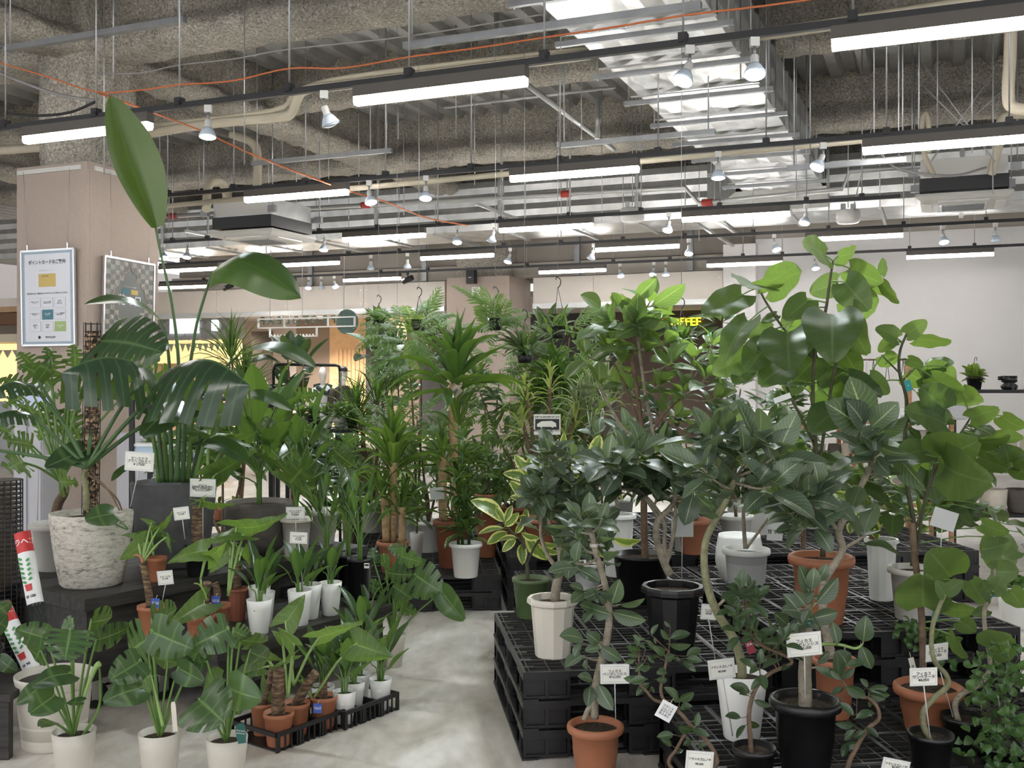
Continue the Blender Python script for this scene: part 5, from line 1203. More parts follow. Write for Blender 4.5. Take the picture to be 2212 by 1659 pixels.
# ================================================================ figs on the pallets
FIG = 'figs on the black pallets'
def ficus(label, rim, w, Y, zs, kind, mat, k, trunks, whorls=(), key='bengal', L=.12, rows=(), rY=None, name='potted_fig', wf=1.0, bm='bark_pale', n=7, lo=25, hi=80, br=.0045, group=FIG):
    pl = rimplant(name, label, 'plant', rim, w, Y, zs, kind, mat, group); poly = []
    for t in trunks:
        pts = path(k, t[0], Y, t[3] if len(t) > 3 else 0); sp = spline(pts, 6); poly += sp
        pl.tube('trunk', pts, (t[1], t[2]), t[4] if len(t) > 4 else bm, 10, 6)
    for q in whorls:
        c = P(*k(q[0], q[1]), Y + (q[4] if len(q) > 4 else pl.r.uniform(-.16, .12)))
        a = near(poly, c - Vector((0, 0, .04))); d = c - a
        if d.length > .02: pl.tube('branch', [a, a.lerp(c, .6) + Vector((pl.r.uniform(-.01, .01), 0, -.08 * d.length)), c], (br * 1.3, br * .8), bm, 6, 4)
        up = (d.normalized() if d.length > .02 else Vector((0, 0, 1))) * .8 + Vector((pl.r.uniform(-.3, .3), -.35, .7))
        sc = 1.22 if key == 'bengal' else 1.0
        pl.whorl(key, c, up, max(4, (q[2] if len(q) > 2 and q[2] else n) - (1 if key == 'bengal' else 0)), (q[3] if len(q) > 3 and q[3] else L) * sc, lo, hi + 15, wf, .25, stagger=.06)
    for r in rows:
        b = P(*k(r[0], r[1]), Y + pl.r.uniform(-.08, .04) + (r[5] if len(r) > 5 else 0)); t = P(*k(r[2], r[3]), b.y + pl.r.uniform(-.05, .03))
        pl.leaf(key, b, t, r[4] if len(r) > 4 else pl.r.uniform(-35, 35), (r[6] if len(r) > 6 else 1.0) * wf)
        a = near(poly, b)
        if (a - b).length > .012: pl.tube('twig', [a, a.lerp(b, .5) + V(0, 0, -.004), b], (br * .7, br * .5), bm, 5, 3)
    pl.poly = poly
    return pl
# front terracotta fig on the floor
pl = ficus('tall fig with a bare pale trunk in a terracotta pot on the floor', (1286, 1562), 124, 4.1, 0, 'roll', 'pot_terra', kI,
  [([(1284, 1552), (1286, 1490), (1296, 1440), (1308, 1395), (1316, 1335), (1310, 1280), (1301, 1240), (1286, 1190), (1278, 1150)], .017, .011), ([(1262, 1555), (1270, 1535), (1284, 1512)], .011, .012)],
  [(1254, 1172, 7, .085), (1292, 1160, 7, .085), (1233, 1140, 6, .08), (1272, 1125, 7, .085), (1310, 1195, 5, .08), (1240, 1215, 5, .08), (1250, 1110, 6, .08), (1300, 1120, 6, .08)], L=.1)
for r in [(930, 962, 905, 1138, 0), (1000, 950, 1125, 1165, 20), (945, 905, 818, 872, 30), (1010, 630, 880, 655, 20), (1020, 622, 1195, 735, 15), (870, 560, 662, 530, 35), (1000, 590, 890, 495, 10), (850, 590, 790, 712, 30), (1120, 325, 1405, 395, 30), (1110, 250, 1180, 40, 10), (870, 140, 748, 95, 30), (880, 160, 762, 250, 20), (950, 300, 835, 260, 20), (930, 330, 880, 420, 30), (1010, 150, 1150, 190, 30), (935, 285, 1110, 345, 30), (860, 700, 715, 800, 40), (990, 160, 870, 210, 10), (900, 720, 905, 815, 50), (1180, 260, 1395, 205, 65), (960, 110, 1000, 250, 30), (1060, 250, 1000, 180, 20)]:
    b = P(*k6(r[0], r[1]), 4.08); t = P(*k6(r[2], r[3]), 4.03 + pl.r.uniform(-.04, .04)); pl.leaf('bengal', b, t, r[4])
    a = near(pl.poly, b); 
    if (a - b).length > .012: pl.tube('twig', [a, a.lerp(b, .5) + V(0, 0, -.005), b], (.0035, .0025), 'bark_pale', 5, 3)
m = MB(); q = P(1283, 1178, 4.1) - pl.b; m.lathe([(.0165, -.007), (.0168, 0), (.0165, .007)], 12, q); m.obj('tape_band', 'pot_grey', pl.e)
# cream faceted pot, small-leaved
ficus('dense small-leaved fig with forked trunk in a weathered cream faceted pot', (1194, 1290), 112, 4.57, 3 * PH, 'facet', 'pot_cream', k5,
  [([(785, 1175), (795, 1060), (825, 930), (838, 830), (825, 740), (780, 620), (740, 520), (735, 440)], .022, .008), ([(800, 900), (725, 790), (672, 650), (665, 520), (680, 400), (700, 280)], .010, .006), ([(830, 950), (930, 900), (1030, 840)], .012, .007), ([(815, 790), (900, 600), (980, 480), (1040, 400)], .011, .006)],
  [(700, 230), (820, 190), (640, 330), (590, 260), (650, 380), (760, 330), (860, 300), (930, 190), (720, 60), (960, 330), (760, 140), (1010, 250), (1060, 130), (1090, 320), (870, 60), (640, 130), (1000, 420), (950, 560), (870, 470), (1060, 480), (900, 640), (1100, 560), (690, 470), (940, 720), (1180, 500), (1000, 20), (820, -60), (740, -120), (920, -60), (680, -60), (620, 20), (880, 870, 4, .07)], L=.082, n=8)
# variegated rubber fig in green pot
pl = ficus('yellow-edged variegated rubber fig in a matte green pot', (1147, 1248), 82, 5.3, 3 * PH, 'nursery', 'pot_green', k5,
  [([(555, 985), (545, 870), (520, 700), (510, 560), (540, 330), (570, 120)], .010, .006), ([(520, 690), (430, 600), (340, 510)], .006, .005), ([(545, 860), (620, 700), (700, 600)], .006, .005)], key='altis', bm='bark_dark', br=.004,
  rows=[(350, 500, 60, 320, 40), (350, 500, 280, 375, 10), (360, 500, 420, 360, 0), (360, 540, 480, 420, 10), (350, 560, 130, 610, 60), (380, 590, 205, 695, 20), (450, 650, 335, 760, 10), (500, 690, 510, 870, 0), (460, 640, 300, 660, 50), (500, 530, 545, 390, 20), (560, 330, 395, 150, 20), (560, 150, 340, 90, 30), (560, 110, 440, -70, 10), (570, 100, 570, -60, 0), (580, 160, 700, -40, 10), (560, 310, 400, 290, 20), (570, 330, 620, 250, 30), (500, 600, 660, 640, 40), (540, 600, 720, 830, 30), (660, 680, 820, 710, 40), (690, 720, 830, 770, 40), (720, 560, 850, 620, 20), (980, 330, 930, 400, 20), (1200, 480, 1340, 590, 20), (1280, 640, 1520, 660, 50), (1150, 760, 1280, 780, 50), (1090, 330, 1040, 400, 10), (880, 640, 950, 760, 10), (700, 50, 720, -100, 10), (600, 50, 690, 130, 10), (450, 600, 520, 480, 20), (560, 480, 470, 460, 20)])
# black ribbed pot with plaited trunk
BW = [(1680, 810), (1550, 1050), (1440, 950), (1700, 950), (1830, 1040), (1600, 720), (1450, 830), (1250, 850), (1200, 930), (1350, 1010), (1150, 790), (1500, 960), (1770, 1090), (1900, 900), (1100, 860), (1300, 740), (1420, 720), (1560, 880), (1330, 900), (1240, 1000), (1640, 900), (1750, 830)]
pl = ficus('broad-leaved fig with plaited pale trunks in a black ribbed pot', (1453, 1264), 138, 4.65, 3 * PH, 'facet', 'pot_black', kB,
  [([(1650, 1700), (1600, 1600), (1545, 1430), (1550, 1280), (1640, 1180), (1690, 1100), (1680, 950), (1680, 830)], .019, .008), ([(1620, 1620), (1655, 1480), (1690, 1300), (1690, 1130)], .010, .007), ([(1625, 1640), (1605, 1450), (1600, 1280), (1480, 1100), (1350, 1020)], .010, .006), ([(1560, 1250), (1420, 1050), (1250, 900), (1150, 800)], .009, .005)],
  BW, L=.115, n=7)
leaves(pl, k5, 'bengal', [(1960, 275, 1890, 535, 0, -.2, -.02, 1.1), (1985, 265, 2170, 450, 25, -.15, 0, 1), (1950, 240, 1790, 170, 20, -.15, 0, 1), (1975, 230, 1930, -20, 10, -.15, 0, 1), (2000, 235, 2140, 40, 30, -.15, 0, .9), (2200, 240, 2170, 440, 10, -.1, 0, 1)], 4.65)
# tall fig behind
pl = ficus('tall large-leaved fig with brown and pale trunks in a black pot at the back', (1386, 1196), 128, 5.7, 3 * PH, 'nursery', 'pot_black', kI,
  [([(1394, 1215), (1391, 1110), (1392, 1000), (1388, 940), (1378, 860), (1365, 770), (1360, 700)], .021, .010, 0, 'bark_brown'), ([(1415, 960), (1408, 920), (1396, 860), (1384, 780), (1376, 720), (1371, 690)], .010, .008), ([(1400, 975), (1375, 948), (1341, 919), (1312, 868), (1294, 831)], .011, .008), ([(1386, 930), (1340, 810), (1320, 780)], .008, .006, 0, 'bark_brown'), ([(1392, 960), (1430, 900), (1470, 860)], .008, .006, 0, 'bark_brown')],
  [(1378, 700, 7, .18), (1372, 680, 6, .17), (1318, 745, 7, .16), (1296, 826, 5, .15), (1265, 765, 5, .17), (1345, 770, 7, .15), (1395, 745, 7, .15), (1430, 690, 6, .16), (1440, 735, 7, .16), (1335, 838, 6, .15), (1450, 780, 7, .15), (1365, 840, 6, .14), (1425, 830, 7, .15), (1320, 700, 6, .16), (1480, 840, 7, .14), (1500, 770, 7, .15), (1465, 900, 6, .14), (1405, 650, 5, .17), (1530, 810, 7, .14), (1550, 860, 7, .15), (1540, 740, 6, .15)], L=.15, key='bengal_pale')
for r in [(1888, 420, 2010, 300, 5), (1990, 470, 2195, 335, 30), (1880, 600, 1890, 390, 0), (1860, 590, 1800, 470, 15), (1650, 490, 1520, 405, 35), (1750, 570, 1580, 590, 25), (1890, 600, 2040, 520, 30), (1880, 610, 1740, 680, 15), (1760, 470, 1720, 390, 25), (1900, 560, 2080, 590, 40)]:
    b = P(*q5(r[0], r[1]), 5.6); pl.leaf('bengal_pale', b, P(*q5(r[2], r[3]), 5.5), r[4], 1.1)
# curved mossy trunk in white pot
ficus('fig with a long curved mossy trunk in a smooth white pot', (1602, 1452), 110, 3.88, 2 * PH, 'tall', 'pot_white', kI,
  [([(1603, 1465), (1601, 1432), (1586, 1382), (1550, 1325), (1529, 1270), (1521, 1215), (1526, 1164), (1549, 1118), (1572, 1075), (1590, 1030)], .018, .011, 0, 'bark_green'), ([(1545, 1315), (1575, 1285), (1590, 1272)], .006, .005)],
  [(1560, 1045, 8), (1590, 1010, 8), (1540, 990), (1620, 1040), (1610, 975), (1650, 1010), (1530, 940), (1570, 930), (1640, 950), (1680, 980), (1665, 1050), (1515, 1010), (1600, 1075, 6), (1555, 1100, 5, .09)], L=.12, n=7)
# big black pot with cut trunk
pl = ficus('fig stump with a sealed cut top and fresh shoots in a big glossy black pot', (1740, 1506), 155, 3.52, 2 * PH, 'roll', 'pot_black', k7,
  [([(1027, 1160), (1025, 1000), (1020, 850), (1030, 700), (1035, 560), (1040, 430)], .024, .021), ([(1040, 520), (1060, 380), (1080, 250), (1090, 130)], .006, .004, 0, 'stem_green'), ([(1080, 600), (1300, 600), (1450, 635), (1510, 600)], .006, .004, 0, 'stem_pale'), ([(1070, 800), (1130, 790), (1150, 740)], .004, .003)],
  rows=[(1060, 385, 1305, 330, 15), (1010, 335, 815, 305, 25), (1070, 170, 960, 40, 20), (960, 300, 835, 165, 20), (1030, 270, 920, 140, 20), (1100, 130, 1000, 70, 30), (1120, 250, 1305, 30, 35), (1080, 120, 1100, -60, 10), (870, 430, 755, 330, 10), (880, 480, 780, 450, 30), (1520, 575, 1545, 350, 0), (1505, 610, 1590, 810, 10), (1300, 590, 1255, 405, 20), (1380, 790, 1290, 650, 30), (1060, 300, 1000, 420, 20), (1090, 200, 1180, 190, 20), (1050, 420, 880, 500, 40), (1130, 760, 1230, 660, 30), (1060, 360, 1150, 480, 20), (1000, 250, 1100, 150, 0), (960, 420, 900, 560, 30), (1050, 120, 970, -80, 20), (1130, 60, 1210, -90, 20)], L=.1)
m = MB(); m.lathe([(.0215, -.01), (.022, .008), (.012, .013), (0, .014)], 12, P(*k7(1040, 420), 3.52) - pl.b); simple('seal_green', (.03, .16, .14), .6); m.obj('cut_seal', 'seal_green', pl.e)
# slim figs in small nursery pots
SL = 'slender figs in nursery pots'
pl = ficus('slender twisting fig in a small black nursery pot before the white pot', (1629, 1612), 94, 3.46, 2 * PH, 'nursery', 'pot_black', k7,
  [([(565, 1530), (555, 1380), (545, 1200), (570, 1060), (620, 950), (720, 850), (850, 790), (912, 752), (860, 700), (720, 640), (600, 570), (550, 470), (535, 340), (510, 180)], .0085, .004, 0, 'bark_brown')],
  [(510, 190), (560, 320), (460, 460), (590, 470), (700, 590), (920, 650), (450, 330), (540, 110), (640, 560), (400, 260), (470, 110), (620, 180), (740, 480), (840, 540), (780, 650), (640, 760)], key='rubber', L=.058, n=6, br=.002, bm='bark_brown',
  rows=[(550, 1000, 378, 955, 30), (530, 1030, 460, 1025, 40), (590, 1075, 735, 1130, 20), (475, 1225, 340, 1215, 40), (540, 1250, 630, 1305, 30), (515, 1290, 440, 1405, 50), (690, 880, 560, 990, 30), (545, 1020, 500, 970, 30)], group=SL)
pl = ficus('slender weaving fig with small dark leaves, pot just below the frame, tied card', (1490, 1690), 100, 3.4, 2 * PH, 'nursery', 'pot_black', k6,
  [([(1760, 1790), (1600, 1620), (1660, 1500), (1740, 1360)], .007, .005, 0, 'bark_brown'), ([(1800, 1790), (1990, 1640), (1990, 1530), (1900, 1400), (1800, 1310), (1700, 1190), (1570, 1090), (1530, 990), (1555, 850), (1600, 650)], .009, .004, 0, 'bark_brown'), ([(1560, 1100), (1470, 1070), (1400, 990), (1350, 930), (1345, 800)], .006, .003, 0, 'bark_brown')], key='rubber', bm='bark_brown', br=.002,
  rows=[(1600, 560, 1530, 470), (1610, 550, 1785, 505), (1600, 600, 1790, 600, 50), (1450, 520, 1510, 428), (1480, 540, 1490, 600), (1750, 700, 1875, 635), (1750, 720, 1890, 745), (1720, 740, 1830, 835), (1700, 740, 1640, 715), (1500, 830, 1585, 850), (1490, 900, 1585, 905), (1400, 900, 1212, 890), (1430, 930, 1320, 1042), (1400, 890, 1265, 925), (1450, 960, 1480, 1015), (1380, 760, 1310, 835), (1340, 700, 1245, 680), (1350, 650, 1235, 610), (1310, 730, 1220, 755), (1690, 1080, 1815, 1008), (1680, 1060, 1555, 965), (1700, 1080, 1630, 1070), (1700, 1140, 1805, 1130), (1830, 1300, 1850, 1178), (1800, 1330, 1678, 1295), (1640, 1370, 1495, 1390), (1800, 1330, 1950, 1385), (1620, 1460, 1530, 1415), (1720, 1500, 1640, 1535), (1790, 1420, 1720, 1460), (1850, 1480, 1935, 1455), (1560, 690, 1460, 610), (1570, 720, 1650, 690), (1560, 640, 1500, 650), (1400, 640, 1330, 590), (1420, 700, 1480, 760), (1350, 800, 1440, 800), (1500, 700, 1440, 720), (1330, 620, 1310, 510), (1380, 560, 1290, 520), (1470, 650, 1400, 560), (1610, 450, 1560, 400)], group=SL)
pl = ficus('slender weaving fig whose pot is cut off between the black and terracotta pots', (1835, 1690), 100, 3.4, 2 * PH, 'nursery', 'pot_black', k7,
  [([(1370, 1790), (1385, 1650), (1450, 1500), (1550, 1330), (1650, 1240), (1640, 1140), (1570, 1060), (1500, 1050), (1400, 990), (1330, 900)], .009, .004, 0, 'bark_brown')], key='rubber', bm='bark_brown', br=.002,
  rows=[(1440, 1290, 1278, 1275), (1380, 1450, 1340, 1565), (1450, 1330, 1360, 1420), (1320, 1100, 1440, 1210), (1460, 1230, 1615, 1180), (1540, 1310, 1655, 1395), (1350, 970, 1250, 1030), (1370, 960, 1540, 1040), (1300, 880, 1110, 800), (1310, 880, 1285, 655), (1320, 890, 1450, 800), (1380, 780, 1520, 750), (1560, 960, 1490, 895), (1570, 980, 1735, 970), (1580, 1000, 1750, 1035), (1580, 1030, 1710, 1068), (1330, 900, 1240, 820), (1560, 1100, 1590, 1130), (1540, 1340, 1430, 1400), (1480, 1440, 1340, 1480)], group=SL)
# terracotta pot with forked pale trunk
pl = ficus('fig with a tall forked pale trunk in a terracotta pot on the lower pallets', (1803, 1420), 98, 4.12, 2 * PH, 'roll', 'pot_terra', kI,
  [([(1796, 1420), (1780, 1340), (1777, 1285), (1784, 1248), (1819, 1191), (1812, 1147), (1835, 1100), (1860, 1050), (1882, 1000), (1878, 960), (1874, 925)], .020, .009), ([(1819, 1187), (1845, 1172), (1868, 1158)], .007, .005), ([(1812, 1150), (1780, 1110), (1745, 1095)], .009, .005)],
  [(1745, 1085), (1720, 1060), (1770, 1060), (1700, 1110), (1865, 1150, 5), (1840, 1095, 5), (1890, 985, 6, .1), (1860, 965, 6, .1), (1720, 1140), (1680, 1070), (1900, 1020, 5, .1), (1760, 1130, 5)], L=.11, n=7)
for r in [(1170, 1215, 1075, 925, 10), (1215, 1250, 1390, 1090, 5), (1155, 1262, 915, 1090, 20), (1170, 1240, 1050, 1080, 30), (1240, 1310, 1445, 1175, 55), (1240, 1250, 1180, 1330, 30), (1230, 1365, 1150, 1300, 30), (1240, 1360, 1320, 1290, 20), (1250, 1390, 1110, 1430, 40), (1260, 1370, 1460, 1420, 50), (1250, 1450, 1340, 1560, 30), (1370, 1420, 1570, 1660, 50)]:
    pl.leaf('bengal', P(*q6(r[0], r[1]), 4.08), P(*q6(r[2], r[3]), 4.0), r[4], 1.1)
# ---------------------------------------------------------------- umbrella-leaved figs (large heart leaves)
UG = 'large heart-leaved figs'
def umbel(label, rim, w, Y, zs, kind, mat, k, trunks, rows, name='potted_fig', fill=(), pr=.0032, bm='bark_dark'):
    pl = rimplant(name, label, 'plant', rim, w, Y, zs, kind, mat, UG); poly = []
    for t in trunks:
        kk = t[3] if len(t) > 3 else k; pts = path(kk, t[0], Y); poly += spline(pts, 6); pl.tube('trunk', pts, (t[1], t[2]), t[4] if len(t) > 4 else bm, 10, 6)
    leaves(pl, k, 'umbel', rows, Y, poly, 'stem_green', pr, .12, .14)
    for (cx, cy, rx, ry, n, L) in fill:
        for i in range(n):
            a = pl.r.random() * 6.28; q = pl.r.random() ** .5
            b = P(cx + rx * q * math.cos(a), cy + ry * q * math.sin(a), Y + pl.r.uniform(-.05, .35))
            d = Vector((math.cos(a) * .7 + pl.r.uniform(-.5, .5), pl.r.uniform(-.9, .2), pl.r.uniform(-.7, .15))).normalized(); l = L * pl.r.uniform(.7, 1.15)
            pl.leaf('umbel', b, b + d * l, normal=Vector((pl.r.uniform(-.4, .4), -.35, 1)))
            s = near(poly, b - Vector((0, 0, .05))); pl.tube('petiole', [s, s.lerp(b, .6) + V(0, 0, .02), b], (pr, pr * .7), 'stem_green', 5, 3)
    return pl
umbel('tallest heart-leaved fig rising above all others in a terracotta pot', (1774, 1198), 142, 4.68, 4 * PH, 'roll', 'pot_terra', q6,
  [([(905, 2080), (900, 1700), (860, 1390), (840, 1100), (855, 780), (920, 520), (945, 350), (970, 190)], .013, .005), ([(850, 810), (670, 640), (540, 450), (490, 350)], .007, .004), ([(850, 1350), (700, 1060), (640, 900), (530, 820)], .008, .004), ([(880, 1500), (985, 860), (1075, 650), (1130, 500), (1165, 400)], .008, .004)],
  [(925, 158, 775, 80, 55, 0, -.1, 1.2), (1000, 160, 1120, 108, 50, 0, .05, 1.1), (1075, 235, 1285, 330, 22, 0, 0, 1.0), (1275, 275, 1290, 168, 40, .05, 0, .9), (1000, 330, 818, 390, 10, .08, .05, 1.1), (1045, 325, 1205, 505, 5, -.05, -.1, 1.05), (1290, 325, 1390, 465, 50, .05, 0, .8), (1225, 330, 1315, 412, 40, .1, .05, 1.0), (965, 535, 965, 835, 0, -.2, -.22, 1.0), (1085, 515, 1195, 790, 40, -.12, -.1, .95), (680, 645, 690, 890, 5, -.2, -.2, 1.1), (810, 440, 655, 562, 25, 0, -.05, 1.0),
   (390, 405, 135, 530, 38, 0, -.1, .85), (560, 345, 775, 255, 25, .05, .1, 1.0), (490, 350, 730, 215, 62, -.05, -.1, 1.0), (480, 345, 410, 355, 62, -.05, -.2, 1.2), (575, 640, 415, 665, 20, .05, 0, 1.1), (435, 575, 275, 850, 48, -.05, -.05, .9), (410, 800, 195, 905, 15, 0, 0, 1.0), (555, 725, 415, 900, 20, -.05, -.1, 1.0), (610, 535, 510, 580, 45, .05, 0, 1.0), (420, 870, 335, 975, 20, 0, -.05, 1.1), (660, 870, 500, 985, 20, -.05, -.1, 1.0), (870, 800, 720, 960, 10, .05, 0, 1.2), (1000, 870, 880, 1000, 15, .05, 0, 1.1), (1040, 770, 1135, 930, 20, .05, .05, 1.0),
   (830, 500, 630, 600, 15, .15, .1, 1.0), (1060, 420, 1240, 515, 10, .12, .1, 1.1), (985, 1160, 825, 1290, 25, -.05, -.1, 1.1), (1120, 930, 1230, 1060, 25, .05, 0, 1.0), (700, 600, 830, 700, 20, .1, .1, 1.1), (760, 660, 860, 730, 10, .1, .1, 1.1), (930, 620, 1080, 700, 10, .15, .1, 1.1), (880, 1000, 1060, 1090, 15, .1, .1, 1.0), (620, 1130, 560, 1200, 30, 0, 0, 1.0), (380, 1230, 330, 1150, 20, 0, 0, 1), (700, 1320, 790, 1390, 20, 0, 0, 1), (580, 1330, 830, 1450, 48, -.1, -.1, .7), (900, 900, 1000, 1000, 20, .2, .2, 1), (780, 900, 640, 1000, 25, .2, .2, 1)],
  fill=[(1755, 800, 110, 120, 14, .15), (1790, 940, 150, 80, 14, .16), (1690, 1000, 130, 70, 12, .15), (1780, 1050, 120, 60, 10, .15)])
umbel('heart-leaved fig with several stems in a pale grey pot on the tall pallets', (1974, 1225), 110, 4.75, 4 * PH, 'rim', 'pot_grey', q6,
  [([(1480, 2140), (1490, 1900), (1440, 1600), (1430, 1350), (1440, 1080), (1395, 900), (1400, 760), (1450, 640)], .013, .005), ([(1395, 905), (1340, 850), (1280, 790)], .005, .003), ([(1500, 2100), (1560, 1700), (1680, 1300), (1690, 1130)], .008, .004), ([(1420, 950), (1480, 890), (1500, 870)], .005, .003), ([(1500, 1900), (1640, 1500), (1780, 1300), (1850, 1190)], .007, .004)],
  [(1380, 685, 1240, 618, 30), (1440, 655, 1572, 570, 18), (1490, 690, 1730, 712, 55, 0, -.1, .8), (1350, 700, 1258, 770, 12), (1290, 790, 1370, 850, 20, .05, .05, 1.2), (1450, 820, 1550, 860, 25), (1540, 925, 1660, 885, 50), (1600, 930, 1810, 1025, 38, 0, 0, .9), (1560, 905, 1765, 950, 20, .1, .1, .9), (1690, 1140, 1535, 995, 18, -.05, -.1, 1.0), (1850, 1195, 2035, 1135, 30, -.05, -.1, .9), (1690, 1235, 1425, 1140, 35, -.05, -.1, .8), (1640, 1445, 1905, 1340, 8, -.2, -.25, 1.0), (1690, 1500, 1990, 1610, 22, -.25, -.3, .95), (1560, 1400, 1380, 1450, 30, -.1, -.1, .9), (1200, 930, 1330, 1040, 12), (1290, 960, 1180, 1030, 12, .1, .1, 1), (1780, 1000, 1900, 1110, 35, .1, .1, .9), (1450, 900, 1570, 970, 20, .1, .1, 1), (1440, 1180, 1530, 1160, 45), (1850, 1340, 2110, 1310, 55, -.1, -.1, .8), (2090, 1480, 2060, 1365, 20, -.1, -.1, 1.2), (2000, 1310, 2190, 1330, 50, -.1, 0, 1), (1900, 1440, 2100, 1520, 40, -.15, -.1, .9), (2120, 1500, 2230, 1570, 20, -.1, -.1, 1), (1480, 1540, 1600, 1500, 30), (2050, 1180, 2200, 1260, 40), (1700, 870, 1560, 830, 40, .1, .1, 1)],
  fill=[(2050, 980, 110, 60, 16, .15), (2130, 1030, 90, 80, 18, .15), (2000, 1080, 120, 60, 14, .15), (1960, 900, 60, 70, 6, .13), (2160, 1110, 80, 60, 10, .15)])
umbel('heart-leaved fig with a straight pole trunk in a large front terracotta pot', (2006, 1478), 148, 3.95, 2 * PH, 'roll', 'pot_terra', k8,
  [([(862, 1180), (858, 950), (848, 780), (815, 500), (800, 330)], .014, .012, k8, 'bark_brown')],
  [(860, 780, 860, 608, 0, -.1, -.12, 1.25), (1010, 620, 890, 475, 8, -.05, -.1, 1.2), (1010, 935, 1105, 1062, 55, -.1, -.1, .8), (1060, 860, 1150, 920, 15, 0, 0, 1.2), (1050, 640, 1000, 700, 40), (1000, 790, 1150, 800, 45)], pr=.003)
umbel('small heart-leaved fig with a snaking stem in a small black pot', (2011, 1582), 95, 3.5, 2 * PH, 'nursery', 'pot_black', k8,
  [([(900, 1510), (862, 1420), (868, 1340), (930, 1270), (995, 1210), (985, 1150), (930, 1090), (908, 1010), (912, 890), (950, 780), (990, 690)], .011, .007, k8, 'bark_green')], [(990, 700, 1080, 640, 20), (980, 720, 930, 640, 20)])
umbel('small heart-leaved fig with a bowed stem in a black pot beside the curly bush', (2080, 1545), 92, 3.78, 2 * PH, 'nursery', 'pot_black', k8,
  [([(1055, 1410), (1035, 1320), (1070, 1260), (1160, 1210), (1220, 1130), (1220, 1040), (1200, 930), (1195, 800), (1235, 700), (1250, 560), (1240, 440)], .011, .006, k8, 'bark_pale')], [(1120, 640, 1215, 775, 30, 0, 0, 1.0), (1230, 590, 1385, 590, 12, 0, 0, 1.1), (1220, 1010, 1350, 950, 20, -.1, -.1, 1.3), (1190, 470, 1340, 430, 30), (1330, 690, 1410, 790, 10), (1290, 1070, 1210, 960, 40), (1380, 480, 1290, 520, 20), (1180, 330, 1330, 380, 40), (1240, 700, 1300, 600, 20), (1230, 720, 1180, 640, 30), (1210, 800, 1130, 830, 30)])
# curly-leaved bush
pl = rimplant('potted_bush', 'dense dark curly-leaved fig bush spilling at the corner', 'plant', (2150, 1600), 120, 3.72, 2 * PH, 'nursery', 'pot_black', FIG)
for i in range(26):
    x = pl.r.uniform(2080, 2230); y = pl.r.uniform(1380, 1640); c = P(x, y, 3.72 + pl.r.uniform(-.18, .25)); pl.tube('stem', [pl.soil, pl.soil.lerp(c, .5) + V(pl.r.uniform(-.03, .03), 0, .05), c], (.003, .0012), 'bark_dark', 5, 3)
for i in range(295):
    x = pl.r.gauss(2160, 48); y = 1390 + 290 * pl.r.random() ** .8
    if x < 2062 + (1659 - y) * .12: x = 2110 + pl.r.random() * 100
    b = P(x, y, 3.66 + pl.r.uniform(-.2, .22)); d = Vector((pl.r.uniform(-1, 1), pl.r.uniform(-1, .4), pl.r.uniform(-.8, .6))).normalized()
    pl.leaf('curl', b, b + d * pl.r.uniform(.032, .05), normal=Vector((pl.r.uniform(-1, 1), -.6, 1)))
pl = rimplant('potted_creeper', 'curly creeper trailing over the pallet edge behind the terracotta pot', 'plant', (2010, 1385), 40, 4.5, 4 * PH, 'nursery', 'pot_black', FIG, h=.06)
for i in range(70):
    t = pl.r.random(); b = P(1940 + 130 * t + pl.r.uniform(-12, 12), 1335 + 60 * t + pl.r.uniform(-10, 45), 4.42 + pl.r.uniform(-.1, .1)); d = Vector((pl.r.uniform(-1, 1), pl.r.uniform(-1, .2), pl.r.uniform(-.7, .7))).normalized(); pl.leaf('curl', b, b + d * .04, normal=Vector((pl.r.uniform(-1, 1), -.6, 1)))
# white pots further back on the right
ficus('variegated fig in a white faceted pot behind the forked trunk', (1904, 1163), 74, 5.15, 4 * PH, 'facet', 'pot_white', kI, [([(1884, 1165), (1882, 1080), (1880, 1000)], .016, .012, 0, 'bark_brown')], [(1930, 1100), (1870, 1090), (1960, 1080), (1900, 1060), (2000, 1110), (2040, 1090), (1840, 1110)], key='altis', L=.15, n=5, wf=1.0)
ficus('fig with drooping dark leaves in a white rimmed pot beside the mossy trunk', (1612, 1184), 103, 5.6, 3 * PH, 'rim', 'pot_white', kI, [([(1610, 1185), (1606, 1110), (1612, 1040), (1600, 960)], .012, .006), ([(1612, 1185), (1660, 1120), (1690, 1080)], .009, .005)], [(1600, 960), (1640, 1000), (1580, 1000), (1690, 1080), (1660, 1040), (1620, 930), (1560, 930)], L=.13)
ficus('fig in a small pale pot among the back pallets by the green pot', (1270, 1215), 70, 6.0, 3 * PH, 'rim', 'pot_white', kI, [([(1270, 1215), (1265, 1120), (1280, 1000)], .01, .005)], [(1280, 1000), (1250, 1040), (1310, 1030), (1220, 990), (1330, 980)], key='altis', L=.14)
ficus('bushy fig in a white pot at the far edge behind the tall fig', (1335, 1110), 80, 6.4, 3 * PH, 'facet', 'pot_white', kI, [([(1335, 1110), (1330, 1040), (1340, 960)], .012, .006)], [(1340, 960), (1310, 990), (1370, 980), (1290, 940), (1350, 930)], L=.13)
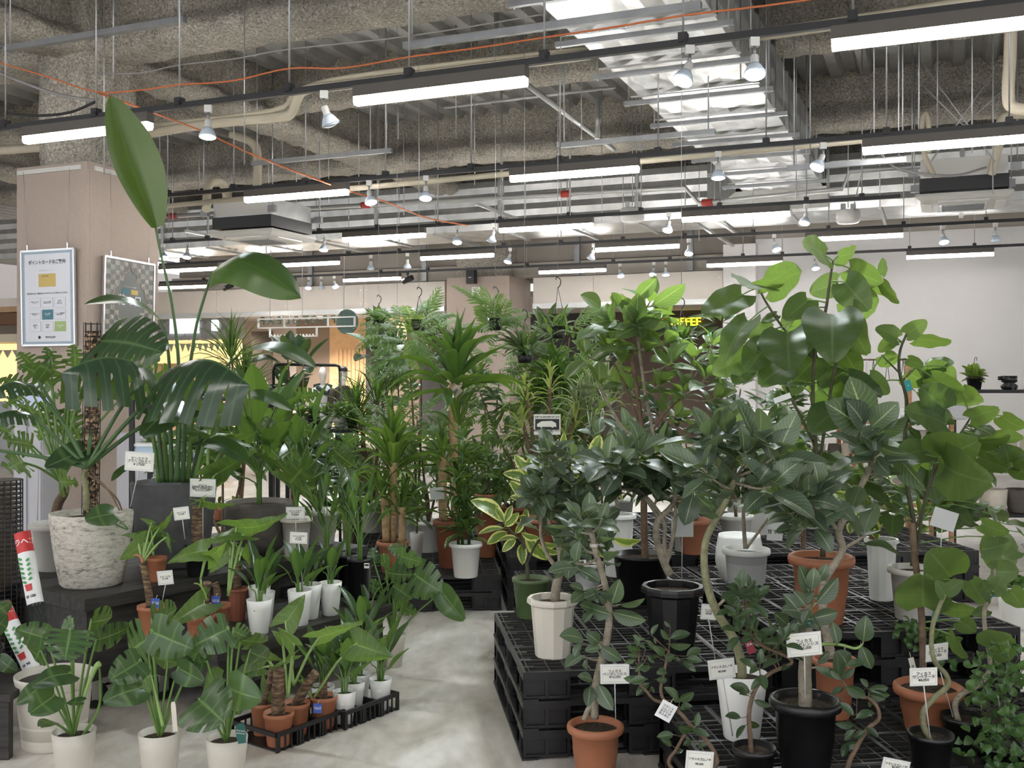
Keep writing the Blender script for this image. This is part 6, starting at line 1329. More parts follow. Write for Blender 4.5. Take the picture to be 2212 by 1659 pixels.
# ================================================================ plants further back
BG = 'plants crowding the middle of the shop'
def bgplant(name, label, px, Y, w, h, kind, mat, zs=None):
    x = (px - CX) * Y / F; zs = z_under(x, Y) if zs is None else zs
    pl = Plant(name, label, 'plant', (x, Y, zs), BG); pl.Y = Y
    pl.pot(kind, Vector((x, Y, zs + h)), w / 2, mat); return pl
def rosette(pl, x, y, n, L, key, lo=5, hi=105, dY=0, up=(0, 0, 1), wf=1.0, st=.1):
    pl.whorl(key, P(x, y, pl.Y + dY), up, n, L, lo, hi, wf, .2, stagger=st)
def canes(pl, rows, mat='cane_tan', r=(.028, .026)):
    for pts in rows: pl.tube('cane', [P(x, y, pl.Y + (q[0] if q else 0)) for x, y, *q in pts], r, mat, 10, 4)
pl = rimplant('potted_corn_plant', 'tall corn plant with bare canes and a big rosette in terracotta', 'plant', (976, 1122), 83, 7.35, 2 * PH, 'roll', 'pot_terra_dark', BG)
canes(pl, [[(958, 1125), (956, 1050), (957, 985)], [(984, 1125, .03), (980, 1000, .03), (979, 905, .03), (980, 828, .03)]], r=(.032, .030))
rosette(pl, 984, 800, 40, .46, 'drac', 4, 105, 0, (.05, 0, 1), 1.1, .14); rosette(pl, 955, 975, 16, .28, 'drac_stripe'); rosette(pl, 990, 905, 9, .34, 'drac_stripe', 15, 80)
pl = rimplant('potted_corn_plant', 'three-caned corn plant with striped leaves in a round-rimmed terracotta pot', 'plant', (848, 1168), 71, 7.15, 2 * PH, 'roll', 'pot_terra', BG)
canes(pl, [[(834, 1170), (832, 1110), (830, 1070)], [(850, 1170, .02), (850, 1080, .02), (850, 1000, .02)], [(868, 1170, -.02), (869, 1130, -.02), (868, 1095, -.02)]], r=(.026, .024))
rosette(pl, 850, 985, 30, .38, 'drac_stripe', 4, 110, .02, (0, 0, 1), 1.15); rosette(pl, 868, 1088, 20, .26, 'drac_stripe', 5, 105, -.02, (.1, -.1, 1), 1.1); rosette(pl, 828, 1062, 18, .26, 'drac_stripe', 5, 105); rosette(pl, 845, 930, 12, .3, 'drac_stripe', 5, 90)
pl = rimplant('potted_dracaena', 'dense lime-edged compact dracaena in a white rimmed pot by the aisle', 'plant', (1006, 1172), 73, 7.0, 2 * PH, 'rim', 'pot_white', BG)
for x, top in ((999, 945), (1013, 1000), (990, 1030)):
    pl.tube('stem', [P(x, 1178, 7.0), P(x, top, 7.0)], (.011, .009), 'stem_dark_green')
    y = top
    while y < 1150: rosette(pl, x + pl.r.uniform(-4, 4), y, 9, .15, 'compacta', 35, 105, pl.r.uniform(-.03, .03), st=.06); y += 36
def spiky(label, px, Y, heads, n, L, key='blade', mat='pot_grey', trunk='bark_brown', h=.25, w=.26, hi=120):
    pl = bgplant('potted_dracaena', label, px, Y, w, h, 'rim', mat)
    for x, y in heads:
        pl.tube('trunk', [pl.soil, pl.soil.lerp(P(x, y, Y), .5) + V(.02, 0, 0), P(x, y, Y)], (.016, .012), trunk); rosette(pl, x, y, n, L, key, 3, hi, 0, (0, 0, 1), 1.0, .12)
    return pl
spiky('spiky green dracaena with two pompom heads beside the mannequins', 805, 9.0, [(772, 895), (815, 858)], 60, .42)
spiky('spiky thin-leaved dracaena seen past the clad column', 520, 10.4, [(500, 765), (530, 830)], 60, .5)
spiky('dark bushy dracaena with tiered rosettes behind the car placard', 1215, 8.4, [(1195, 805), (1180, 850), (1225, 830)], 46, .30, 'drac', 'pot_black')
spiky('dark green dracaena low beside the car placard', 1250, 8.0, [(1255, 925), (1205, 905), (1290, 960)], 34, .24, 'drac', 'pot_black')
spiky('white-striped dracaena with arching ribbons', 1280, 7.6, [(1272, 868), (1310, 850), (1250, 885)], 26, .34, 'whiteblade', 'pot_white')
pl = spiky('yellow song-of-india dracaena on bent stems near the car placard', 1165, 7.4, [(1135, 838), (1188, 820), (1128, 905), (1222, 940), (1240, 900)], 18, .17, 'song', 'pot_terra', h=.22)
def pinnate(label, px, Y, blobs, n, L, key='frond', mat='pot_white', name='potted_feathery_plant', trunk='bark_brown', h=.24, w=.25):
    pl = bgplant(name, label, px, Y, w, h, 'rim', mat)
    for x, y, rx, ry in blobs:
        c = P(x, y, Y); pl.tube('trunk', [pl.soil, pl.soil.lerp(c, .5) + V(pl.r.uniform(-.05, .05), 0, 0), c], (.012, .005), trunk, 7)
        for i in range(n):
            a = pl.r.random() * 6.28; q = pl.r.random() ** .5; b = P(x + rx * q * math.cos(a) * .6, y + ry * q * math.sin(a) * .6, Y + pl.r.uniform(-.25, .25))
            d = Vector((math.cos(a) * .9, pl.r.uniform(-.8, .4), -math.sin(a) * .35 + pl.r.uniform(-.45, .35))).normalized(); l = L * pl.r.uniform(.7, 1.15)
            pl.leaf(key, b, b + d * l, normal=Vector((pl.r.uniform(-.3, .3), -.45, 1)), name='frond' if 'frond' in key else 'leaf')
    return pl
pinnate('feathery-leaved tree arching over the aisle by the corn plant rosette', 900, 8.3, [(880, 720, 70, 60), (910, 800, 70, 60)], 22, .30)
pinnate('feathery shrub filling the gap behind the striped corn plant', 880, 8.8, [(860, 910, 80, 60), (800, 960, 60, 50), (910, 960, 60, 50)], 18, .28, mat='pot_grey')
pinnate('broad-leaflet feathery shrub between the corn plants', 925, 8.0, [(915, 1030, 60, 60), (900, 900, 60, 60), (940, 960, 50, 60)], 18, .26, 'frond_wide')
pinnate('feathery tree to one side of the taupe column', 1050, 8.9, [(1050, 870, 70, 60), (1020, 940, 60, 60), (1080, 800, 50, 50)], 20, .30, mat='pot_grey')
pinnate('feathery shrub below the yellow dracaena', 1110, 7.9, [(1100, 980, 70, 60), (1130, 1040, 60, 50), (1070, 1040, 60, 50)], 20, .27, 'frond_wide', 'pot_terra')
pinnate('pale fern-leaved plant beneath the hanging basket with red pitchers', 1220, 8.8, [(1230, 730, 80, 50), (1160, 790, 60, 50)], 18, .32, 'frond')
pinnate('feathery plant among the pots near the mannequins', 800, 10.3, [(760, 1000, 60, 40), (830, 1010, 60, 50), (730, 930, 40, 40)], 18, .28, 'frond_wide', 'pot_white')
pinnate('finger-leaved shrub behind the car placard', 1150, 8.6, [(1150, 930, 60, 60), (1030, 830, 60, 50), (1100, 870, 60, 50)], 28, .2, 'finger')
pinnate('fine-leaved dark bush behind the tallest fig', 1735, 6.9, [(1725, 930, 60, 80), (1745, 1000, 60, 60), (1700, 870, 40, 50)], 60, .10, 'fine', 'pot_black')
pinnate('finger-leaved plant rising behind the coffee sign figs', 1590, 7.4, [(1590, 770, 50, 50), (1560, 700, 40, 40), (1600, 840, 50, 50)], 24, .2, 'finger', 'pot_white')
pinnate('leafy shrub in shade behind the plaited fig', 1500, 7.2, [(1480, 950, 80, 60), (1560, 930, 60, 60), (1430, 900, 50, 50)], 26, .16, 'darkoval', 'pot_terra')
pinnate('leafy shrub under the big striped dracaena', 1230, 7.5, [(1200, 980, 70, 50), (1270, 1000, 60, 50)], 26, .15, 'fine', 'pot_grey')
def fiddle(label, px, Y, heads, L, key, trunk='bark_brown', n=7, mat='pot_white'):
    pl = bgplant('potted_fig', label, px, Y, .26, .25, 'rim', mat)
    for x, y in heads:
        c = P(x, y, Y + pl.r.uniform(-.1, .1)); pl.tube('trunk', [pl.soil, pl.soil.lerp(c, .6) + V(.03, 0, 0), c], (.014, .006), trunk, 7); pl.whorl(key, c, (pl.r.uniform(-.4, .4), -.3, 1), n, L, 20, 95, 1.1, .2, stagger=.12)
fiddle('fiddle-leaf fig in front of the lift lobby sign', 845, 9.3, [(808, 745), (840, 775), (860, 830), (830, 800)], .23, 'bengal')
fiddle('dark rubber plant standing under the black hanging rail', 630, 9.7, [(620, 760), (655, 775), (615, 830), (640, 850)], .26, 'darkoval')
fiddle('glossy shrub beside the taupe column base', 1010, 9.4, [(990, 1000), (1030, 990), (1060, 1020)], .16, 'finger', n=14)
# leafy filler shrubs on the back row of pallets and around the racks
for _x, _Y, _b, _k, _m, _lab in ((1340, 8.6, [(1340, 1000, 70, 60), (1400, 1040, 60, 50), (1290, 1040, 60, 50)], 'finger', 'pot_white', 'behind the tall fig trunk'), (1480, 8.5, [(1470, 1040, 70, 50), (1530, 1010, 70, 60)], 'fine', 'pot_terra', 'behind the plaited trunk'),
        (1600, 8.7, [(1610, 1010, 70, 60), (1660, 1060, 60, 50), (1570, 1060, 60, 50)], 'darkoval', 'pot_grey', 'behind the mossy trunk'), (1760, 8.4, [(1770, 1060, 70, 50), (1830, 1040, 60, 50), (1700, 1080, 60, 40)], 'finger', 'pot_white', 'behind the terracotta umbrella fig'),
        (1180, 9.3, [(1180, 1050, 70, 50), (1110, 1080, 60, 50), (1240, 1060, 60, 50)], 'fine', 'pot_black', 'beyond the green pot'), (980, 9.6, [(980, 1040, 70, 40), (920, 1010, 60, 40), (1050, 1060, 60, 40)], 'finger', 'pot_grey', 'beyond the corn plants'),
        (760, 8.4, [(760, 1040, 60, 50), (720, 1010, 60, 50), (800, 1070, 50, 40)], 'finger', 'pot_white', 'between the strelitzias and corn plants'), (690, 7.7, [(690, 1030, 60, 50), (660, 980, 50, 50), (740, 1090, 50, 40)], 'darkoval', 'pot_black', 'behind the reedy strelitzias'), (480, 7.4, [(480, 960, 60, 60), (430, 1000, 40, 50), (530, 930, 50, 50)], 'strel', 'pot_grey', 'behind the bird of paradise')):
    pinnate(f'low bushy plant {_lab}', _x, _Y, _b, 34 if _k != 'strel' else 16, .15 if _k != 'strel' else .34, _k, _m, 'potted_shrub', h=.22)
# low pots on the far pallets
for x, y, w, Y, mat, kind, lab in ((900, 1150, 30, 7.5, 'pot_grey', 'tall', 'slim grey pot beside the corn plants'), (1052, 1066, 56, 7.75, 'pot_terra', 'roll', 'terracotta pot across the aisle'), (1300, 1085, 60, 7.3, 'pot_white', 'rim', 'white pot on the far pallets'), (1480, 1100, 60, 7.3, 'pot_grey', 'rim', 'grey pot on the far pallets')):
    c = P(x, y, Y); pl = Plant('potted_shrub', f'small leafy shrub in a {lab}', 'plant', (c.x, c.y, z_under(c.x, c.y)), BG); pl.Y = Y; pl.pot(kind, c, w * Y / F / 2, mat)
    pl.tube('stem', [pl.soil, pl.soil + V(.01, 0, .25)], (.008, .005), 'bark_brown')
    for i in range(3): pl.whorl('finger', pl.soil + V(pl.r.uniform(-.06, .06), pl.r.uniform(-.05, .05), .12 + .09 * i), (0, -.2, 1), 10, .17, 20, 100, 1, .2)
# ---------------------------------------------------------------- hanging plants
def hanging(label, x, y, Y, top, key, n, L, mat='pot_black', w=.14, extra=None, red=False):
    c = P(x, y, Y); pl = Plant('hanging_plant', label, 'plant', c, 'hanging plants'); pl.Y = Y
    m = MB(); m.lathe([(w * .33, -.1), (w * .35, -.095), (w * .5, 0), (w * .46, 0), (w * .42, -.03), (0, -.03)], 18); m.obj('pot', mat, pl.e)
    hk = P(x, top, Y)
    for a in (0, 2.1, 4.2): pl.tube('hanger_wire', [c + V(math.cos(a), math.sin(a), 0) * w * .48, hk], (.002, .002), 'rail_black', 4, 2)
    pl.tube('hook', [hk + V(0, 0, -.01), hk + V(.02, 0, .02), hk + V(.02, 0, .06), hk + V(-.01, 0, .08), hk + V(-.015, 0, .06)], (.004, .004), 'rail_black', 6, 4)
    pl.tube('hanger_wire', [hk + V(0, 0, .07), Vector((hk.x, hk.y, ZD - .01))], (.002, .002), 'zinc_rod', 4, 2)
    for i in range(n):
        a = pl.r.random() * 6.28; th = pl.r.uniform(.3, 1.9); d = Vector((math.cos(a) * math.sin(th), math.sin(a) * math.sin(th), math.cos(th))); b = c + Vector((math.cos(a), math.sin(a), 0)) * w * .3 * pl.r.random() + d * .04 * pl.r.random()
        if extra: b += V(pl.r.uniform(-1, 1) * extra[0], pl.r.uniform(-1, 1) * extra[0], -extra[1] * pl.r.random() ** 2)
        pl.leaf(key, b, b + d * L * pl.r.uniform(.7, 1.2), normal=Vector((0, -.4, 1)) - d * .5)
    return pl
hanging('small leafy plant hanging in a black pot below the exit sign', 818, 692, 10.2, 655, 'fine', 60, .12)
hanging('dark trailing plant hanging in a black pot by the lift sign', 858, 733, 9.6, 690, 'fine', 60, .10, extra=(.06, .25))
hanging('feathery staghorn-like plant hanging before the taupe column', 1070, 688, 8.6, 640, 'frond', 26, .3, extra=(.08, .2))
hanging('pitcher plant hanging in a dark pot before the taupe column', 1133, 757, 8.2, 690, 'finger', 40, .2)
hanging('bushy hanging plant with reddish pitchers before the coffee shop', 1205, 705, 8.4, 620, 'finger', 46, .2, extra=(.12, .1))
hanging('feathery hanging plant near the lift lobby', 905, 690, 9.0, 640, 'frond', 24, .28, extra=(.08, .2))
hanging('trailing plant in a green hanging pot by the coffee sign', 1472, 735, 8.0, 665, 'fine', 40, .12, 'pot_green')
# ---------------------------------------------------------------- racks of little plants behind the bench
def shelf_unit(label, p0, p1, Y, levels, ztop, depth=.4, mat='black_metal', board='black_metal', name='steel_shelf'):
    x0 = (p0 - CX) * Y / F; x1 = (p1 - CX) * Y / F; e = thing(name, label, 'shelf', (x0, Y, 0)); w = x1 - x0
    for x in (0, w):
        for y in (0, depth):
            m = MB(); m.box((x, y, ztop / 2), (.035, .035, ztop)); po = m.obj('post', mat, e)
    for z in levels: m = MB(); m.box((w / 2, depth / 2, z), (w + .03, depth, .03)); m.obj('shelf_board', board, e)
    return e, x0, x1
def little(name, label, x, Y, z, w, h, mat, key=None, n=14, L=.09, cat='plant', kind='tall', group='small plants on the racks'):
    pl = Plant(name, label, cat, (x, Y, z), group); pl.Y = Y; pl.pot(kind, Vector((x, Y, z + h)), w / 2, mat)
    if key: pl.whorl(key, pl.soil + V(0, 0, .02), (0, 0, 1), n, L, 8, 105, 1, .3)
    return pl
e, x0, x1 = shelf_unit('black slotted steel shelf holding small pots behind the bird of paradise', 285, 560, 8.0, (.45, .95, 1.42), 1.5)
for zi, z in enumerate((.467, .967)):
    for i in range(7):
        little('small_potted_plant', f'little leafy plant, {ordw(i + 1)} on the {["lower", "middle"][zi]} board of the black rack', lerp(x0, x1, (i + .5) / 7), 8.15, z, .10, .10, ['pot_white', 'pot_terra', 'pot_black'][i % 3], ['fine', 'finger', 'lime'][(i + zi) % 3], 16)
e, x0, x1 = shelf_unit('black slotted steel rack of small plants toward the mannequins', 600, 770, 9.0, (.4, .82, 1.12), 1.16)
for zi, z in enumerate((.837, 1.137)):
    for i in range(6):
        little('small_potted_plant', f'little leafy plant, {ordw(i + 1)} on the {["lower", "top"][zi]} board of the mannequin-side rack', lerp(x0, x1, (i + .5) / 6), 9.15, z, .12, .10, ['pot_white', 'pot_grey', 'pot_black'][i % 3], ['fine', 'finger', 'fine'][(i + zi) % 3], 24, .13)
simple('planter_white', (.74, .73, .70), .6)
for x, y, Y, w, h, lab in ((668, 940, 8.7, .34, .16, 'white trough on the plant rack'), (700, 935, 8.72, .2, .18, 'short white trough beside the trough on the rack')):
    pass
# white dividers / cabinets seen through the left foliage
simple('cabinet_white', (.52, .52, .56), .5); simple('glass_bluish', (.45, .58, .72), .2)
for px0, px1, Y, z0, z1, lab, mat in ((252, 335, 9.0, 0, 1.1, 'white cabinet behind the stone pot', 'cabinet_white'), (30, 92, 8.6, 0, 1.25, 'white counter beside the clad column', 'cabinet_white')):
    e = thing('cabinet', lab, 'cabinet', ((px0 - CX) * Y / F, Y, 0)); w = (px1 - px0) * Y / F
    m = MB(); m.box((w / 2, .2, (z0 + z1) / 2), (w, .4, z1 - z0)); m.obj('body', mat, e)
    for i in range(2): m = MB(); m.box((w * (i + .5) / 2, -.008, z1 / 2), (w / 2 - .02, .014, z1 - .1)); m.obj('door', mat, e)
for k, (px, py) in enumerate(((365, 862), (440, 865), (390, 915), (450, 905), (320, 905), (520, 880))):
    Y = 8.1; c = P(px, py, Y); c.z = 1.435 if py < 880 else .965; e = thing('propagation_box', f'clear lidded plant box, {ordw(k + 1)} along the black rack', 'box', c, 0, 'clear boxes on the rack')
    m = MB(); m.box((0, 0, .045), (.17, .2, .09)); m.obj('tub', 'glass_bluish', e); m = MB(); m.box((0, 0, .1), (.18, .21, .02)); m.obj('lid', 'paper_white', e)
for _n, _c in (('tag_teal_dull', (.03, .16, .14)), ('sage_paper', (.42, .50, .40)), ('mall_sign_brown', (.20, .09, .04)), ('tag_teal', (.02, .25, .27))): simple(_n, _c, .6)
# ================================================================ signs, mall, shelves of pots
def emit(name, col, s): return simple(name, col, .5, emit=s)
def glyphs(o, name, body, size, mat, M, bold=0.0, depth=0.0, spacing=1.0, mirror=False):
    me = text_mesh(body, size, mat, bold, depth, spacing=spacing)
    if mirror:
        for v in me.vertices: v.co.x = -v.co.x
        me.flip_normals()
    return put(name, me, o, M)
def t_on_s(px, s):
    a = (px - CX) / F; return s * (a * UY - UX) / (-UY - a * UX)
simple('poster_blue', (.36, .46, .56), .35, spec=.6); simple('poster_white', (.74, .76, .82), .3, spec=.6); simple('poster_gold', (.62, .46, .13), .4); simple('poster_teal', (.05, .20, .26), .4); simple('poster_lime', (.36, .50, .19), .4)
simple('poster_grey', (.155, .16, .15), .35, spec=.6); simple('poster_grey_lt', (.34, .33, .30), .4); simple('poster_rose', (.55, .46, .40), .4); simple('poster_pink', (.65, .22, .28), .4); simple('alu', (.72, .72, .72), .25, .9); simple('line_grey', (.45, .47, .50), .6)
# --- poster on the column's broad face
def flat(e, name, x0, x1, y0, y1, z, mat, d=.002):
    m = MB(); m.box(((x0 + x1) / 2, (y0 + y1) / 2, z), (x1 - x0, y1 - y0, d)); return m.obj(name, mat, e)
tf = 7.08; sL, sR = s_at(48, tf), s_at(162, tf); c = G((sL + sR) / 2, tf, 0); zt = PT(105, 540, tf).z; zb = PT(105, 746, tf).z
e = thing('framed_poster', 'pale blue framed loyalty card poster hung on the clad column', 'poster', G((sL + sR) / 2, tf, (zt + zb) / 2))
e.matrix_world = frame(e.location, (UX, UY, 0), (0, 0, 1)) @ Matrix.Rotation(.02, 4, 'X')
w, h = (sR - sL), zt - zb
flat(e, 'sheet', -w / 2, w / 2, -h / 2, h / 2, 0, 'poster_blue', .012)
for a in ((-w / 2 - .006, -w / 2 + .012, -h / 2, h / 2), (w / 2 - .012, w / 2 + .006, -h / 2, h / 2), (-w / 2, w / 2, -h / 2 - .006, -h / 2 + .012), (-w / 2, w / 2, h / 2 - .012, h / 2 + .006)): flat(e, 'frame_bar', *a, .002, 'alu', .022)
flat(e, 'print_field', -w * .43, w * .43, -h * .46, h * .46, .008, 'poster_white')
T = lambda x, y, z=.0115: Matrix.Translation((x * w, y * h, z))
glyphs(e, 'lettering', 'ポイントカードのご案内', .041, 'ink', T(0, .37), .0006); glyphs(e, 'lettering', 'PROTOLEAF のポイントカード', .014, 'line_grey', T(0, .285))
flat(e, 'printed_card', -.16 * w, .16 * w, .115 * h, .25 * h, .0105, 'poster_gold'); glyphs(e, 'lettering', 'PROTOLEAF', .014, 'ink', T(-.03, .225, .0125))
glyphs(e, 'lettering', '新規お申し込み ご希望の方は レジカウンターにてお申し付けください', .0155, 'ink', T(0, .045), .0004)
cells = [['お買い上げごとに\nポイント', 'ポイントは全店\n共通で使えます', '100円で\n1ポイント\n貯まります'], ['年間のお買い上げ\nポイント', 'うれしい特典\nいろいろ', 'ポイント有効期限は\n最終来店から'], ['誕生月は\nポイント\n2倍', '花の日は\nさらに\nお得です', '入会金・年会費\n無料']]
for j in range(3):
    for i in range(3):
        x0, y1 = -.34 + .235 * i, .0 - .125 * j; mt = 'poster_teal' if (i, j) == (1, 1) else 'poster_lime' if (i, j) == (2, 2) else 'line_grey'
        flat(e, 'printed_cell', x0 * w, (x0 + .21) * w, (y1 - .105) * h, y1 * h, .0102, mt)
        if mt == 'line_grey': flat(e, 'printed_cell', (x0 + .004) * w, (x0 + .206) * w, (y1 - .103) * h, (y1 - .002) * h, .0108, 'poster_white')
        glyphs(e, 'lettering', cells[j][i], .0125, 'ink' if mt == 'line_grey' else 'paper_white', T(x0 + .105, y1 - .05, .0125), .0003)
glyphs(e, 'lettering', 'PROTOLEAF', .022, 'ink', T(.05, -.415), .0005); m = MB(); m.lathe([(.014, 0), (.014, .002), (0, .002)], 16); put('logo_dot', m.mesh('logo_dot', 'ink'), e, T(-.16, -.415, .0108))
for x in (-.38, .38):
    m = MB(); m.box((x * w, h / 2 + .03, 0), (.014, .05, .012)); m.obj('wire_grip', 'chrome', e); m = MB(); m.tube([(x * w, h / 2 + .05, 0), (x * w * 1.15, 3.47 - (zt + zb) / 2, -.0)], .002, 5); m.obj('hanging_wire', 'zinc_rod', e)
# --- checkered poster on the narrow face
sp_ = -7.06; t0, t1 = t_on_s(223, sp_), t_on_s(331, sp_); tc = (t0 + t1) / 2; p_ = G(sp_, tc, 0); zt = P(277, 562, p_.y).z; zb = P(277, 752, p_.y).z
e = thing('framed_poster', 'grey checkered flower day poster in an aluminium frame on the column', 'poster', G(sp_, tc, (zt + zb) / 2)); e.matrix_world = frame(e.location, (-UY, UX, 0), (0, 0, 1)) @ Matrix.Rotation(-.03, 4, 'Z')
w, h = t1 - t0, zt - zb
flat(e, 'sheet', -w / 2, w / 2, -h / 2, h / 2, 0, 'poster_grey', .012)
for a in ((-w / 2 - .006, -w / 2 + .012, -h / 2, h / 2), (w / 2 - .012, w / 2 + .006, -h / 2, h / 2), (-w / 2, w / 2, -h / 2 - .006, -h / 2 + .012), (-w / 2, w / 2, h / 2 - .012, h / 2 + .006)): flat(e, 'frame_bar', *a, .002, 'alu', .022)
nx, ny = 11, 17
for i in range(nx):
    for j in range(ny):
        if (i + j) % 2: continue
        x = (i - nx / 2 + .5) / nx * .94; y = (j - ny / 2 + .5) / ny * .95
        if abs(x) / .40 + abs(y - .04) / .40 < 1: continue
        flat(e, 'printed_square', (x - .043) * w, (x + .043) * w, (y - .028) * h, (y + .028) * h, .0072, 'poster_grey_lt')
        if (i * 3 + j) % 4 == 0:
            m = MB(); m.lathe([(.03 * w, 0), (.03 * w, .001), (0, .001)], 8); put('printed_flower', m.mesh('printed_flower', 'poster_rose'), e, T(x, y, .0085))
pts = []
for q in range(49):
    a = 2 * pi * q / 48; r = 1 + .06 * math.cos(16 * a); cx_, cy_ = math.cos(a), math.sin(a); k = 1 / (abs(cx_) + abs(cy_)) * .75 + .25
    pts.append(((cx_ * .38 * k * r) * w, (.04 + cy_ * .38 * k * r) * h, .009))
m = MB(); m.tube(pts, .005, 5); m.obj('printed_border', 'poster_rose', e)
glyphs(e, 'lettering', '花の日', .105, 'poster_white', T(0, .03, .009), .002); glyphs(e, 'lettering', 'ポイントカード特典', .018, 'poster_white', T(0, .19, .009))
flat(e, 'printed_card', -.15 * w, -.01 * w, .11 * h, .165 * h, .0085, 'poster_teal'); flat(e, 'printed_card', .02 * w, .16 * w, .11 * h, .165 * h, .0085, 'poster_gold'); flat(e, 'printed_ribbon', -.1 * w, .14 * w, -.38 * h, -.34 * h, .0085, 'poster_pink')
for x in (-.38, .38):
    m = MB(); m.box((x * w, h / 2 + .03, 0), (.014, .05, .012)); m.obj('wire_grip', 'chrome', e); m = MB(); m.tube([(x * w, h / 2 + .05, 0), (x * w * 1.1, 3.47 - (zt + zb) / 2, 0)], .002, 5); m.obj('hanging_wire', 'zinc_rod', e)
# --- hanging shop sign, seen from behind
simple('sign_green', (.075, .13, .11), .5); simple('sign_frame', (.80, .80, .77), .5)
ts = 16.0; Ys = G(s_at(655, ts), ts, 0).y
sg = thing('hanging_shop_sign', 'white hanging sign frame with green letters reading backwards', 'sign', G(s_at(660, ts), ts, P(660, 697, Ys).z)); sg.matrix_world = frame(sg.location, (UX, UY, 0), (0, 0, 1))
W = s_at(762, ts) - s_at(552, ts); x0 = -W / 2; sc_ = W / 210.0
def bar(xa, xb, ya, yb, nm='frame_bar', mt='sign_frame', d=.04): return flat(sg, nm, x0 + xa * sc_, x0 + xb * sc_, ya * sc_, yb * sc_, 0, mt, d)
for a in ((0, 210, 7, 9.5), (0, 210, -9.5, -7), (0, 2.5, -9.5, 9.5), (207.5, 210, -9.5, 9.5), (58, 60, -9, 9), (26, 28, -26, -9), (128, 130, -26, -9), (26, 130, -26, -23.5), (152, 154, -9, 9)): bar(*a)
for i, (ch, x) in enumerate(zip('PROTOLEAF', (162, 144, 122, 104, 84, 64, 46, 27, 9))):
    glyphs(sg, 'letter', ch, 21 * sc_, 'sign_green', Matrix.Translation((x0 + x * sc_, 4.5 * sc_, -.03)), .002, .01, mirror=True)
m = MB(); m.lathe([(22 * sc_, -.02), (22.5 * sc_, -.015), (22.5 * sc_, .015), (22 * sc_, .02)], 32); put('logo_disc', m.mesh('logo_disc', 'sign_green'), sg, Matrix.Translation((x0 + 190 * sc_, 0, -.05)))
for x in range(30, 128, 7): m = MB(); m.box((x0 + x * sc_, -22.5 * sc_, .0), (.02, .03, .03)); m.obj('lamp_clip', 'sign_frame', sg)
for xa, dx in ((27, 4), (186, 3), (98, 0)):
    m = MB(); m.tube([(x0 + xa * sc_, 9 * sc_, 0), (x0 + (xa + dx) * sc_, ZD - .02 - sg.location.z, 0)], .006, 5); m.obj('hanging_wire', 'zinc_rod', sg)
# --- coffee shop sign
emit('neon_red', (1.0, .10, .03), .7); emit('neon_yellow', (1.0, .82, .04), .55); simple('sign_green_dark', (.03, .09, .04), .5)
tb = TB - .06; p = G(s_at(1440, tb), tb, P(1440, 699, G(s_at(1440, tb), tb, 0).y).z)
cs = thing('coffee_shop_sign', 'glowing red and yellow coffee shop sign half hidden by leaves', 'sign', p); cs.matrix_world = frame(p, (UX, UY, 0), (0, 0, 1))
k = (s_at(1503, tb) - s_at(1377, tb)) / 126
glyphs(cs, 'lettering', "TULLY'S", 24 * k, 'neon_red', Matrix.Translation((-34 * k, 0, .04)), .004, .02); glyphs(cs, 'lettering', 'COFFEE', 24 * k, 'neon_yellow', Matrix.Translation((33 * k, 2 * k, .04)), .004, .02)
flat(cs, 'backing_panel', -75 * k, 66 * k, -16 * k, 13 * k, .005, 'sign_green_dark', .03)
# --- lift lobby signs
emit('sign_glow_cream', (1.0, .80, .42), .3); emit('sign_glow_orange', (.85, .45, .18), .2); emit('exit_glow', (.25, .9, .75), .5)
def wallsign(name, label, px0, px1, py0, py1, t, mat, txt=None, size=.2, tmat='ink', d=.08):
    s = (s_at(px0, t) + s_at(px1, t)) / 2; Yq = G(s, t, 0).y; zt_, zb_ = P(0, py0, Yq).z, P(0, py1, Yq).z
    e = thing(name, label, 'sign', G(s, t, (zt_ + zb_) / 2)); e.matrix_world = frame(e.location, (UX, UY, 0), (0, 0, 1)); w = s_at(px1, t) - s_at(px0, t)
    flat(e, 'panel', -w / 2, w / 2, -(zt_ - zb_) / 2, (zt_ - zb_) / 2, 0, mat, d)
    if txt: glyphs(e, 'lettering', txt, size, tmat, Matrix.Translation((0, 0, d / 2 + .006)), .004)
    m = MB(); m.box((0, 0, -d / 2 - .1), (.05, .05, .2)); m.obj('bracket', 'mall_dark', e)
    return e
wallsign('lobby_sign', 'cream glowing sign with an arrow pointing up to the second floor', 857, 877, 697, 733, TB - .3, 'sign_glow_cream', '↑\n2F', .16, 'mall_darkbrown')
wallsign('lobby_sign', 'orange-brown lit board with toilet pictograms', 836, 928, 668, 694, TB - .25, 'sign_glow_orange', 'WC ♿', .2, 'paper_white')
wallsign('exit_sign', 'small green exit sign over the lift lobby', 806, 818, 664, 678, TB - .6, 'exit_glow')
wallsign('exit_sign', 'small green exit sign near the grey wall pier', 1529, 1536, 714, 731, TB - .25, 'exit_glow')
dp = wallsign('toilet_door_panel', 'dark brown toilet wall panel with wheelchair and person pictograms', 545, 588, 716, 946, 22.0, 'mall_darkbrown', '♿ 人\nだれでも', .17, 'paper_white')
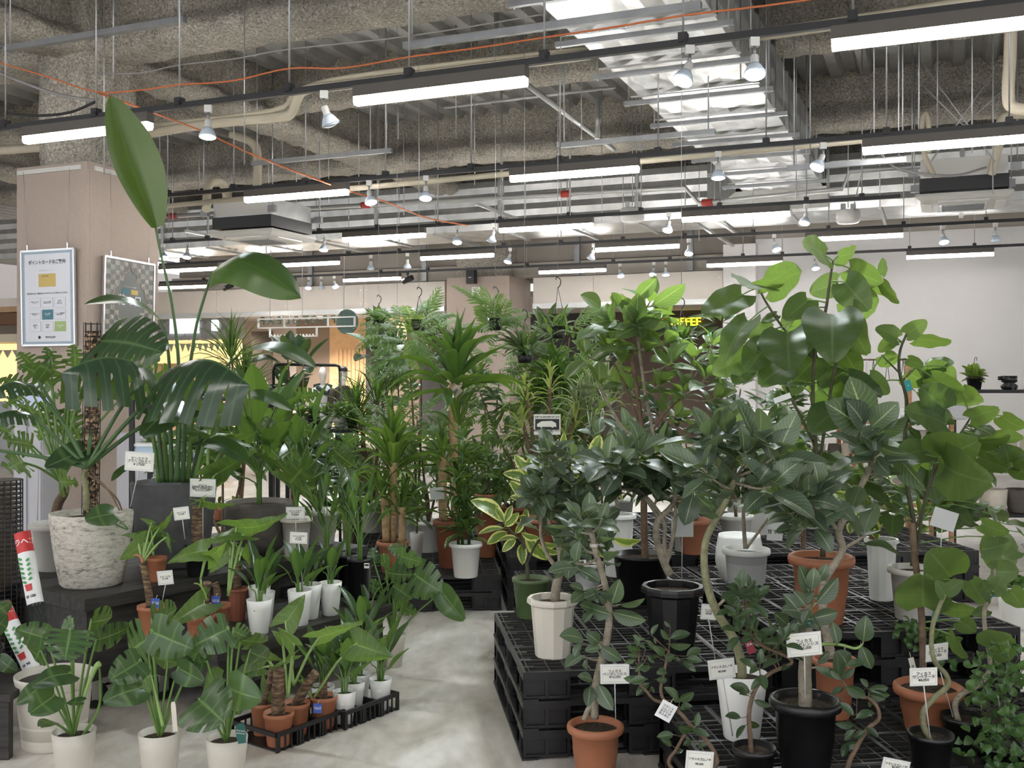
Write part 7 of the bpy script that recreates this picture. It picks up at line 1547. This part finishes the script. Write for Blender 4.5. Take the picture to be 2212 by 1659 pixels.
# mall kiosk with hexagon fascia
simple('hex_grey', (.30, .315, .33), .7); emit('kiosk_glow', (1.0, .72, .34), .3); emit('screen_white', (.85, .95, 1.0), .55)
tk = 22.5
k0 = thing('mall_kiosk', 'mall kiosk with grey hexagon fascia and warm lit window', 'kiosk', G(s_at(400, tk), tk, 0)); k0.matrix_world = frame(k0.location, (UX, UY, 0), (-UY, UX, 0)); kw = s_at(492, tk) - s_at(300, tk)
Yk = G(s_at(400, tk), tk, 0).y; za, zb2, zc = P(0, 676, Yk).z, P(0, 733, Yk).z, P(0, 785, Yk).z
m = MB(); m.box((0, .3, (za + zb2) / 2), (kw, .6, za - zb2)); m.obj('fascia', 'hex_grey', k0)
m = MB(); m.box((0, .55, (zb2 + zc) / 2), (kw * .96, .05, zb2 - zc)); m.obj('lit_back', 'kiosk_glow', k0)
m = MB(); m.box((0, .3, zc / 2), (kw, .6, zc)); m.obj('counter', 'mall_tan', k0)
m = MB(); r = .16; hx = []
for i in range(-9, 10):
    for j in range(-2, 3):
        cx_ = i * r * 1.74 + (j % 2) * r * .87; cz = (za + zb2) / 2 + j * r * 1.5
        if abs(cx_) > kw / 2 - .1 or cz > za - .05 or cz < zb2 + .05: continue
        m2 = MB(); m2.tube([(cx_ + r * .9 * math.sin(a * pi / 3), -.012, cz + r * .9 * math.cos(a * pi / 3)) for a in range(7)], .012, 4); m2.obj('hexagon_moulding', 'mall_grey', k0)
m = MB(); m.box((-.0, -.03, (za + zb2) / 2), (kw * .32, .05, (za - zb2) * .55)); m.obj('screen', 'screen_white', k0)
m = MB(); m.box((kw * .34, -.03, (za + zb2) / 2), (kw * .07, .05, (za - zb2) * .4)); m.obj('lit_window', 'screen_white', k0)
for i in range(14): m = MB(); x = -kw * .46 + i * kw * .066; m.prism([(0, 0), (kw * .06, 0), (kw * .03, -.22)], .02, (x, .5, zb2 - .1), (1, 0, 0), (0, 0, 1)); m.obj('bunting_flag', 'sage_paper', k0) if 'sage_paper' in MT else m.obj('bunting_flag', 'poster_grey_lt', k0)
# warm shop at the far edge past the column
tk = 13.5
k1_ = thing('mall_kiosk', 'warmly lit shop stall seen past the clad column edge', 'kiosk', G(s_at(-40, tk), tk, 0)); k1_.matrix_world = frame(k1_.location, (UX, UY, 0), (-UY, UX, 0)); kw = s_at(60, tk) - s_at(-140, tk)
Yk = G(s_at(0, tk), tk, 0).y; za, zb2, zc = P(0, 676, Yk).z, P(0, 740, Yk).z, P(0, 868, Yk).z
m = MB(); m.box((0, .3, za + .06), (kw, .6, .1)); m.obj('top_rail', 'mall_tan', k1_); m = MB(); m.box((0, .28, za - .1), (kw, .5, .2)); m.obj('sign_board', 'mall_sign_brown' if 'mall_sign_brown' in MT else 'mall_brown', k1_); m = MB(); m.box((0, .26, zb2 + .08), (kw, .5, .14)); m.obj('awning', 'mall_cream', k1_)
m = MB(); m.box((0, .5, (zb2 + zc) / 2), (kw, .05, zb2 - zc)); m.obj('lit_back', 'kiosk_glow', k1_); m = MB(); m.box((0, .3, zc / 2), (kw, .5, zc)); m.obj('counter', 'cabinet_white', k1_)
for i in range(10): m = MB(); x = -kw * .48 + i * kw * .1; m.prism([(0, 0), (kw * .09, 0), (kw * .045, -.14)], .02, (x, .44, zb2 - .12), (1, 0, 0), (0, 0, 1)); m.obj('bunting_flag', 'poster_grey_lt', k1_)
# monitor at the counter
mo = thing('pos_monitor', 'till monitor showing a dim picture below the loyalty poster', 'monitor', P(70, 850, 8.55)); mo.location.z = 1.251; mo.rotation_euler = (0, 0, -.2); hh = .22
m = MB(); m.box((0, 0, .17), (.36, .03, .26)); m.obj('bezel', 'offwhite_plastic', mo); emit('screen_dim', (.30, .33, .45), .2); m = MB(); m.box((0, -.017, .175), (.31, .004, .2)); m.obj('screen', 'screen_dim', mo); m = MB(); m.box((0, .02, .02), (.16, .12, .04)); m.obj('stand', 'offwhite_plastic', mo)
# --- speaker and access point on the back column
tq = TW - .37
def oncol(name, label, cat, px, py, w, h, d, mat, face):
    p = G(s_at(px, tq), tq, 0); p.z = P(px, py, p.y).z; e = thing(name, label, cat, p); e.matrix_world = frame(p, (UX, UY, 0), (0, 0, 1))
    m = MB(); m.box((0, 0, d / 2), (w, h, d)); m.obj('body', mat, e); m = MB(); m.box((0, 0, d + .003), (w * .9, h * .93, .006)); m.obj('front_face', face, e); return e
e = oncol('wall_speaker', 'black box loudspeaker high on the taupe back column', 'speaker', 1022, 599, .17, .26, .14, 'black_plastic', 'rail_black'); flat(e, 'badge', -.03, .03, -.02, -.008, .15, 'paper_white', .003)
e = oncol('wireless_unit', 'white square wireless unit under the loudspeaker', 'device', 1029, 629, .16, .16, .03, 'white_plastic', 'white_plastic'); m = MB(); m.lathe([(.02, 0), (.02, .004), (0, .004)], 16); put('logo_ring', m.mesh('logo_ring', 'line_grey'), e, Matrix.Translation((.0, 0, .037)))
# black track heads on the fifth track
for px, py, lab in ((493, 617, 'beside the kiosk'), (881, 605, 'over the lift lobby')):
    p = PT(px, py, 16.7); e = thing('black_spotlight', f'black cylinder spotlight {lab}', 'spotlight', G(s_at(px, 16.7), 16.7, RZ))
    m = MB(); m.box((0, 0, -.02), (.05, .04, .04)); m.obj('adapter', 'rail_black', e); m = MB(); m.tube([(0, 0, -.04), (0, 0, -.1)], .01, 8); m.obj('stem', 'rail_black', e); m = MB(); m.tube([(.09, -.05, -.09), (-.09, .03, -.16)], .05, 16); m.obj('barrel', 'black_plastic', e)
# --- mannequins
simple('mannequin_skin', (.78, .72, .66), .5); simple('cloth_white', (.74, .75, .78), .9); simple('cloth_darkgreen', (.03, .04, .035), .9); simple('cloth_brown', (.055, .042, .034), .9); simple('cloth_jeans', (.07, .10, .17), .9); simple('cloth_check', (.5, .48, .45), .9)
def ovl(rows, mat, name, par, n=16):                          # lofted ellipses (x, y, z, rx, ry)
    m = MB()
    for x, y, z, rx, ry in rows:
        for j in range(n): a = 2 * pi * j / n; m.v.append(Vector((x + rx * math.cos(a), y + ry * math.sin(a), z)))
    for i in range(len(rows) - 1):
        for j in range(n): m.face([i * n + j, i * n + (j + 1) % n, (i + 1) * n + (j + 1) % n, (i + 1) * n + j], True)
    m.face(list(range(n))[::-1]); m.face([(len(rows) - 1) * n + j for j in range(n)]); return m.obj(name, mat, par)
def mannequin(label, px, Y, top, rot, cap):
    e = thing('mannequin', label, 'mannequin', ((px - CX) * Y / F, Y, 0), rot)
    ovl([(0, 0, 1.40, .05, .05), (0, 0, 1.47, .045, .045), (0, -.01, 1.52, .05, .06), (0, -.015, 1.58, .068, .085), (0, -.01, 1.66, .075, .095), (0, 0, 1.73, .06, .08), (0, 0, 1.765, .025, .035)], 'mannequin_skin', 'head', e)
    ovl([(0, 0, .82, .17, .12), (0, 0, .95, .16, .11), (0, 0, 1.1, .16, .115), (0, 0, 1.25, .19, .12), (0, 0, 1.36, .185, .10), (0, 0, 1.42, .09, .06)], top, 'top', e)
    for s in (-1, 1):
        m = MB(); m.tube([(s * .19, 0, 1.36), (s * .235, 0, 1.2), (s * .245, -.01, 1.08), (s * .24, -.05, .88)], [.06, .055, .05, .038], 10); m.obj('sleeve', top, e)
        m = MB(); m.tube([(s * .24, -.05, .88), (s * .24, -.06, .8), (s * .235, -.07, .74)], [.025, .03, .015], 8); m.obj('hand', 'mannequin_skin', e)
        m = MB(); m.tube([(s * .085, 0, .86), (s * .09, -.01, .5), (s * .09, 0, .1)], [.095, .07, .055], 12); m.obj('trouser_leg', 'cloth_jeans' if cap else 'cloth_darkgreen', e)
        m = MB(); m.box((s * .09, -.04, .05), (.09, .24, .1)); m.obj('shoe', 'paper_white', e)
    if cap:
        ovl([(0, 0, 1.685, .082, .10), (0, 0, 1.73, .08, .098), (0, 0, 1.77, .05, .06), (0, 0, 1.78, .01, .01)], 'rail_black', 'cap', e); m = MB(); m.box((0, -.13, 1.69), (.13, .12, .012)); m.obj('cap_peak', 'rail_black', e)
        for j in range(6):
            m = MB(); m.box((-.15 + .06 * j, -.125, .9), (.03, .01, .3)); m.obj('check_stripe', 'cloth_check' if j % 2 else 'rail_black', e)
    else:
        m = MB(); m.tube([(-.12, -.08, 1.40), (0, -.12, 1.30), (.12, -.1, 1.22), (.1, -.13, 1.1)], [.04, .045, .04, .03], 10); m.obj('shoulder_scarf', 'cloth_darkgreen', e); m = MB(); m.tube([(-.15, .04, 1.4), (0, .09, 1.43), (.15, .04, 1.4), (.1, -.1, 1.27)], .045, 10); m.obj('shoulder_scarf', 'cloth_darkgreen', e)
mannequin('mannequin in a white top with a dark knit over its shoulders', 697, 19.6, 'cloth_white', .3, False)
mannequin('mannequin in a black cap and brown jacket over a checked shirt', 741, 19.2, 'cloth_brown', .6, True)
# black hanging rail among the plants
Yr = 9.75; e = thing('clothes_rail', 'black tube hanging rail standing among the plants', 'rail', P(660, 960, Yr)); e.location.z = 0; b_ = Vector(e.location)
tops = [P(591, 800, Yr) - b_, P(594, 790, Yr) - b_, P(602, 787, Yr) - b_, P(725, 789, Yr) - b_, P(732, 791, Yr) - b_, P(735, 802, Yr) - b_]
m = MB(); m.tube(tops, .014, 10); m.obj('top_bar', 'black_metal', e)
for q in (tops[0], tops[-1]): m = MB(); m.tube([q, Vector((q.x, q.y, .02))], .014, 10); m.obj('upright', 'black_metal', e); m = MB(); m.box((q.x, 0, .015), (.04, .5, .03)); m.obj('foot', 'black_metal', e)
# ---------------------------------------------------------------- pots for sale along the grey wall
def jar(label, x, Y, z, w, h, kind, mat, cat='pot', name='plant_pot', group='empty pots on the shelves'):
    e = thing(name, label, cat, (x, Y, z), 0, group); r = w / 2
    pr = {'ball': [(r * .5, 0), (r * .8, h * .15), (r, h * .45), (r * .98, h * .7), (r * .88, h * .95), (r * .86, h), (r * .80, h), (r * .78, h * .8), (0, h * .7)],
          'cyl': [(r * .8, 0), (r * .84, .01), (r * .95, h * .6), (r, h), (r * .92, h), (r * .88, h * .8), (0, h * .7)], 'plate': [(r * .6, 0), (r * .65, .004), (r, h), (r * .97, h), (r * .6, h * .3), (0, h * .25)]}[kind]
    m = MB(); m.lathe(pr, 28); m.obj('body', mat, e); return e
Yw = 9.6
def X_(px, Y): return (px - CX) * Y / F
e, x0, x1 = shelf_unit('black slotted shelf with a pothos and a black pot before the grey wall', 2060, 2300, Yw, (.30, .74, 1.455), 1.50, .45)
e2, x2, x3 = shelf_unit('wooden rack of pots before the grey wall', 1860, 2055, Yw - .2, (.42, .86, 1.18), 1.22, .45, 'shelf_wood', 'shelf_wood', 'wooden_rack')
pl = Plant('hanging_plant', 'lime pothos in a black hook pot on the black shelf', 'plant', (X_(2105, Yw + .15), Yw + .15, 1.471), 'hanging plants'); pl.pot('nursery', Vector((pl.b.x, pl.b.y, 1.471 + .12)), .075, 'pot_black')
for i in range(60):
    a = pl.r.random() * 6.28; th = pl.r.uniform(.1, 1.9); d = Vector((math.cos(a) * math.sin(th), math.sin(a) * math.sin(th), math.cos(th))); b = pl.soil + d * .06 * pl.r.random(); pl.leaf('lime', b, b + d * pl.r.uniform(.07, .12), normal=Vector((0, -.4, 1)))
pl.tube('hook', [pl.soil, pl.soil + V(0, 0, .18), pl.soil + V(.02, 0, .2), pl.soil + V(.02, 0, .17)], (.003, .003), 'rail_black', 5)
bp_ = thing('black_vase', 'chunky black sculptural pot with stub handles on the black shelf', 'vase', (X_(2180, Yw + .15), Yw + .15, 1.471))
m = MB(); m.lathe([(.06, 0), (.075, .02), (.075, .04), (.045, .06), (.07, .075), (.07, .13), (.06, .13), (.055, .1), (0, .09)], 24, M=Matrix.Scale(1.0, 3)); m.obj('body', 'black_plastic', bp_)
m = MB(); m.tube([(-.07, 0, .1), (-.1, 0, .1), (-.1, 0, .115), (-.07, 0, .115)], .012, 8); m.obj('handle', 'black_plastic', bp_); m = MB(); m.box((0, -.05, .03), (.03, .06, .06)); m.obj('spout', 'black_plastic', bp_)
simple('cream_ceramic', (.70, .645, .54), .55, noise=.06, nscale=14)
for i, (px, w) in enumerate(((2100, .30), (2170, .33), (2235, .3))): jar(f'large cream round bowl pot, {["half hidden by leaves", "in full view", "at the frame edge"][i]} on the black shelf', X_(px, Yw + .1), Yw + .05 + .18 * (i % 2), .757 + .0, w, .30, 'ball', 'cream_ceramic')
for i in range(9): jar(f'white saucer, {ordw(i + 1)} up the stack beside the round bowls', X_(2064, Yw), Yw + .0, 1.196 + i * .014, .30, .02, 'plate', 'paper_white', 'saucer', 'saucer', 'stacked white saucers')
for i, px in enumerate((1900, 1945, 1990)): 
    c = Vector((X_(px, Yw), Yw - .05, 1.196)); e = thing('white_carton', f'small white carton {["", "second ", "third "][i]}on the wooden rack', 'box', c, 0, 'white cartons'); m = MB(); m.box((0, 0, .05), (.15, .12, .1)); m.obj('box', 'paper_white', e); m = MB(); m.box((0, -.061, .03), (.08, .003, .025)); m.obj('printed_label', 'line_grey', e)
for i, (px, z, mat, kind) in enumerate(((1890, .875, 'pot_grey', 'cyl'), (1935, .875, 'cream_ceramic', 'cyl'), (1985, .875, 'pot_grey', 'cyl'), (2030, .875, 'cream_ceramic', 'cyl'), (1900, .435, 'cream_ceramic', 'ball'), (1960, .435, 'pot_grey', 'cyl'), (2020, .435, 'pot_brown', 'ball'))): jar(f'empty {"cream" if "cream" in mat else "grey" if "grey" in mat else "brown"} pot, {ordw(i + 1)} on the wooden rack', X_(px, Yw - .1), Yw + .0, z, .2, .22, kind, mat)
e3, x4, x5 = shelf_unit('second wooden rack of pots behind the tallest fig', 1650, 1845, Yw - .1, (.40, .80, 1.12), 1.2, .45, 'shelf_wood', 'shelf_wood', 'wooden_rack')
for i, px in enumerate((1670, 1705, 1740, 1775, 1810, 1835)):
    for zi, z in enumerate((.415, .815, 1.135)): jar(f'empty {["cream", "grey", "brown"][(i + zi) % 3]} pot, {ordw(i + 1)} on the {["lowest", "middle", "top"][zi]} board of the second wooden rack', X_(px, Yw), Yw + .1, z, .13, .15, 'cyl' if i % 2 else 'ball', ['cream_ceramic', 'pot_grey', 'pot_brown'][(i + zi) % 3])
for i, px in enumerate((2085, 2150, 2210)): jar(f'low stack-sized {["grey", "cream", "brown"][i]} pot on the bottom board of the black shelf', X_(px, Yw + .1), Yw + .15, .316, .26, .22, 'cyl', ['pot_grey', 'cream_ceramic', 'pot_brown'][i])
jar('white ribbed planter standing on the floor at the frame edge', X_(2205, 6.6), 6.6, 0, .27, .22, 'cyl', 'pot_white')
pl = bgplant('potted_shrub', 'small curly plant in a white floor planter near the black shelf', 2190, 6.9, .2, .2, 'rim', 'pot_white'); pl.whorl('curl', pl.soil + V(0, 0, .03), (0, 0, 1), 20, .1, 10, 110)
jar('large white rectangular-looking planter behind the coffee sign figs', X_(1625, 8.2), 8.2, .0, .42, 1.32, 'cyl', 'planter_white')
jar('white bowl planter between the plaited fig and mossy trunk', X_(1597, 6.1), 6.1, z_under(X_(1597, 6.1), 6.1), .28, .3, 'ball', 'pot_white')
# hook rail on the wall
e = thing('hook_rail', 'thin dark rail with hanging cords before the grey wall', 'rail', (X_(1895, 9.9), 9.9, 0)); z = P(0, 777, 9.9).z
m = MB(); m.tube([(X_(1858, 9.9) - e.location.x, 0, z), (X_(1962, 9.9) - e.location.x, 0, z)], .008, 8); m.obj('bar', 'bark_brown', e)
for px in (1858, 1962): m = MB(); m.box((X_(px, 9.9) - e.location.x, 0, z / 2), (.05, .05, z)); m.obj('post', 'shelf_wood', e)
for i, px in enumerate((1872, 1886, 1902, 1916, 1932, 1950)):
    x = X_(px, 9.9) - e.location.x; m = MB(); m.tube([(x, -.01, z), (x - .02, -.01, z - .2)], .003, 5); m.tube([(x, -.01, z), (x + .02, -.01, z - .2)], .003, 5); m.obj('macrame_cord', 'rail_black' if i % 2 else 'pot_cream', e)
# wicker basket
def m_wick():
    m, nt, b = nodes('wicker'); tc = N(nt, 'ShaderNodeTexCoord'); v = N(nt, 'ShaderNodeTexBrick'); v.inputs['Scale'].default_value = 30; nt.links.new(tc.outputs['Object'], v.inputs[0]); v.inputs[1].default_value = (.34, .22, .12, 1); v.inputs[2].default_value = (.24, .15, .08, 1); v.inputs[3].default_value = (.06, .04, .02, 1); nt.links.new(v.outputs[0], b.inputs[0])
m_wick()
e = thing('wicker_basket', 'brown wicker basket below the mannequins', 'basket', (X_(778, 9.3), 9.3, 0)); m = MB(); m.lathe([(.15, 0), (.17, .5), (.175, .92), (.165, .92), (.15, .3), (0, .28)], 20); m.obj('body', 'wicker', e); m = MB(); m.lathe([(.165, .91), (.18, .92), (.165, .935)], 20); m.obj('rim', 'wicker', e)
# black mesh stand and nursery saucer at the frame edge
e = thing('mesh_basket', 'tall black mesh bin at the frame edge', 'basket', P(2, 1300, 5.2)); e.location.z = .0
m = MB()
for i in range(20):
    a = 2 * pi * i / 20; m.tube([(.1 * math.cos(a), .1 * math.sin(a), 0), (.1 * math.cos(a), .1 * math.sin(a), 1.08)], .003, 4)
for i in range(46): m.lathe([(.098, -.002), (.102, 0), (.098, .002)], 20, (0, 0, .02 + i * .0235))
o = m.obj('mesh_wall', 'rail_black', e); o['kind'] = 'stuff'; m = MB(); m.lathe([(.0, 0), (.105, 0), (.105, .02), (0, .02)], 20); m.obj('base', 'rail_black', e)
pl = rimplant('potted_monstera', 'monstera mostly cut off at the frame edge beside the moss poles', 'plant', (-30, 1395), 70, 4.5, .28, 'nursery', 'pot_black', TG); 
leaves(pl, k2, 'mon_solid', [(-60, 330, 100, 240, 20), (-80, 420, 70, 400, 20), (0, 730, 150, 830, 20), (-60, 500, 60, 340, 30)], 4.4, pl.soil, 'stem_green', .004)
e = thing('low_stand', 'low dark stand at the frame edge under a monstera pot', 'stand', (pl.b.x, pl.b.y, 0)); m = MB(); m.box((-.05, 0, .26), (.5, .4, .03)); m.obj('top', 'black_wood', e)
for sx in (-1, 1):
    for sy in (-1, 1): m = MB(); m.box((-.05 + sx * .22, sy * .17, .1225), (.04, .04, .245)); m.obj('leg', 'black_wood', e)
# ================================================================ price cards and tags
PC = 'handwritten price cards'
def card(label, px, py, w, h, Y, lines, foot, tilt=0.0, yaw=0.0, sz=1.0, small=False, blank=False):
    """w, h in px; foot: pixel where the stick enters the pot."""
    k = Y / F; c = P(px, py, Y); e = thing('price_card', label, 'price card', c, 0, PC); e.rotation_euler = (.06, tilt, yaw)
    W, H = w * k, h * k
    m = MB(); m.box((0, .0006, 0), (W, .0012, H)); m.obj('sleeve', 'card_sleeve', e)
    if not blank:
        m = MB(); m.box((0, -.0004, 0), (W * .93, .0008, H * .9)); m.obj('paper', 'card_paper', e)
        for a in ((0, H * .39, W * .84, .0012), (0, -H * .39, W * .84, .0012), (-W * .42, 0, .0012, H * .78), (W * .42, 0, .0012, H * .78)): m = MB(); m.box((a[0], -.0012, a[1]), (a[2], .0006, a[3])); m.obj('printed_border', 'line_grey', e)
        s = min(W * .82 / max(len(l) for l in lines), H * .70 / len(lines)) * sz
        me = text_mesh('\n'.join(lines), s, 'ink', .0003, spacing=.85); put('handwriting', me, e, Matrix.Translation((0, -.0018, 0)) @ Matrix.Rotation(pi / 2, 4, 'X'))
    if foot:
        q = P(foot[0], foot[1], Y + .02) - c; R3 = e.rotation_euler.to_matrix().inverted(); m = MB(); m.tube([Vector((0, .003, -H * .3)), R3 @ q + Vector((0, .003, 0))], .0022, 6); m.obj('stick', 'clear_stick', e)
card('price card reading 27500 beside the stone pot', 301, 997, 63, 42, 5.1, ['モンステラ', 'プラヘゴ仕立て', '¥ 27500'], (281, 1095), .07)
card('explanatory card in a clear sleeve before the slate pot', 438, 1054, 56, 40, 5.4, ['クワズイモ', '日光を好む観葉植物で明るい', '室内で育てます耐陰性があり', '風通しよく水やりは表面が', '乾いたらたっぷりと'], (438, 1165), .03)
card('price card reading 4400 on the alocasia shoots', 392, 1109, 34, 28, 5.15, ['クワズイモ', '¥ 4,400'], (399, 1165), -.12)
card('price card reading 1100 over the low bench', 357, 1248, 34, 31, 4.95, ['クワズイモ', '¥1,100'], (349, 1306), -.1)
card('price card reading 8800 among the strelitzias', 638, 1108, 41, 26, 5.6, ['ストレリチア', 'ユンケア', '¥ 8,800'], (640, 1190))
card('price card reading 1650 above the white pots', 645, 1162, 38, 25, 5.15, ['ストレリチア', 'レギネ', '¥ 1,650'], (655, 1278), .05)
card('price card reading 16,500 before the front terracotta fig', 1328, 1456, 63, 44, 4.0, ['フィカス', 'ベンガレンシス', '¥16,500'], (1330, 1555), -.02)
card('price card reading 9,900 behind the mossy trunk', 1531, 1322, 34, 34, 4.45, ['フィカス', 'ベンガ', '¥9,900'], (1547, 1438), .08)
card('price card reading 5,500 leaning on the smooth white pot', 1559, 1445, 58, 44, 3.7, ['フランスゴムノキ', '', '¥5,500'], (1583, 1590), -.12)
card('price card reading 13,200 on the fig stump', 1737, 1392, 76, 52, 3.4, ['フィカス', 'ベンガレンシス', '¥13,200'], (1740, 1510), -.10)
card('price card reading 5,500 at the bottom of the weaving fig', 1511, 1645, 60, 46, 3.3, ['フランスゴムノキ', '', '¥5,500'], None, .07)
card('price card reading 6,050 before the front heart-leaved fig', 1995, 1462, 60, 40, 3.42, ['フィカス', 'ウンベラータ', '¥6,050'], (2010, 1595), -.04)
card('tilted price card reading 6,050 behind the other card', 2024, 1409, 58, 38, 3.75, ['フィカス', 'ウンベラータ', '¥6,050'], (2060, 1550), -.03, .3)
card('price card cut off at the bottom by the round leaf', 1935, 1655, 60, 30, 3.3, ['フランスゴムノキ', '¥5,500'], None, .2)
card('blank-backed card behind the plaited fig', 1474, 1138, 48, 44, 4.85, [''], (1473, 1250), .0, blank=True)
card('blank-backed card among the heart leaves', 2040, 1122, 60, 42, 4.5, [''], (2030, 1230), .3, .2, blank=True)
card('blank-backed card by the compact dracaena', 944, 1066, 30, 26, 7.2, [''], (950, 1125), -.1, blank=True)
card('blank-backed card behind the philodendron', 83, 998, 52, 30, 5.6, [''], (80, 1125), 0, blank=True)
# car placard
c = P(1182, 917, 7.0); e = thing('placard', 'white placard with a black and white car picture', 'sign', c); k = 7.0 / F
flat2 = lambda nm, x0, x1, z0, z1, y, mt: MB().box((((x0 + x1) / 2) * k, y, ((z0 + z1) / 2) * k), ((x1 - x0) * k, .002, (z1 - z0) * k)).obj(nm, mt, e)
flat2('board', -29, 29, -22, 22, 0, 'card_paper'); flat2('dark_field', -26, 26, -11, 12, -.002, 'ink')
m = MB(); m.prism([(-22 * k, -5 * k), (-22 * k, 1 * k), (-12 * k, 7 * k), (10 * k, 8 * k), (19 * k, 3 * k), (20 * k, -5 * k), (14 * k, -5 * k), (12 * k, -7 * k), (8 * k, -5 * k), (-10 * k, -5 * k), (-13 * k, -7 * k), (-16 * k, -5 * k)], .001, (0, -.003, 0), (1, 0, 0), (0, 0, 1)); m.obj('car_picture', 'card_paper', e)
for z, tx in ((16, 'お車でのお持ち帰り承ります'), (-15, '配送もお気軽にご相談ください\nスタッフまで')): put('lettering', text_mesh(tx, 4.2 * k, 'ink', .0004, spacing=.9), e, Matrix.Translation((0, -.003, z * k)) @ Matrix.Rotation(pi / 2, 4, 'X'))
m = MB(); m.tube([(-18 * k, .006, -20 * k), (-18 * k, .006, P(0, 1060, 7.0).z - c.z)], .004, 6); m.obj('stake', 'bark_pale', e); m = MB(); m.box((-18 * k, .004, -12 * k), (.02, .012, .05)); m.obj('clip', 'clear_stick', e)
# tied and stuck tags
def tagcard(label, px, py, Y, w, h, mat, rot, txt=None, tm='ink', yaw=0.0, name='hang_tag'):
    k = Y / F; e = thing(name, label, 'tag', P(px, py, Y), 0, 'tags on plants'); e.rotation_euler = (.05, rot, yaw); m = MB(); m.box((0, 0, 0), (w * k, .0012, h * k)); m.obj('card', mat, e)
    if txt: put('lettering', text_mesh(txt, h * k * .16, tm, .0002), e, Matrix.Translation((0, -.0012, 0)) @ Matrix.Rotation(pi / 2, 4, 'X'))
    m = MB(); m.tube([(0, .002, h * k * .45), (.004, .012, h * k * .75)], .0012, 5); m.obj('tie', 'pot_cream', e)
tagcard('white diamond-set card tied to the weaving fig', 1439, 1536, 3.36, 36, 40, 'paper_white', .5, 'フランス\nゴムノキ\n水やりは\n控えめに')
tagcard('maroon tag on the twisting slender fig', 1618, 1392, 3.42, 17, 42, 'tag_maroon', -.4, 'ゴム', 'paper_white')
tagcard('pink and white diamond tag on the corn plant cane', 985, 845, 7.28, 20, 22, 'poster_rose', .78)
tagcard('teal tag tied to the grey-potted heart fig', 1962, 833, 4.6, 14, 24, 'tag_teal', -.3, 'F', 'paper_white')
tagcard('dark green tag low on the front heart fig', 2023, 1322, 3.85, 16, 34, 'tag_green', .2, 'Ficus', 'paper_white')
tagcard('dark green tag on the bowed heart fig', 2148, 1275, 3.75, 26, 28, 'tag_green', -.2, 'Ficus', 'paper_white')
tagcard('white paper tag with teal end on the tallest fig', 1690, 860, 4.5, 38, 12, 'paper_white', -.35)
for px, py, Y, lab in ((336, 1303, 4.86, 'leaning alocasia'), (466, 1298, 4.95, 'ringed green trunk alocasia'), (686, 1530, 4.5, 'stumpy alocasia in the tray')): tagcard(f'blue name tag on the {lab}', px, py, Y, 18, 21, 'tag_blue', .03, 'クワズイモ\n観葉植物', 'paper_white', name='name_tag')
tagcard('white picture tag hanging by the white fig pot', 1675, 1133, 5.0, 34, 70, 'paper_white', .05, 'ゴム\n\n \n育て方')
tagcard('cream stake with plant picture in the front terracotta pot', 1972, 1440, 3.85, 12, 40, 'pot_cream', -.25, '花')
# small glowing surfaces need no direct light sampling
for _n in ('bulb_face', 'downlight_glow', 'neon_red', 'neon_yellow', 'sign_glow_cream', 'sign_glow_orange', 'exit_glow', 'kiosk_glow', 'screen_white', 'screen_dim'):
    MT[_n].cycles.emission_sampling = 'NONE'
